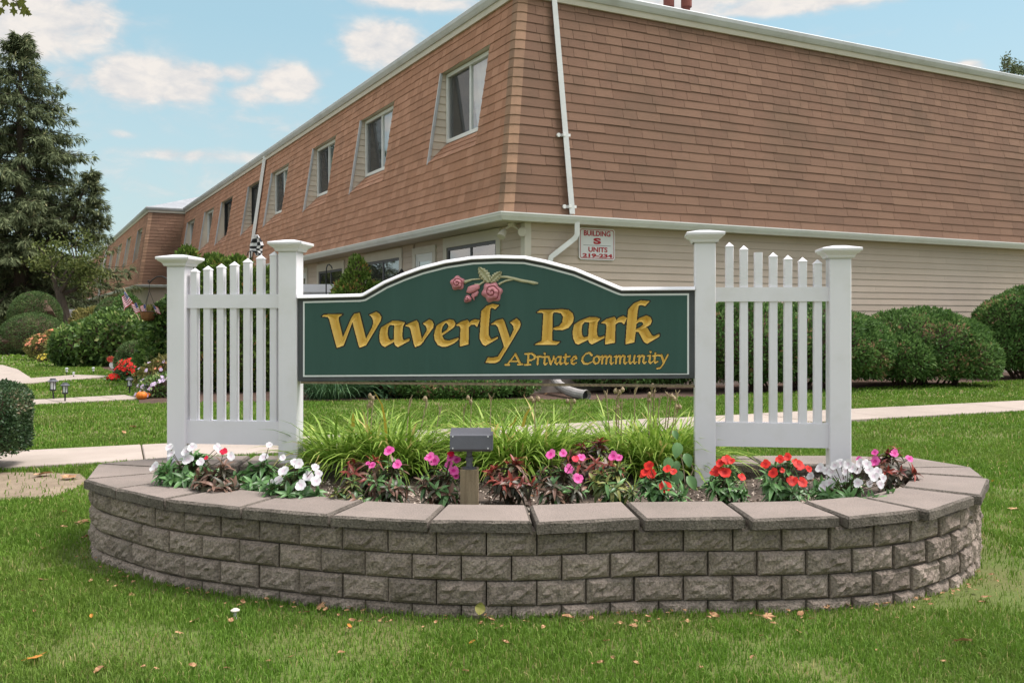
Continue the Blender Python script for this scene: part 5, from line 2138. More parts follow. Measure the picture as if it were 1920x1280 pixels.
LM = [dry_leaf_mesh('oval', M_dead, 1), dry_leaf_mesh('oval', M_dead, 2), dry_leaf_mesh('maple', M_dead, 3), dry_leaf_mesh('maple', M_orange, 4), dry_leaf_mesh('oval', M_orange, 5)]
named = [
    (61, 1244, 3, .060, 'bright orange curled leaf lying alone in the near lawn, lowest at the far left', 'fallen orange leaf'),
    (186, 1269, 0, .050, 'dull pink brown fallen leaf at the bottom edge of the lawn', 'dry'),
    (441, 1152, None, .0, '', ''),
    (432, 1173, 1, .034, 'small folded tan leaf just below the white mushroom in the grass', 'dry'),
    (655, 1185, 4, .030, '', ''),
    (900, 1163, None, .0, '', ''),
    (445, 1115, 3, .034, '', ''), (418, 1115, 2, .038, '', ''), (455, 1138, 1, .038, '', ''),
    (960, 1160, 1, .036, '', ''), (1065, 1168, 0, .05, '', ''), (1108, 1168, 1, .03, '', ''), (1018, 1186, 0, .028, '', ''),
    (1805, 1214, 0, .060, 'curled reddish brown leaf alone in the lawn at lower right', 'dry'),
    (1852, 1127, 2, .045, 'brown crumpled leaf on the grass to the right of the wall end', 'dry'),
    (1438, 1165, 2, .05, '', ''), (1340, 1163, 1, .045, '', ''), (1678, 1132, 2, .045, '', ''), (1663, 1140, 1, .035, '', ''), (1862, 908, 4, .05, 'small orange leaf on the far lawn beyond the right end of the wall', 'dry'),
    (83, 1095, 2, .045, '', ''), (80, 1125, 1, .03, '', ''), (170, 1097, 1, .030, '', ''), (215, 1108, 1, .03, '', ''), (172, 1165, 4, .026, '', ''), (315, 1100, 1, .028, '', ''), (365, 1172, 2, .035, '', ''),
    (150, 985, 2, .085, 'large pale brown leaf leaning against the left foot of the block wall', 'dry'), (120, 965, 1, .05, '', ''), (120, 994, 1, .04, '', ''), (160, 1015, 0, .06, '', ''), (290, 1082, 4, .04, '', ''),
    (660, 1172, 1, .03, '', ''), (655, 1188, 1, .034, '', ''), (885, 1215, 4, .026, '', ''), (1125, 1252, 1, .028, '', ''), (640, 1235, 0, .032, '', ''), (335, 1195, 2, .03, '', ''), (600, 1145, 2, .042, '', ''), (610, 1152, 1, .032, '', ''),
    (250, 805, 1, .09, '', ''), (232, 816, 1, .08, '', ''), (128, 900, 2, .12, '', ''), (85, 893, 2, .12, '', ''), (1800, 940, 1, .05, '', ''), (1900, 960, 2, .06, '', ''), (1500, 1160, 1, .04, '', ''), (1215, 1165, 1, .03, '', ''),
]
rl = random.Random(5)
leafmb = MB()
extra = [(rl.uniform(20, 1900), rl.uniform(930, 1270), rl.choice([0, 1, 2]), rl.uniform(.016, .032), '', '') for _ in range(80)]
for (px, py, k, s, label, cat) in named + extra:
    if k is None:
        continue
    p = gp(px, py)
    if inpoly(np.array([p.x]), np.array([p.y]), CAPO)[0]:
        continue
    M = Matrix.Translation((p.x, p.y, .022 if p.y < 8 else .03)) @ Matrix.Rotation(rl.uniform(0, 6.3), 4, 'Z') @ Matrix.Rotation(rl.uniform(-.5, .5), 4, 'X') @ Matrix.Diagonal((s, s, s, 1))
    if label:
        tag(place('fallen_leaf', LM[k], None, M), label, 'leaf', 'fallen leaves on the lawn')
    else:
        me = LM[k]
        leafmb.add([M @ v.co for v in me.vertices], [list(f.vertices) for f in me.polygons], 1 if k > 2 else 0)
# leaves lying in the flower bed
for _ in range(90):
    x, y = rl.uniform(-2.2, 2.4), rl.uniform(4.1, 5.3)
    if not inpoly(np.array([x]), np.array([y]), INNER)[0] or rl.random() < .35 * (x > 0):
        continue
    s = rl.uniform(.018, .036)
    k = rl.choice([0, 1, 2, 0, 1])
    M = Matrix.Translation((x, y, soil_z(x, y) + .012)) @ Matrix.Rotation(rl.uniform(0, 6.3), 4, 'Z') @ Matrix.Rotation(rl.uniform(-.6, .6), 4, 'X') @ Matrix.Diagonal((s, s, s, 1))
    leafmb.add([M @ v.co for v in LM[k].vertices], [list(f.vertices) for f in LM[k].polygons], 0)
for _ in range(220):      # litter in the mulch beds and along the wall
    if rl.random() < .5:
        q = bedR[0].lerp(bedR[2], rl.random()) + LD * rl.uniform(0, 1.6)
        z, s = .02, rl.uniform(.03, .06)
    else:
        q = on_wall(rl.uniform(0, PER * .45)) + Vector((rl.uniform(-.1, .1), -rl.uniform(.02, .22)))
        z, s = .02, rl.uniform(.012, .026)
    M = Matrix.Translation((q.x, q.y, z)) @ Matrix.Rotation(rl.uniform(0, 6.3), 4, 'Z') @ Matrix.Rotation(rl.uniform(-.5, .5), 4, 'X') @ Matrix.Diagonal((s, s, s, 1))
    k = rl.choice([0, 1, 2])
    leafmb.add([M @ v.co for v in LM[k].vertices], [list(f.vertices) for f in LM[k].polygons], 0)
tag(obj('fallen_leaves', leafmb, [M_dead, M_orange]), kind='stuff')
# little white mushroom and a green leaf propped on the wall
p = gp(441, 1160)
mush = thing('mushroom', 'small white mushroom with a flat cap in the near lawn', 'mushroom', p)
mb = MB()
mb.lathe(p, [(.007, 0), (.006, .035)], 10)
obj('stem', mb, M_fw, mush)
mb = MB()
mb.lathe(p, [(.006, .034), (.018, .034), (.019, .038), (.010, .044), (0, .045)], 14)
obj('mushroom_cap', mb, M_trim, mush)
gl_ = dry_leaf_mesh('oval', pmat('yellow_green_leaf', (.26, .27, .06), (.32, .27, .09), 40, .6), 9)
p = gp(900, 1166)
M = Matrix.Translation((p.x, p.y + .02, .05)) @ Matrix.Rotation(1.2, 4, 'X') @ Matrix.Rotation(1.4, 4, 'Z') @ Matrix.Diagonal((.05, .075, .05, 1))
tag(place('fallen_leaf', gl_, None, M), 'yellow green leaf leaning on the foot of the wall at the middle', 'leaf', 'fallen leaves on the lawn')

# ---------------------------------------------------------------- bedding plants: rosettes of single leaves and flowers
def leaf_mesh(mat, L_=1.0, w=.36, droop=.25, seed=0):
    r = random.Random(seed)
    mb = MB()
    n = 5
    vs = []
    for i in range(n + 1):
        t = i / n
        ww = w / 2 * math.sin(PI * min(1, .06 + t * .94)) ** .75 * (1 - .25 * t)
        if i == n:
            ww = .004
        z = .10 * t - droop * t * t
        vs += [(t * L_, -ww, z + ww * .45), (t * L_, 0, z), (t * L_, ww, z + ww * .45)]
    fs = []
    for i in range(n):
        k = i * 3
        fs += [(k, k + 1, k + 4, k + 3), (k + 1, k + 2, k + 5, k + 4)]
    mb.add(vs, fs, 0, r.random())
    return raw_mesh('leaf', mb.v, mb.f, mat, None, [r.random()] * len(mb.f), smooth=True)


def flower_mesh(mat, seed=0, petals=5):
    """five broad overlapping petals, each a small cupped fan, with a notch at its rim"""
    r = random.Random(seed)
    mb = MB()
    for k in range(petals):
        a = 2 * PI * k / petals + r.uniform(-.15, .15)
        R_ = r.uniform(.82, 1.12)
        lift = .05 * (k % 3) + r.uniform(0, .04)
        curl = r.uniform(-.12, .22)
        vs = [(0, 0, .02)]
        rows = ((.38, .95), (.72, .98), (1.0, .72))
        for rr, wd in rows:
            for j in range(5):
                b = -1 + j / 2
                rad = R_ * rr * (1 - (.16 if rr == 1.0 else .06) * b * b - (.06 if (rr == 1.0 and j == 2) else 0))
                aa = a + b * wd * .82
                vs.append((rad * math.cos(aa), rad * math.sin(aa), lift * rr + .16 * rr - curl * rr * rr + .05 * b * rr + r.uniform(-.02, .02)))
        fs = [(0, 1 + j, 2 + j) for j in range(4)]
        for q in range(2):
            for j in range(4):
                c = 1 + q * 5 + j
                fs.append((c, c + 5, c + 6, c + 1))
        mb.add(vs, fs, 0, .0)
        for q_ in range(12):
            mb.t[-12 + q_] = .95 if q_ < 4 else (.45 if q_ < 8 else .25)
    return raw_mesh('flower', mb.v, mb.f, mat, None, mb.t, smooth=True)


LEAF = {}
for key, mt in (('g', M_lfg), ('b', M_lfb), ('r', M_lfr), ('v', M_lfv)):
    LEAF[key] = [leaf_mesh(mt, 1, .36, .12 + .16 * s, s * 7 + 1) for s in range(6)]
FLOW = {k: [flower_mesh(m_, s) for s in range(3)] for k, m_ in (('w', M_fw), ('p', M_fp), ('r', M_fr), ('c', M_fc))}


def bedding(label, px, py, Yd, wid, ht, leafmix, flowers, nstem=11, lsz=.062, seed=1, name='impatiens_plant', cat='flower', top=None, fsz=.0285):
    """px,py,Yd place the foot; leafmix 'gbrv' letters; flowers: list of (px, py, kind, scale)"""
    r = random.Random(seed)
    f = at(px, py, Yd)
    f.z = soil_z(f.x, f.y) if inpoly(np.array([f.x]), np.array([f.y]), SOILP)[0] else .33
    t = thing(name, label, cat, f)
    nstem = int(nstem * 1.45)
    lsz *= 1.2
    st = MB()
    tips = []
    for k in range(nstem):
        a = 2 * PI * k / nstem + r.uniform(-.4, .4)
        q = math.sqrt((k + .6) / nstem)
        tip = f + Vector((math.cos(a) * wid / 2 * q, math.sin(a) * wid / 2 * q * .85, ht * (1.02 - .55 * q ** 2.2) * r.uniform(.85, 1.08)))
        mid = f.lerp(tip, .5) + Vector((0, 0, ht * .10))
        st.tube([f + Vector((math.cos(a) * .012, math.sin(a) * .012, -.01)), mid, tip], [.005, .004, .003], 5, 0)
        tips.append((tip, (tip - mid).normalized()))
    obj('stem', st, M_stem, t)
    for tip, ax in tips:
        n = r.randint(8, 10)
        b0 = r.uniform(0, 6)
        for j in range(n):
            b = b0 + j * 2.4
            tilt = .25 + .9 * (1 - j / n)
            e1 = ax.orthogonal().normalized()
            e2 = ax.cross(e1)
            d = (e1 * math.cos(b) + e2 * math.sin(b)) * math.sin(tilt + .35) + ax * math.cos(tilt + .35)
            d.z -= .10
            key = r.choice(leafmix)
            if top and j >= n - 4:
                key = top
            s = lsz * r.uniform(.75, 1.15) * (1 - .35 * j / n)
            place('leaf', r.choice(LEAF[key]), t, frame_matrix(tip - ax * (.030 * (1 - j / n)), d, ax + Vector((0, 0, .6)), s))
        # leaves lower on the stem
        for j in range(4):
            q = f.lerp(tip, r.uniform(.35, .9))
            b = r.uniform(0, 6.28)
            d = Vector((math.cos(b), math.sin(b) * .9, r.uniform(-.35, .2)))
            place('leaf', r.choice(LEAF[r.choice(leafmix)]), t, frame_matrix(q, d, Vector((0, 0, 1)), lsz * r.uniform(.8, 1.15)))
    for (fx, fy, kind, s) in flowers:
        near = f.y - wid * .25 + r.uniform(-.03, .05)
        p = at(fx, fy, near)
        out = Vector((p.x - f.x, -.55 * wid - .04, .55 * ht + .03)) + Vector((r.uniform(-.04, .04), 0, r.uniform(-.03, .05)))
        place('flower', r.choice(FLOW[kind]), t, frame_matrix(p, out.orthogonal(), out, fsz * s * r.uniform(.92, 1.08)))
        # flower stalk back to the plant
        mbs = MB()
        mbs.tube([p, p.lerp(f + Vector((0, 0, ht * .5)), .5), f + Vector((0, 0, ht * .35))], .002, 4)
        obj('flower_stalk', mbs, M_stem, t)
    return t


bedding('white impatiens with broad green leaves at the left end of the flower bed', 352, 905, 4.72, .34, .22, 'g',
        [(322, 850, 'w', .9), (318, 838, 'w', .8), (350, 846, 'w', 1.0), (360, 838, 'w', .85), (352, 861, 'w', 1), (290, 874, 'w', 1.0), (376, 866, 'w', .8), (407, 838, 'w', .8), (412, 844, 'w', .7), (432, 855, 'w', .8)], 12, .075, 21)
bedding('dark bronze leaved plant with a single crimson flower between white impatiens', 405, 915, 4.55, .25, .20, 'b', [(419, 846, 'c', .75), (387, 858, 'c', .45)], 11, .064, 22)
bedding('green leaved impatiens with two white flowers beside the inner left post', 484, 900, 4.70, .30, .18, 'g', [(494, 857, 'w', .9), (505, 834, 'w', .6), (530, 858, 'w', .7)], 10, .07, 23)
bedding('white impatiens with many flat flowers in front of the inner left post', 552, 922, 4.42, .30, .19, 'gg', [(532, 883, 'w', 1.05), (523, 900, 'w', .8), (508, 904, 'w', .6), (560, 870, 'w', 1.0), (578, 893, 'w', 1.05), (592, 902, 'w', .95), (564, 910, 'w', 1.0), (591, 876, 'w', .75), (597, 888, 'w', .7), (552, 866, 'w', .7)], 12, .066, 24)
bedding('small flowerless plant with pointed grey green leaves right of the white impatiens', 655, 932, 4.32, .17, .16, 'gbv', [], 7, .058, 25)
bedding('flowerless bronze plant with pinkish leaf tips behind the first pink impatiens', 685, 892, 4.85, .26, .20, 'bbv', [], 8, .06, 26, top='r')
bedding('pink impatiens with three flowers on dark leaves, the leftmost pink one', 727, 918, 4.50, .25, .22, 'bbg', [(729, 845, 'p', 1.0), (745, 871, 'p', 1.0), (698, 872, 'p', .72), (690, 868, 'p', .4)], 10, .06, 27)
bedding('pink impatiens with a tall cluster of flowers left of the spotlight', 828, 926, 4.40, .24, .22, 'bbg', [(806, 857, 'p', .85), (815, 864, 'p', .95), (846, 857, 'p', .9), (842, 870, 'p', .9), (850, 882, 'p', .9), (845, 851, 'c', .6), (856, 862, 'p', .8), (855, 893, 'p', .6)], 10, .06, 28)
bedding('flowerless bronze plant with red crown leaves directly right of the spotlight', 955, 908, 4.60, .27, .22, 'b', [], 13, .062, 29, top='r')
bedding('pink impatiens with flowers stepping down its right side, right of the red crowned plant', 1045, 918, 4.45, .25, .22, 'bbg', [(1032, 852, 'p', 1.0), (1056, 850, 'p', .85), (1067, 880, 'p', .95), (1083, 897, 'p', 1.15), (1078, 860, 'c', .8), (1089, 857, 'p', .85)], 10, .06, 30)
bedding('tall bronze plant crowned with orange red leaves before the middle grass clump', 1110, 900, 4.85, .32, .28, 'b', [], 14, .06, 31, top='r')
bedding('yellow green variegated plant with one pink flower on top', 1148, 914, 4.55, .24, .19, 'vvg', [(1150, 855, 'p', 1.0), (1160, 858, 'p', .7)], 10, .06, 32)
bedding('red impatiens left of the inner right post, its lowest flower near the cap stones', 1238, 922, 4.40, .23, .20, 'gg', [(1211, 885, 'r', .9), (1217, 873, 'r', .85), (1222, 889, 'r', .9), (1206, 889, 'r', .7), (1246, 913, 'r', 1.15), (1250, 879, 'r', .8), (1262, 884, 'r', .7)], 10, .058, 33)
bedding('red impatiens directly right of the inner right post', 1360, 922, 4.40, .21, .21, 'gg', [(1350, 868, 'r', .8), (1362, 862, 'r', 1.0), (1342, 884, 'r', 1.0), (1359, 886, 'r', 1.05), (1390, 894, 'r', .8), (1371, 864, 'r', .7)], 10, .056, 34)
bedding('largest red impatiens, below the right picket panel', 1468, 922, 4.40, .25, .23, 'gg', [(1435, 870, 'r', .95), (1462, 861, 'r', .9), (1477, 857, 'r', .85), (1449, 887, 'r', .95), (1467, 882, 'r', .55), (1497, 872, 'r', 1.1), (1490, 866, 'r', .8), (1486, 902, 'r', 1.1), (1505, 905, 'r', 1.0), (1516, 879, 'r', .75)], 11, .058, 35)
bedding('low spreading white impatiens at the foot of the outer right post', 1588, 915, 4.50, .42, .13, 'g', [(1538, 877, 'w', .8), (1552, 881, 'w', .9), (1560, 884, 'w', .8), (1576, 868, 'w', .8), (1590, 870, 'w', .85), (1597, 876, 'w', .9), (1606, 879, 'w', .9), (1580, 897, 'w', .7), (1545, 912, 'w', .9), (1556, 906, 'w', .9), (1608, 905, 'w', .8), (1628, 880, 'w', .9), (1638, 893, 'w', .9), (1630, 906, 'w', .8), (1655, 896, 'w', .8), (1585, 883, 'w', .8), (1520, 892, 'w', .7), (1625, 870, 'w', .8), (1650, 908, 'w', .8), (1565, 872, 'w', .7), (1612, 868, 'w', .8), (1645, 884, 'w', .8)], 15, .062, 36, fsz=.030)
bedding('reddish bronze plant with pink flowers at the right end of the flower bed', 1668, 892, 4.85, .27, .23, 'b', [(1641, 865, 'p', 1.1), (1640, 848, 'p', .7), (1677, 850, 'p', .9), (1705, 860, 'p', .8), (1610, 860, 'p', .6)], 10, .06, 37, top='r')
bedding('small pale green ferny seedling at the inner edge of the cap stones', 1080, 936, 4.24, .14, .045, 'gv', [], 6, .035, 38, name='seedling', cat='plant')
bedding('tiny green seedling between the pink impatiens at the cap stones', 756, 932, 4.30, .08, .035, 'gv', [], 4, .03, 39, name='seedling', cat='plant')

# heart leaved vine weed beside the inner right post
vw = at(1290, 905, 4.75)
vine = thing('vine_weed', 'heart leaved climbing weed hanging at the inner right post', 'weed', (vw.x, vw.y, .32))
rv = random.Random(4)
mbv = MB()
vp = [at(1285, 915, 4.6), at(1282, 880, 4.75), at(1275, 845, 4.85), at(1262, 830, 4.85)]
vp2 = [at(1285, 915, 4.6), at(1300, 880, 4.7), at(1290, 852, 4.8)]
mbv.tube(vp, .003, 5)
mbv.tube(vp2, .003, 5)
obj('stem', mbv, M_stem, vine)
for (px, py, s) in ((1272, 838, .085), (1285, 858, .075), (1256, 866, .08), (1275, 890, .09), (1290, 900, .08), (1250, 905, .07), (1280, 915, .07), (1263, 815, .05), (1270, 872, .06)):
    d = Vector((rv.uniform(-.5, .5), -.5, -.8))
    place('leaf', leaf_mesh(M_lfg, 1, .75, .25, rv.randint(0, 99)), vine, frame_matrix(at(px, py - 8, 4.65), d, Vector((0, -1, .4)), s))

# ---------------------------------------------------------------- daylily clumps behind the sign
def blades(mbv, base, n, L0, L1, spread, w, r, zig=0, tilt=1.0):
    """arching strap blades as strips; returns arrays"""
    Vs, Ts, Tn = [], [], []
    off = 0
    for _ in range(n):
        a = r.uniform(0, 2 * PI)
        q = spread * math.sqrt(r.random())
        p = Vector((base[0] + q * math.cos(a), base[1] + q * .55 * math.sin(a), base[2]))
        L_ = r.uniform(L0, L1)
        a2 = a + r.uniform(-.7, .7)
        out = Vector((math.cos(a2), math.sin(a2), 0))
        up0 = r.uniform(.55, 1.4) * tilt
        bend = r.uniform(.9, 2.7)
        k = 6
        sd = Vector((-out.y, out.x, 0))
        ww = w * r.uniform(.6, 1.2)
        pts = [p]
        th = up0
        for i in range(k):
            d = out * math.cos(th) + Vector((0, 0, math.sin(th)))
            pts.append(pts[-1] + d * L_ / k)
            th -= bend / k * (.4 + 1.2 * i / k)
        for i, q_ in enumerate(pts):
            t = i / k
            h = ww * (1 - t ** 2.2) * .5 + .0004
            Vs += [q_ - sd * h + Vector((0, 0, h * .5)), q_, q_ + sd * h + Vector((0, 0, h * .5))]
        for i in range(k):
            b = off + i * 3
            Ts += [(b, b + 1, b + 4, b + 3), (b + 1, b + 2, b + 5, b + 4)]
            Tn += [min(1, r.random())] * 2
        if r.random() < .5:
            c = r.random()
            Tn[-2 * k:] = [c] * (2 * k)
        off += (k + 1) * 3
    return np.array([tuple(v) for v in Vs]), np.array(Ts), np.array(Tn)


def daylily(label, centres, n, seed, stalks, yellow):
    r = random.Random(seed)
    c0 = centres[0]
    t = thing('daylily_clump', label, 'ornamental grass', (c0[0], c0[1], .32), 'daylily clumps behind the sign')
    Vs, Ts, Tn, off = [], [], [], 0
    for c in centres:
        V, T, tn = blades(None, (c[0], c[1], .31), int(n * 2.5), .28, .57, .11, .019, r)
        Vs.append(V)
        Ts.append(T + off)
        Tn.append(tn)
        off += len(V)
    tag(bulk('blades', np.concatenate(Vs), np.concatenate(Ts), M_daylily, np.concatenate(Tn), t), kind='stuff')
    for (px, py, lean) in stalks[::2] if seed < 43 else stalks:
        Yd = c0[1] + r.uniform(-.06, .10)
        p = at(px, py, Yd)
        b = Vector((p.x - lean, Yd, .33))
        mb = MB()
        mb.tube([b, b.lerp(p, .6) + Vector((lean * .1, 0, 0)), p], [.0042, .0036, .003], 5)
        for q in range(3):
            e = p + Vector((r.uniform(-.02, .02), r.uniform(-.01, .01), r.uniform(.005, .035)))
            mb.tube([p - Vector((0, 0, .02 * q)), e], [.0035, .0022], 5)
        s_ = obj('seed_stalk', mb, M_stalk, t)
        if r.random() < .6:
            mb = MB()
            for q in range(r.randint(1, 3)):
                e = p + Vector((r.uniform(-.025, .025), 0, r.uniform(-.01, .03)))
                mb.lathe(e, [(.001, -.014), (.010, -.008), (.012, .004), (.006, .016), (0, .018)], 7)
            obj('seed_pod', mb, M_stalk, s_)
    for (pts, w) in yellow:
        Yd = c0[1] - .08
        P_ = [at(x, y, Yd) for x, y in pts]
        mb = MB()
        vs = []
        for i, p in enumerate(P_):
            h = w * (1 - (i / (len(P_) - 1)) ** 2) * .5 + .0006
            vs += [p - Vector((h, 0, 0)), p + Vector((h, 0, 0))]
        mb.add(vs, [(i * 2, i * 2 + 1, i * 2 + 3, i * 2 + 2) for i in range(len(P_) - 1)])
        obj('yellow_blade', mb, M_yellowbl, t)
    return t


cx = lambda px, Y: (px - 960) / F * Y
daylily('wide arching daylily clump beside the inner left post with a yellow upright blade', [(cx(640, 5.48), 5.48), (cx(700, 5.46), 5.46), (cx(762, 5.46), 5.46), (cx(735, 5.36), 5.36)], 120, 41,
        [(700, 745, .05), (745, 748, -.03), (768, 750, .05), (795, 755, .10), (800, 752, .12), (635, 762, -.03), (690, 760, .02), (615, 770, 0), (825, 765, .08)],
        [([(725, 830), (722, 790), (716, 758), (700, 731)], .016), ([(704, 826), (694, 808), (680, 780)], .014), ([(662, 800), (662, 785), (662, 772)], .02)])
daylily('middle daylily clump rising behind the spotlight with brown seed heads', [(cx(925, 5.48), 5.48), (cx(985, 5.46), 5.46), (cx(1030, 5.46), 5.46), (cx(960, 5.36), 5.36)], 115, 42,
        [(884, 752, .02), (890, 748, .02), (870, 764, .01), (952, 760, .03), (921, 745, .02), (1000, 752, -.02), (1003, 750, 0), (1025, 742, .02), (1070, 757, .05), (1122, 758, 0)],
        [([(980, 800), (985, 780), (992, 767), (1003, 764)], .018), ([(955, 800), (965, 790), (970, 775)], .012)])
daylily('daylily clump with bare straw coloured stalks next to the inner right post', [(cx(1165, 5.48), 5.48), (cx(1215, 5.44), 5.44), (cx(1262, 5.46), 5.46), (cx(1230, 5.34), 5.34)], 115, 43,
        [(1137, 740, -.05), (1160, 735, .0), (1156, 745, -.01), (1166, 757, .01), (1190, 733, .0), (1222, 726, .03), (1236, 748, .03), (1215, 748, -.02), (1253, 740, .06), (1258, 745, .07), (1270, 738, .09), (1226, 735, 0), (1270, 762, .06), (1155, 766, 0)],
        [([(1290, 830), (1275, 812), (1262, 806)], .012)])
# ---------------------------------------------------------------- shrubs
def noise3(P, s, seed):
    return np.array([mnoise.noise(Vector((p[0] * s + seed, p[1] * s - seed * .7, p[2] * s + seed * .3))) for p in P])


def shrub(name, label, cat, foot, lobes, n, leaf, mat, seed, group=None, rough=.10, sink=.10, updir=.35, twigs=14, core=.84, box=None, needle_out=.5, gap=0.0, jitter=.5):
    """lobes: list of (dx, dy, dz, rx, ry, rz) ellipsoids about the foot; leaves cover the outside of their union"""
    r = np.random.default_rng(seed)
    f = Vector(foot)
    t = thing(name, label, cat, f, group)
    area = np.array([l[3] * l[5] + l[4] * l[5] + l[3] * l[4] for l in lobes])
    cnt = (n * area / area.sum()).astype(int)
    Ps, Ns = [], []
    L_ = np.array(lobes, float)
    ex = 2.0 if box is None else box
    for i, c in enumerate(cnt):
        d = unit(r.normal(size=(int(c * 1.25), 3)))
        sc = (np.abs(d) ** ex).sum(1) ** (-1 / ex)
        nz = noise3(d * L_[i, 3:6], 2.2 / max(.3, L_[i, 3]) ** .5, seed + i) * rough + noise3(d * L_[i, 3:6], 7.0 / max(.3, L_[i, 3]) ** .5, seed + i + 9) * rough * .5
        rad = sc * (1 + nz) * (1 - sink * r.random(len(d)) ** 2.2)
        P = d * rad[:, None] * L_[i, 3:6] + L_[i, 0:3]
        Nn = unit(np.sign(d) * np.abs(d) ** (ex - 1) / L_[i, 3:6])
        k = P[:, 2] > gap + .02
        for j in range(len(lobes)):
            if j != i:
                q = (P - L_[j, 0:3]) / L_[j, 3:6]
                k &= (np.abs(q) ** ex).sum(1) > .80
        Ps.append(P[k])
        Ns.append(Nn[k])
    P, Nn = np.concatenate(Ps), np.concatenate(Ns)
    D = unit(Nn * needle_out + r.normal(size=P.shape) * jitter + np.array([0, 0, updir]))
    l, w = leaf
    V, T = leaf_arrays(P + np.array(f), D, Nn + r.normal(size=P.shape) * .45, l * r.uniform(.6, 1.25, len(P)), w * r.uniform(.7, 1.2, len(P)), .2)
    clump = noise3(P, 1.6 / max(.4, L_[0, 3]) ** .5 * 2, seed + 40)
    tn = np.clip(r.random(len(P)) * .8 + clump * .45 + .10 + np.where(r.random(len(P)) < .03, .5, 0) * (clump > .0), 0, 1)
    tag(bulk('foliage', V, T, mat, np.repeat(tn, 2), t), kind='stuff')
    # woody inside: stems and a mass of twigs
    mb = MB()
    for i in range(len(lobes)):
        c = Vector(L_[i, 0:3])
        nu, nv = 12, 7
        vs, fs = [], []
        for a in range(nv + 1):
            for b in range(nu):
                th, ph = PI * a / nv, 2 * PI * b / nu
                d = np.array([math.sin(th) * math.cos(ph), math.sin(th) * math.sin(ph), math.cos(th)])
                s_ = (np.abs(d) ** ex).sum() ** (-1 / ex) * core * (1 + .25 * mnoise.noise(Vector(d * 3) + Vector((seed, i, 0))))
                p = d * s_ * L_[i, 3:6] + L_[i, 0:3]
                p[2] = max(p[2], gap + .03)
                vs.append(Vector(p) + f)
        for a in range(nv):
            for b in range(nu):
                fs.append((a * nu + b, a * nu + (b + 1) % nu, (a + 1) * nu + (b + 1) % nu, (a + 1) * nu + b))
        mb.add(vs, fs)
    rr = random.Random(seed)
    for k in range(twigs):
        l0 = L_[rr.randrange(len(lobes))]
        a = rr.uniform(0, 2 * PI)
        tip = Vector((l0[0] + l0[3] * .8 * math.cos(a) * rr.random(), l0[1] + l0[4] * .8 * math.sin(a) * rr.random(), max(gap + .1, l0[2] + l0[5] * .3)))
        b = Vector((l0[0] * .6 + rr.uniform(-.2, .2), l0[1] * .6 + rr.uniform(-.12, .12), 0))
        mb.tube([f + b, f + b.lerp(tip, .5) + Vector((rr.uniform(-.1, .1), rr.uniform(-.1, .1), -.05)), f + tip], [.022, .016, .010], 5)
    obj('branch', mb, M_twig, t)
    return t


def foot(px, py):
    return gp(px, py)


# three mounds along the right wall
YG = 'rounded shrubs along the siding wall'
shrub('yew_shrub', 'low dome of dark yew seen through the right picket panel', 'shrub', at(1455, 728, 16.0) * Vector((1, 1, 0)) if False else Vector((cx(1470, 16.2), 16.2, 0)),
      [(-.75, -.35, .80, 1.05, .75, .72), (.45, .1, .80, 1.2, .8, .72), (1.35, .4, .66, .75, .7, .62)], 30000, (.085, .036), M_yew, 51, YG, .13, .10, .3, 40, .86, gap=.18)
shrub('yew_shrub', 'broad round yew mound with brown flecks standing free on the right', 'shrub', Vector((cx(1725, 17.2), 17.2, 0)),
      [(.0, .05, .62, 1.30, .9, .80), (-.62, -.25, .50, .85, .75, .56), (.72, -.2, .46, .62, .6, .54)], 36000, (.085, .036), M_yew, 52, YG, .10, .10, .3, 40, .87, gap=.15)
shrub('yew_shrub', 'dark yew cut off by the right edge of the picture', 'shrub', Vector((cx(1930, 19.3), 19.3, 0)),
      [(0, 0, 1.0, 1.15, .9, .85), (-.55, -.15, .65, .7, .7, .55)], 24000, (.095, .040), M_yew, 53, YG, .14, .10, .3, 30, .87, gap=.22)
# low planting under the sign along the corner
shrub('juniper_shrub', 'low dark juniper under the sign, left of the drain hose', 'shrub', Vector((cx(905, 14.75), 14.75, 0)), [(-.35, 0, .22, .75, .45, .30), (.35, .1, .24, .6, .45, .26)], 9000, (.08, .03), M_yew, 54, None, .2, .2, .5, 12, .8)
shrub('juniper_shrub', 'dark spreading juniper under the sign, right of the drain hose', 'shrub', Vector((cx(1190, 15.6), 15.6, 0)), [(-.3, 0, .42, .8, .5, .40), (.6, .3, .45, .8, .5, .42)], 11000, (.08, .03), M_yew, 55, None, .2, .2, .4, 30, .8, gap=.12)
shrub('rhododendron', 'green broad leaved rhododendron below the left half of the sign', 'shrub', Vector((cx(790, 14.6), 14.6, 0)), [(0, 0, .36, .42, .35, .36), (-.45, .1, .26, .3, .3, .24)], 900, (.17, .07), M_rhod, 56, None, .2, .25, .3, 14, .6)
shrub('juniper_shrub', 'dark green low hedge plant below the left end of the sign', 'shrub', Vector((cx(690, 15.4), 15.4, 0)), [(0, 0, .35, .8, .5, .38)], 7000, (.08, .03), M_yew, 57, None, .2, .2, .4, 12, .8)
shrub('juniper_shrub', 'low mat of juniper at the lawn edge below the middle of the sign', 'shrub', Vector((cx(860, 14.35), 14.35, 0)), [(0, 0, .16, .85, .35, .20), (-.6, .1, .14, .5, .3, .17)], 7000, (.08, .03), M_yew, 58, None, .25, .2, .5, 8, .8)
shrub('rhododendron', 'small leafy rhododendron seedling group by the red brown litter', 'shrub', Vector((cx(732, 14.5), 14.5, 0)), [(0, 0, .22, .38, .3, .22), (-.5, .2, .2, .3, .3, .2)], 700, (.14, .06), M_rhod, 59, None, .2, .25, .3, 10, .6)
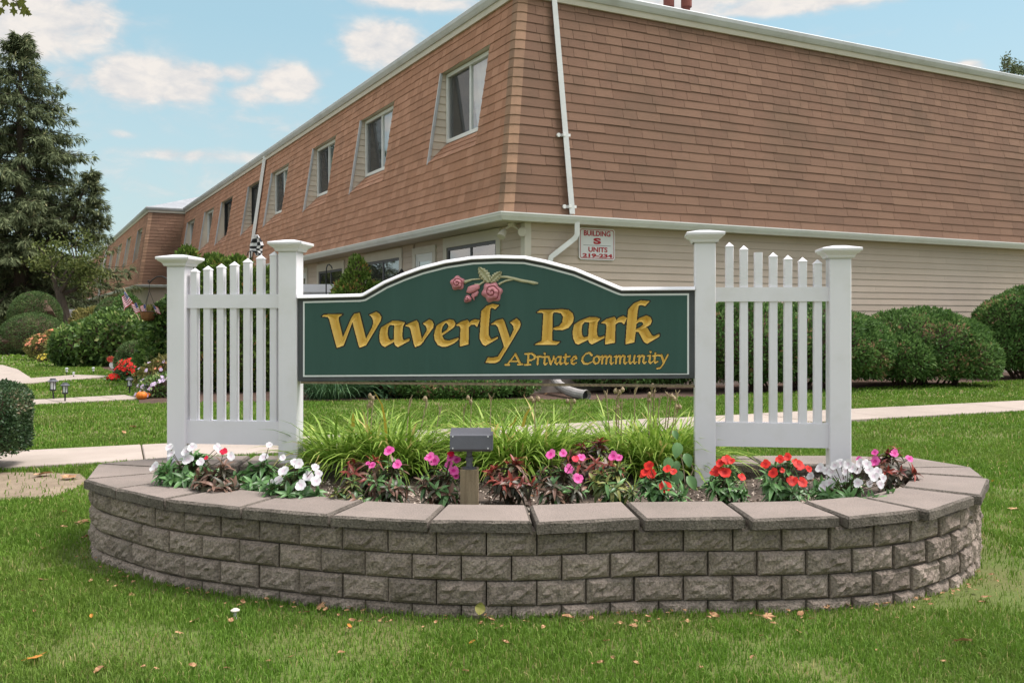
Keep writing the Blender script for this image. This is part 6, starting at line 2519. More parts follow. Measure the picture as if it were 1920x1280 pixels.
# small fine grass by the inner left post
rg = random.Random(60)
fg = thing('ornamental_grass', 'fine grey green fountain grass seen below the left end of the sign', 'ornamental grass', (cx(620, 14.3), 14.3, 0))
V, T, tn = blades(None, (cx(620, 14.3), 14.3, 0.0), 420, .5, .95, .35, .016, rg)
tag(bulk('blades', V, T, M_rhod, tn, fg), kind='stuff')

# tall evergreens behind the left picket panel
AG = 'evergreens behind the left picket panel'
for i, (px, Y, rx, hgt, lab, nn) in enumerate([
        (358, 17.2, .40, 2.55, 'tallest arborvitae, its bronze tip just above the outer left post', 9000),
        (412, 15.8, .56, 2.30, 'broad arborvitae behind the middle of the left pickets', 15000),
        (456, 15.6, .46, 2.28, 'full green arborvitae behind the fifth left picket', 10000),
        (500, 15.9, .40, 2.12, 'narrow arborvitae beside the inner left post', 9000)]):
    lob = [(0, 0, hgt * .30, rx, rx * .9, hgt * .32), (.05, -.05, hgt * .60, rx * .88, rx * .85, hgt * .27), (-.06, .0, hgt * .82, rx * .60, rx * .6, hgt * .18), (rx * .45, -.1, hgt * .70, rx * .45, rx * .5, hgt * .2)]
    shrub('arborvitae', lab, 'evergreen', (cx(px, Y), Y, 0), lob, nn, (.10, .042), M_arb, 70 + i, AG, .22, .22, .7, 10, .8, needle_out=.6)
shrub('dwarf_conifer', 'bright green conical evergreen rising behind the left shoulder of the sign', 'evergreen', (cx(668, 17.0), 17.0, 0),
      [(0, 0, .9, .62, .6, .9), (-.02, 0, 1.55, .42, .42, .55), (.02, 0, 2.02, .20, .2, .36), (.40, -.05, 1.45, .30, .35, .42), (-.28, -.1, 1.35, .3, .3, .4)], 16000, (.085, .035), M_arb, 77, None, .22, .2, .7, 10, .8, needle_out=.7)

# clipped boxwood block by the walk at the left edge
shrub('boxwood_hedge', 'clipped block of boxwood with rounded corners by the walk at the left edge', 'hedge', (cx(-112, 7.55), 7.55, .03), [(0, 0, .37, .66, .36, .335)], 26000, (.030, .016), M_box, 80, None, .05, .10, .3, 20, .88, box=5.0, gap=.10, needle_out=.4)

# ---------------------------------------------------------------- left garden
TG = 'clipped topiary shrubs by the left walk'
shrub('topiary_yew', 'large clipped dome of dark yew, upper of the two big topiaries', 'topiary', (cx(66, 37), 37, 0), [(0, 0, 1.30, .98, .9, 1.02)], 15000, (.075, .034), M_topi, 90, TG, .03, .06, .2, 8, .93, gap=.55)
shrub('topiary_yew', 'wide sweeping clipped yew mound low beside the far lawn', 'topiary', (cx(62, 32), 32, 0), [(.0, 0, .62, 1.08, .9, .80), (-.85, -.1, .35, .85, .8, .52)], 18000, (.07, .032), M_topi, 91, TG, .03, .06, .2, 8, .93, gap=.02)
shrub('topiary_yew', 'small wedge shaped clipped yew at the far left edge', 'topiary', (cx(22, 40), 40, 0), [(0, 0, .62, .65, .6, .36)], 5000, (.07, .034), M_topi, 92, TG, .05, .06, .2, 8, .93, gap=.2)
shrub('topiary_yew', 'clipped yew slope leaning left below the far block', 'topiary', (cx(208, 34), 34, 0), [(0, 0, 1.0, .62, .7, 1.0), (-.45, 0, .65, .5, .6, .7)], 9000, (.08, .036), M_topi, 93, TG, .04, .06, .2, 8, .93)
shrub('topiary_yew', 'rounded shrub behind the raised flag', 'topiary', (cx(240, 31), 31, 0), [(0, 0, 1.05, .55, .6, 1.0)], 7000, (.09, .04), M_yew, 94, TG, .1, .1, .3, 8, .9)
shrub('topiary_yew', 'grey green clipped yew with a bent front beside the red flowers', 'topiary', (cx(250, 19.6), 19.6, 0), [(.05, 0, .50, .36, .35, .26), (-.10, -.08, .32, .24, .3, .26)], 8000, (.045, .02), M_topi, 95, TG, .04, .08, .2, 8, .92)
shrub('golden_shrub', 'yellowish shrub below the downspout of the far block', 'shrub', (cx(168, 36), 36, 0), [(0, 0, .85, .75, .7, .80)], 4500, (.12, .06), M_goldsh, 96, None, .2, .2, .3, 8, .8)
shrub('hydrangea_shrub', 'big leafy light green hydrangea filling the garden under the flag', 'shrub', (cx(188, 24.2), 24.2, 0), [(-.45, 0, .55, .78, .65, .58), (.35, .0, .75, .80, .7, .72), (.95, .2, .62, .5, .6, .6), (-.9, .1, .38, .45, .5, .38)], 7000, (.145, .085), M_hyd, 97, None, .2, .25, .25, 24, .70)
shrub('hydrangea_shrub', 'tall leafy dahlia like shrub against the outer left post', 'shrub', (cx(296, 17.6), 17.6, 0), [(0, 0, .50, .34, .35, .50), (.04, 0, .95, .26, .3, .42), (.14, .1, 1.28, .15, .3, .38)], 3600, (.13, .075), M_hyd, 98, None, .25, .3, .2, 10, .6)
shrub('red_maple_shrub', 'bronze foliage showing behind the hydrangea by the white fence', 'shrub', (cx(112, 30), 30, 0), [(0, 0, .40, .30, .4, .36), (.40, .1, .58, .30, .4, .28)], 1800, (.10, .05), M_bronzelf, 99, None, .25, .25, .2, 8, .7)
shrub('rust_shrub', 'rust coloured low shrub at the far left by the walk', 'shrub', (cx(8, 42), 42, 0), [(0, 0, .30, .55, .5, .34)], 1600, (.12, .06), M_bronzelf, 100, None, .2, .2, .2, 6, .8)


def flower_mound(name, label, cat, ft, lobes, n, leafm, leaf, fl, nf, fsz, seed):
    t = shrub(name, label, cat, ft, lobes, n, leaf, leafm, seed, None, .25, .3, .3, 8, .62)
    r = np.random.default_rng(seed + 500)
    for k in range(nf):
        l = lobes[int(r.integers(len(lobes)))]
        d = unit(r.normal(size=(1, 3)))[0]
        d[1] = -abs(d[1])
        d[2] = abs(d[2]) * 1.1
        p = Vector((l[0] + d[0] * l[3] * 1.04, l[1] + d[1] * l[4] * 1.04, max(.06, l[2] + d[2] * l[5] * 1.04))) + Vector(ft)
        nrm = Vector((d[0], d[1] - .3, d[2] + .4))
        place('flower', random.choice(fl), t, frame_matrix(p, nrm.orthogonal(), nrm, fsz * float(r.uniform(.7, 1.25))))
    return t


M_lant = pmat('coral_petal', (.66, .22, .12), (.72, .30, .16), 9, .6)
M_yel = pmat('yellow_petal', (.70, .52, .04), (.74, .60, .10), 9, .6)
M_lav = pmat('lavender_petal', (.56, .42, .60), (.64, .50, .66), 9, .6)
FL_l, FL_y, FL_v = [flower_mesh(M_lant, 1)], [flower_mesh(M_yel, 2)], [flower_mesh(M_lav, 3)]
flower_mound('lantana_shrub', 'loose lantana shrub with coral flower heads in front of the sweeping topiary', 'flowering shrub', (cx(82, 27.5), 27.5, 0), [(0, 0, .36, .52, .4, .38), (.30, .1, .52, .42, .4, .36)], 2600, M_goldsh, (.09, .04), FL_l, 60, .05, 110)
flower_mound('marigold_patch', 'low patch of yellow flowers at the foot of the lantana', 'flower', (cx(91, 26.6), 26.6, 0), [(0, 0, .10, .30, .2, .12)], 500, M_goldsh, (.07, .03), FL_y, 40, .045, 111)
flower_mound('salvia_clump', 'clump of scarlet flowers beside the pathway lights', 'flower', (cx(240, 18.4), 18.4, 0), [(0, 0, .22, .24, .22, .20), (.20, -.05, .14, .18, .2, .12), (-.22, -.15, .06, .12, .12, .08)], 700, M_lfg, (.07, .03), FLOW['r'], 130, .036, 112)
flower_mound('impatiens_bed', 'pale pink and white flower mound around the pumpkins at the outer left post', 'flower', (cx(298, 14.6), 14.6, 0), [(0, 0, .16, .30, .3, .18), (.25, .1, .22, .3, .3, .2), (-.12, -.2, .05, .16, .15, .08)], 1300, M_hyd, (.07, .035), FL_v, 46, .035, 113)
flower_mound('garden_flowers', 'mixed leafy flowers between the scarlet clump and the outer left post', 'flower', (cx(296, 16.3), 16.3, 0), [(0, 0, .22, .36, .3, .24), (.2, .1, .35, .3, .3, .25)], 1500, M_goldsh, (.085, .04), FL_v + FL_l, 18, .035, 114)


def pumpkin(label, px, py, r_, Y):
    c = at(px, py, Y)
    c.z = max(c.z, r_ * .8) if py > 735 else c.z
    t = thing('pumpkin', label, 'pumpkin', (c.x, c.y, c.z - r_ * .8), 'pumpkins in the flower mound')
    mb = MB()
    nu, nv = 40, 12
    vs = []
    for a in range(nv + 1):
        th = PI * a / nv
        for b in range(nu):
            ph = 2 * PI * b / nu
            rb = r_ * (1 - .09 * (.5 + .5 * math.cos(ph * 10)) ** 3)
            vs.append(c + Vector((rb * math.sin(th) * math.cos(ph), rb * math.sin(th) * math.sin(ph), r_ * .8 * math.cos(th) * (1 - .15 * (a < 2)))))
    fs = [(a * nu + b, a * nu + (b + 1) % nu, (a + 1) * nu + (b + 1) % nu, (a + 1) * nu + b) for a in range(nv) for b in range(nu)]
    mb.add(vs, fs)
    obj('pumpkin_body', mb, M_pump, t, smooth=True)
    mb = MB()
    mb.tube([c + Vector((0, 0, r_ * .62)), c + Vector((.01, 0, r_ * .95)), c + Vector((.04, 0, r_ * 1.1))], [r_ * .14, r_ * .1, r_ * .09], 6)
    obj('stem', mb, M_stem, t)


pumpkin('largest orange pumpkin at the end of the garden walk', 265.5, 746.5, .085, 14.15)
pumpkin('small orange pumpkin sitting higher beside the pathway light', 284.5, 724.5, .05, 14.6)
pumpkin('small orange pumpkin tucked behind the largest one', 276, 740, .05, 14.3)


def solar(label, px, ptop, pbot, Y, white=False, lean=0.0):
    b = at(px, pbot, Y)
    b.z = 0
    top = at(px, ptop, Y).z
    hh = min(.20, top * .55)
    wd = hh * .42
    t = thing('pathway_light', label, 'garden light', b, 'solar lights along the garden walks')
    d = Vector((lean, 0, 1)).normalized()
    mt = M_signw if white else M_iron
    mb = MB()
    mb.tube([b, b + d * (top - hh)], .012, 6)
    obj('stake', mb, M_iron, t)
    c = b + d * (top - hh)
    mb = MB()
    mb.lathe(c, [(wd * .5, 0), (wd * .62, .008), (wd * .62, .02), (wd * .45, .022)], 10)
    for k in range(4):
        a = PI / 4 + k * PI / 2
        q = Vector((math.cos(a), math.sin(a), 0)) * wd * .52
        mb.tube([c + q + Vector((0, 0, .02)), c + q + Vector((0, 0, hh * .74))], .005, 4)
    obj('cage', mb, mt, t)
    mb = MB()
    mb.lathe(c, [(wd * .40, .022), (wd * .46, hh * .7)], 10)
    obj('lens', mb, M_lamp, t)
    mb = MB()
    mb.lathe(c, [(wd * .95, hh * .72), (wd * .98, hh * .76), (wd * .55, hh * .90), (wd * .5, hh), (0, hh)], 10)
    obj('light_cap', mb, M_bronze if not white else M_fascia, t)


solar('leaning dark pathway light, leftmost by the near garden walk', 101, 709, 748, 14.0, lean=-.10)
solar('upright dark pathway light second from the left by the near garden walk', 122, 717, 755, 13.6)
solar('dark pathway light below the scarlet flower clump', 243, 707, 738, 15.1)
solar('dark pathway light half hidden by pumpkins', 272, 718, 745, 14.7)
solar('small white pathway light at the left of the far branch walk', 125, 689, 704, 20.2, True)
solar('small white pathway light near the middle edge of the far branch walk', 138, 697, 709, 19.3, True)
solar('small white pathway light on the grass before the dark bed', 175, 688, 702, 20.6, True)
solar('small white pathway light leaning by the scarlet clump', 213, 694, 706, 19.3, True, .15)

# autumn garden sign on a stake
gy_ = 19.7
gc = at(210, 684, gy_)
gs = thing('garden_sign', 'round white and red autumn garden sign on a stake in front of the dark bed', 'garden sign', (gc.x, gc.y, 0))
mb = MB()
mb.tube([(gc.x + .02, gc.y + .02, 0), (gc.x + .02, gc.y + .02, gc.z)], .01, 6)
obj('stake', mb, M_iron, gs)
rad = 7.0 / F * gy_
wc = at(212, 684, gy_)
mb = MB()
mb.prism([wc + Vector((rad * math.cos(a), -.01, rad * .95 * math.sin(a))) for a in [2 * PI * k / 20 for k in range(20)]][::-1], (0, .02, 0))
obj('white_disc', mb, M_signw, gs)
rc = at(209, 673, gy_)
mb = MB()
sp = []
for k in range(22):
    a = 2 * PI * k / 22
    q = rad * (1.15 if k % 2 else .92)
    sp.append(rc + Vector((q * math.cos(a) * 1.08, -.035, q * math.sin(a) * .75)))
mb.prism(sp[::-1], (0, .02, 0))
obj('red_leaf_plaque', mb, pmat('autumn_red_paint', (.55, .11, .055), (.50, .07, .04), 9, .6), gs)
text_mesh('FALL', rad * 1.5, rad * .75, lambda u, o, z: Vector((rc.x + u, rc.y - .0375, rc.z + z)), 0, 0, 0, M_red, gs, .05)


# flags
def us_flag(label, p_top, p_bot, cloth, size, Y, nm='garden_flag', fold=.04):
    """pole between two points; cloth corners given: hoist top, hoist bottom, fly bottom, fly top"""
    t = thing(nm, label, 'flag', p_bot, 'small american flags')
    mb = MB()
    mb.tube([p_bot, p_top], size * .018, 6)
    obj('pole', mb, M_stalk, t)
    a, b, c, d = cloth
    st = {0: MB(), 1: MB(), 2: MB(), 3: MB()}
    nu = 12

    def P(u, v):
        q = a.lerp(d, u).lerp(b.lerp(c, u), v)
        return q + Vector((0, -fold * math.sin(u * 9 + v * 2) * (.3 + u) - .01, 0))
    for s in range(13):
        v0, v1 = s / 13, (s + 1) / 13
        for k in range(nu):
            u0, u1 = k / nu, (k + 1) / nu
            if s < 7 and u1 <= .42:
                continue
            st[s % 2].add([P(u0, v0), P(u1, v0), P(u1, v1), P(u0, v1)], [(0, 1, 2, 3)])
    for s in range(7):
        for k in range(nu):
            u0, u1 = k / nu, (k + 1) / nu
            if u1 <= .42:
                st[2].add([P(u0, s / 13), P(u1, s / 13), P(u1, (s + 1) / 13), P(u0, (s + 1) / 13)], [(0, 1, 2, 3)])
    for rr_ in range(9):
        for cc in range(6 if rr_ % 2 == 0 else 5):
            u = .42 * ((cc + .5 + (.5 if rr_ % 2 else 0)) / 6) * .96
            v = 7 / 13 * (rr_ + .5) / 9
            q = P(u, v) + Vector((0, -.003, 0))
            e = size * .011
            st[3].add([q + Vector((math.sin(2 * PI * k / 10) * e * (1 if k % 2 == 0 else .45), 0, math.cos(2 * PI * k / 10) * e * (1 if k % 2 == 0 else .45))) for k in range(10)], [list(range(10))])
    cl = obj('stripe_cloth', st[0], M_flagr, t)
    obj('stripe_cloth', st[1], M_flagw, t)
    obj('canton', st[2], M_flagb, t)
    obj('stars', st[3], M_flagw, t)


M_flagr = pmat('flag_red', (.52, .035, .07), None, 5, .8, trans=.2)
M_flagw = pmat('flag_white', (.74, .72, .74), None, 5, .8, trans=.2)
M_flagb = pmat('flag_blue', (.045, .065, .20), None, 5, .8, trans=.2)
M_flagk = pmat('flag_black', (.02, .02, .025), None, 5, .8)
Yf = 20.0
us_flag('american flag drooping from a slanted pole above the hydrangea', at(231.5, 539, Yf), at(262, 600, Yf), (at(234, 546, Yf), at(250, 566, Yf), at(231, 583, Yf), at(230, 558, Yf)), .55, Yf)

# hanging basket with coir liner on a shepherd hook
Yb = 17.4
hb = thing('shepherd_hook', 'black shepherd hook with curled end standing beside the outer left post', 'garden hook', at(322, 700, Yb) * Vector((1, 1, 0)) if False else Vector((cx(322, Yb), Yb, 0)))
mb = MB()
arc = [Vector((cx(322, Yb), Yb, 0)), at(322, 560, Yb), at(320, 535, Yb), at(314, 523, Yb), at(304, 518, Yb), at(294, 519, Yb), at(285, 525, Yb), at(280, 531, Yb), at(278, 529, Yb), at(278, 526, Yb), at(281, 526, Yb)]
mb.tube(arc, .012, 7)
obj('hook_rod', mb, M_iron, hb)
bk = thing('hanging_basket', 'hanging basket with brown coir liner and little flags on the shepherd hook', 'basket', at(278.5, 600, Yb))
c0_, c1_ = at(278.5, 584, Yb), at(278.5, 601, Yb)
rb_ = 15.5 / F * Yb
hh_ = c0_.z - c1_.z
mb = MB()
mb.lathe((c0_.x, c0_.y, c1_.z), [(0, 0), (rb_ * .55, .0), (rb_ * .82, hh_ * .25), (rb_ * .97, hh_ * .7), (rb_, hh_), (rb_ * .9, hh_ * .95), (0, hh_ * .9)], 22)
obj('coir_liner', mb, M_coir, bk)
mb = MB()
for k in range(3):
    a = k * 2 * PI / 3 + .5
    q = Vector((c0_.x + rb_ * math.cos(a), c0_.y + rb_ * math.sin(a), c0_.z))
    mb.tube([q, at(280, 545, Yb)], .004, 4)
mb.tube([at(280, 545, Yb), at(280, 531, Yb)], .005, 4)
ring = [Vector((c0_.x + rb_ * 1.01 * math.cos(a), c0_.y + rb_ * 1.01 * math.sin(a), c0_.z)) for a in [2 * PI * k / 20 for k in range(21)]]
mb.tube(ring, .006, 5)
obj('hanger', mb, M_iron, bk)
r_ = random.Random(3)
P_, D_v = [], []
for k in range(70):
    P_.append((c0_.x + r_.uniform(-.1, .1), c0_.y + r_.uniform(-.08, .08), c0_.z))
    D_v.append((r_.uniform(-.6, .6), r_.uniform(-.6, .3), 1))
V, T = leaf_arrays(P_, D_v, [(0, -1, .3)] * 70, [r_.uniform(.08, .17) for _ in range(70)], .03, .2)
tag(bulk('basket_plants', V, T, M_goldsh, np.repeat([r_.random() for _ in range(70)], 2), bk), kind='stuff')
for lab, x0, y0, x1, y1, sgn in (('little american flag leaning left out of the basket', 256, 567, 266, 590, -1), ('little american flag at the left rim of the basket', 273, 570, 276, 588, -1), ('little american flag leaning right out of the basket', 287, 572, 294, 590, 1)):
    a = at(x0, y0, Yb - .12)
    b = at(x1, y1, Yb - .12)
    dx = Vector((.075 * sgn, 0, -.03))
    us_flag(lab, a, b, (a, a.lerp(b, .75), a.lerp(b, .75) + dx * 1.3, a + dx * 1.3), .14, Yb, fold=.008)

# black and white striped pennant above the evergreens
Yk = 15.3
kp = Vector((cx(470, Yk), Yk, 0))
pn_ = thing('striped_flag', 'black and white striped flag hanging limp above the evergreens', 'flag', kp)
mb = MB()
mb.tube([kp, at(470, 478, Yk), at(470, 470, Yk), at(474, 452, Yk), at(479, 441, Yk)], .011, 6)
mb.tube([at(463, 480, Yk), at(465, 473, Yk), at(471, 470, Yk), at(478, 472, Yk), at(482, 478, Yk)], .009, 6)
obj('pole', mb, M_iron, pn_)
outl_ = [(479, 440, 484, 440), (474, 448, 488, 446), (470, 456, 492, 453), (469, 462, 494, 460), (469, 466, 491, 466), (470, 470, 491, 470), (478, 474, 491, 474), (481, 480, 490, 480)]
bands = [M_flagw, M_flagk, M_flagw, M_flagk, M_flagw, M_flagk, M_flagw]
sb_ = [MB(), MB()]
for i in range(len(outl_) - 1):
    l0, t0_, r0_, q0_ = outl_[i]
    l1, t1q, r1_, q1_ = outl_[i + 1]
    n = 6
    for k in range(n):
        f0, f1 = k / n, (k + 1) / n
        def Q(f, l, tt, r, qq):
            p = at(l + (r - l) * f, tt + (qq - tt) * f, Yk)
            p.y += -.035 * math.sin(f * 9 + i * .4)
            return p
        w_ = 1 if ((i + int(f0 * 2.4)) % 2) else 0
        sb_[w_].add([Q(f0, l0, t0_, r0_, q0_), Q(f1, l0, t0_, r0_, q0_), Q(f1, l1, t1q, r1_, q1_), Q(f0, l1, t1q, r1_, q1_)], [(0, 1, 2, 3)])
obj('white_cloth', sb_[0], M_flagw, pn_)
obj('black_cloth', sb_[1], M_flagk, pn_)

# second slim hook and the white privacy panels behind the sign
Yh = 17.6
hk = thing('shepherd_hook', 'slim black double hook standing left of the conical evergreen', 'garden hook', (cx(611.5, Yh), Yh, 0))
mb = MB()
mb.tube([(cx(611.5, Yh), Yh, 0), at(611.5, 520, Yh), at(612, 503, Yh), at(614, 497, Yh), at(617, 495.5, Yh), at(621, 499, Yh), at(623, 504, Yh)], .012, 6)
mb.tube([at(611.5, 520, Yh), at(608, 515, Yh), at(604, 516, Yh), at(601, 526, Yh)], .009, 6)
obj('hook_rod', mb, M_iron, hk)
pf = thing('privacy_fence', 'white vinyl privacy panel between the inner left post and the conical evergreen', 'fence', (cx(580, 18.6), 18.6, 0))
for k in range(10):
    mb = MB()
    mb.box((cx(562, 18.6) + .155 * k, 18.6 + .05 * k * 0, .92), (.150, .03, 1.72))
    obj('fence_board', mb, M_vinyl, pf)
mb = MB()
mb.box((cx(562, 18.6) + .7, 18.59, 1.86), (1.6, .06, .16))
obj('rail', mb, M_vinyl, pf)

# far left: white fence, grey gable house
wf = thing('garden_fence', 'white vinyl fence corner far beyond the hydrangea', 'fence', (cx(136, 40), 40, 0))
for px, w, z1 in ((131, .34, 1.55), (118, .16, 1.25)):
    mb = MB()
    p = Vector((cx(px, 40), 40, 0))
    mb.box((p.x, p.y, z1 / 2), (w, .3, z1))
    po = obj('post', mb, M_vinyl, wf)
    mb = MB()
    mb.box((p.x, p.y, z1 + .05), (w + .12, .42, .10))
    obj('post_cap', mb, M_vinyl, po)
for px in range(139, 152, 2):
    mb = MB()
    mb.box((cx(px, 40.2), 40.2, .65), (.05, .03, 1.2))
    obj('fence_board', mb, M_vinyl, wf)
mb = MB()
mb.box((cx(145, 40.2), 40.18, 1.28), (.36, .06, .12))
obj('rail', mb, M_vinyl, wf)
gh = thing('house', 'grey gabled house end glimpsed behind the leaning trunk', 'house', (cx(120, 78), 78, 0))
mb = MB()
x0, x1 = cx(100, 78), cx(160, 78)
mb.prism([Vector((x0, 78, 0)), Vector((x1, 78, 0)), Vector((x1, 78, 1.3)), Vector((x0 + .3, 78, 3.0)), Vector((x0, 78, 3.0))], (0, 6, 0))
obj('wall', mb, pmat('grey_siding', (.26, .25, .27), (.22, .21, .23), 1, .8), gh)
mb = MB()
mb.prism([Vector((x0 - .1, 77.7, 3.05)), Vector((x0 + .3, 77.7, 3.05)), Vector((x1 + .3, 77.7, 1.2)), Vector((x1 + .3, 77.7, 1.0)), Vector((x0 + .3, 77.7, 2.85))], (0, .3, 0))
obj('rake_board', mb, M_white, gh)
mb = MB()
mb.box((cx(118, 77.9), 77.9, 1.6), (.14, .12, 3.0))
obj('corner_board', mb, M_white, gh)

# ---------------------------------------------------------------- trees
def spruce(label, x, y, ht, rad, seed, second=None):
    r = random.Random(seed)
    t = thing('spruce_tree', label, 'tree', (x, y, 0))
    tr = MB()
    tr.tube([(x, y, -.1), (x + .05, y, ht * .35), (x, y, ht * .7), (x, y, ht * .985)], [.36, .27, .14, .02], 10)
    P, D, Nn, tone = [], [], [], []
    br = MB()

    def limb(base, a, L_, up0, hang):
        """a drooping branch that lifts at its tip, with hanging side sprays"""
        o = Vector((math.cos(a), math.sin(a), 0))
        n = max(4, int(L_ / .34))
        p = Vector(base)
        pts = [p.copy()]
        for i in range(n):
            f = i / n
            sl = up0 - .75 * math.sin(f * 2.3) + .75 * f * f
            p = p + (o * math.cos(sl) + Vector((0, 0, math.sin(sl)))) * (L_ / n)
            pts.append(p.copy())
            o = (o + Vector((r.uniform(-.12, .12), r.uniform(-.12, .12), 0))).normalized()
            sd = Vector((-o.y, o.x, 0))
            m = 3 if f > .12 else 1
            for k in range(m):
                s = r.choice((-1, 1))
                sl_ = (.25 + .75 * (1 - f)) * min(1.0, L_ * .42) * r.uniform(.5, 1.1)
                d = (o * .75 + sd * s * r.uniform(.3, 1.0) + Vector((0, 0, -.25 - hang * r.random()))).normalized()
                nn = max(2, int(sl_ / .13))
                q = p.copy()
                for j in range(nn):
                    q = q + d * sl_ / nn
                    d = (d + Vector((0, 0, -.13))).normalized()
                    for e in range(4):
                        P.append(q + Vector((r.uniform(-.06, .06), r.uniform(-.06, .06), r.uniform(-.06, .05))))
                        D.append(d + Vector((r.uniform(-.8, .8), r.uniform(-.8, .8), r.uniform(-.7, .5))))
                        Nn.append((r.uniform(-.5, .5), r.uniform(-.5, .5), 1))
                        tone.append(min(1, .75 * r.random() + .25 * (j / nn) * r.random() + (.12 if f > .7 else 0)))
            for e in range(5):
                P.append(p + Vector((r.uniform(-.06, .06), r.uniform(-.06, .06), r.uniform(-.05, .05))))
                D.append(o + Vector((r.uniform(-.7, .7), r.uniform(-.7, .7), r.uniform(-.2, .6))))
                Nn.append((0, 0, 1))
                tone.append(r.random())
        br.tube(pts, [max(.012, .055 * (1 - i / len(pts)) * min(1, L_ / 3)) for i in range(len(pts))], 4, cap=False)
    h = ht * .13
    while h < ht * .985:
        f = h / ht
        prof = rad * (1 - f) ** .78
        for k in range(r.randint(5, 7)):
            a = r.uniform(0, 2 * PI)
            if r.random() < .08:
                continue
            L_ = max(.35, prof * r.uniform(.65, 1.12))
            limb((x, y, h + r.uniform(-.15, .15)), a, L_, .35 * f + .05 + (.5 if f > .9 else 0), .5)
        h += ht * (.014 + .008 * (1 - f))
    if second:
        bx, bz, tz, rr2 = second
        tr.tube([(x + .1, y, bz), (x + bx * .7, y - .3, bz + 1.2), (x + bx, y - .4, tz)], [.14, .10, .015], 7)
        hh = bz + 1.2
        while hh < tz:
            f = (hh - bz - 1.2) / (tz - bz - 1.2)
            for k in range(5):
                limb((x + bx * (.7 + .3 * f), y - .35, hh), r.uniform(0, 6.28), max(.25, rr2 * (1 - f) ** .8 * r.uniform(.6, 1.1)), .15, .4)
            hh += .26
    obj('trunk', tr, M_bark, t)
    obj('branches', br, M_bark, t)['kind'] = 'stuff'
    rng_ = np.random.default_rng(seed)
    V, T = leaf_arrays([tuple(p) for p in P], [tuple(d) for d in D], Nn, rng_.uniform(.18, .40, len(P)), rng_.uniform(.045, .075, len(P)), .2)
    tag(bulk('crown', V, T, M_spr, np.repeat(tone, 2), t), kind='stuff')
    return t


spruce('tall dark spruce with drooping branches at the left edge', cx(38, 43), 43.0, 14.6, 6.0, 120, (3.5, 4.2, 8.2, 1.8))


def broadleaf(name, label, base, ht, crown, n, leaf, mat, seed, limbs, group=None, trunk_r=.2, lean=(0, 0)):
    """crown: list of (dx, dy, z, rx, ry, rz) leafy masses"""
    r = random.Random(seed)
    b = Vector(base)
    t = thing(name, label, 'tree', b, group)
    tr = MB()
    fork = b + Vector((lean[0] * .5, lean[1] * .5, ht * .35))
    tr.tube([b - Vector((0, 0, .1)), b + Vector((lean[0] * .15, lean[1] * .15, ht * .15)), fork], [trunk_r * 1.25, trunk_r, trunk_r * .8], 9)
    for c in crown[:limbs]:
        tip = b + Vector((c[0], c[1], c[2]))
        mid = fork.lerp(tip, .5) + Vector((r.uniform(-.3, .3), r.uniform(-.3, .3), -.1 * ht * .3))
        tr.tube([fork - Vector((0, 0, .2)), mid, tip], [trunk_r * .62, trunk_r * .4, trunk_r * .12], 7)
        for k in range(3):
            e = tip + Vector((r.uniform(-1, 1) * c[3], r.uniform(-1, 1) * c[4], r.uniform(-.6, .8) * c[5])) * .8
            tr.tube([mid.lerp(tip, r.uniform(.3, .9)), e], [trunk_r * .22, trunk_r * .05], 5)
    obj('trunk', tr, M_bark, t)
    rg_ = np.random.default_rng(seed)
    Ps = []
    ar = np.array([c[3] * c[4] * c[5] for c in crown]) ** .67
    for c, k in zip(crown, (n * ar / ar.sum()).astype(int)):
        m = max(4, k // 45)
        cl = unit(rg_.normal(size=(m, 3))) * rg_.uniform(.35, 1.0, (m, 1)) ** .5
        ci = rg_.integers(0, m, k)
        q = cl[ci] + rg_.normal(size=(k, 3)) * .20
        Ps.append(q * np.array(c[3:6]) + np.array(c[0:3]) + np.array(b))
    P = np.concatenate(Ps)
    D = unit(rg_.normal(size=P.shape) + np.array([0, 0, -.3]))
    V, T = leaf_arrays(P, D, rg_.normal(size=P.shape) + np.array([0, 0, .8]), leaf[0] * rg_.uniform(.6, 1.3, len(P)), leaf[1] * rg_.uniform(.7, 1.2, len(P)), .2)
    tn = np.clip(rg_.random(len(P)) * .85 + .25 * noise3(P, .8, seed), 0, 1)
    tag(bulk('crown', V, T, mat, np.repeat(tn, 2), t), kind='stuff')
    return t


broadleaf('leaning_tree', 'broadleaf tree with a dark leaning trunk in front of the far block', (cx(134, 39), 39, 0), 7, [(-.9, 0, 3.9, 1.0, .9, .7), (.35, .2, 4.0, .9, .9, .9), (-.3, 0, 3.2, 1.1, .9, .7), (.5, .3, 2.9, .8, .8, .8)], 2300, (.16, .09), M_dec, 130, 4, None, .20, (-1.1, 0))
BG = 'background trees at the left'
for i, (px, Y, ht, w, lab) in enumerate([
        (-30, 62, 7.5, 3.6, 'pale green tree at the very left edge behind the topiary'), (28, 66, 5.2, 2.4, 'rounded broadleaf tree behind the spruce trunk'),
        (92, 70, 6.5, 2.6, 'broadleaf tree between the spruce and the leaning trunk'), (150, 96, 7.5, 3.0, 'tree standing just left of the far end of the apartments'), (186, 120, 12.0, 3.0, 'distant tree peeping over the far roof')]):
    broadleaf('background_tree', lab, (cx(px, Y), Y, 0), ht, [(-w * .4, 0, ht * .55, w * .6, w * .6, ht * .32), (w * .4, .3, ht * .6, w * .6, w * .6, ht * .32), (0, 0, ht * .82, w * .5, w * .5, ht * .2), (0, -.4, ht * .3, w * .8, w * .6, ht * .25)], 5200, (.26, .16), M_dec, 140 + i, 3, BG, .22)
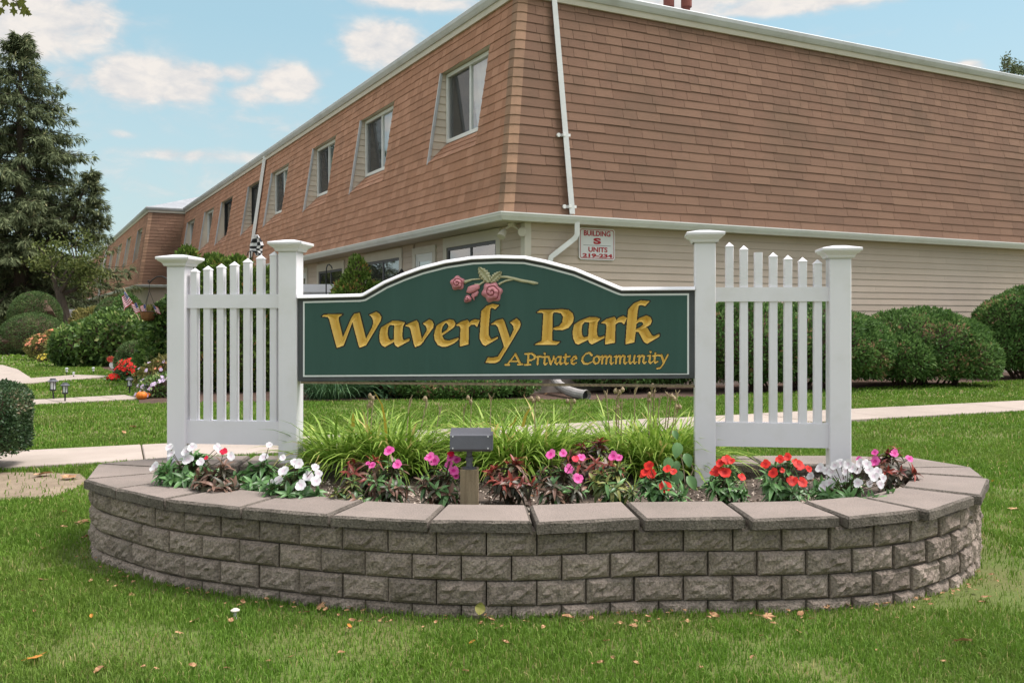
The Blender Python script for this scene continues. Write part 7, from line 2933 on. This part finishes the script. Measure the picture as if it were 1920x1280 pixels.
tag(bulk('far_shrubbery', *(lambda P: leaf_arrays(P, RNG.normal(size=P.shape), RNG.normal(size=P.shape) + [0, 0, 1], .45, .28))(np.stack([RNG.uniform(-62, -22, 9000), RNG.uniform(84, 88, 9000), np.abs(RNG.normal(0, 1.5, 9000))], 1)), M_dec, np.repeat(RNG.random(9000), 2)), kind='stuff')
# dark wispy tree behind the roof on the right
broadleaf('locust_tree', 'dark wispy treetop over the roof at the right edge', (cx(1893, 46), 46, 0), 15.0, [(-.10, 0, 14.0, .5, .5, .75), (.45, 0, 13.5, .9, .8, .5), (-.6, 0, 13.0, .6, .5, .5), (.5, 0, 12.0, 1.3, 1, .5), (-.2, 0, 11.2, 1.6, 1.2, .7)], 3200, (.24, .07), M_spr, 150, 5, None, .18)

# overhanging maple branch at the upper left, its tree stands outside the picture
mp = thing('maple_tree', 'maple branch tip with seven olive green leaves at the top left corner', 'tree', (-9.0, 9.4, 0))
mb = MB()
tipm = at(36, 19, 9.6)
mb.tube([(-9.0, 9.4, -.1), (-8.95, 9.4, 2.5), (-8.8, 9.4, 5.5), (-8.7, 9.4, 8.0)], [.24, .2, .15, .05], 10)
obj('trunk', mb, M_bark, mp)
mb = MB()
mb.tube([(-8.85, 9.4, 4.2), (-7.6, 9.5, 5.0), (-6.2, 9.55, 4.9), at(-20, -18, 9.6), at(12, -6, 9.6), at(30, 4, 9.6), tipm], [.07, .05, .03, .016, .010, .006, .004], 6)
obj('branch', mb, M_bark, mp)
M_map = pmat('maple_leaf', (.17, .17, .035), (.11, .13, .03), 20, .6, trans=.3)
mpl = dry_leaf_mesh('maple', M_map, 77)
for (px, py, s, rot) in ((10, 3, .085, 4.2), (38, 4, .11, 5.4), (24, 8, .07, 4.8), (2, 18, .08, 4.4), (26, 20, .075, 4.6), (44, 19, .105, 5.6), (52, 24, .06, 5.8), (-12, 8, .1, 4.5), (-30, 12, .1, 5), (-50, 0, .11, 4.2), (-20, -20, .1, 5), (10, -22, .1, 4), (36, -16, .11, 5), (-70, -15, .1, 4.6), (-90, 8, .11, 5.2)):
    p = at(px, py, 9.6)
    M = Matrix.Translation(p) @ Matrix.Rotation(PI / 2 + .35, 4, 'X') @ Matrix.Rotation(rot, 4, 'Z') @ Matrix.Diagonal((s, s, s, 1))
    place('leaf', mpl, mp, M)
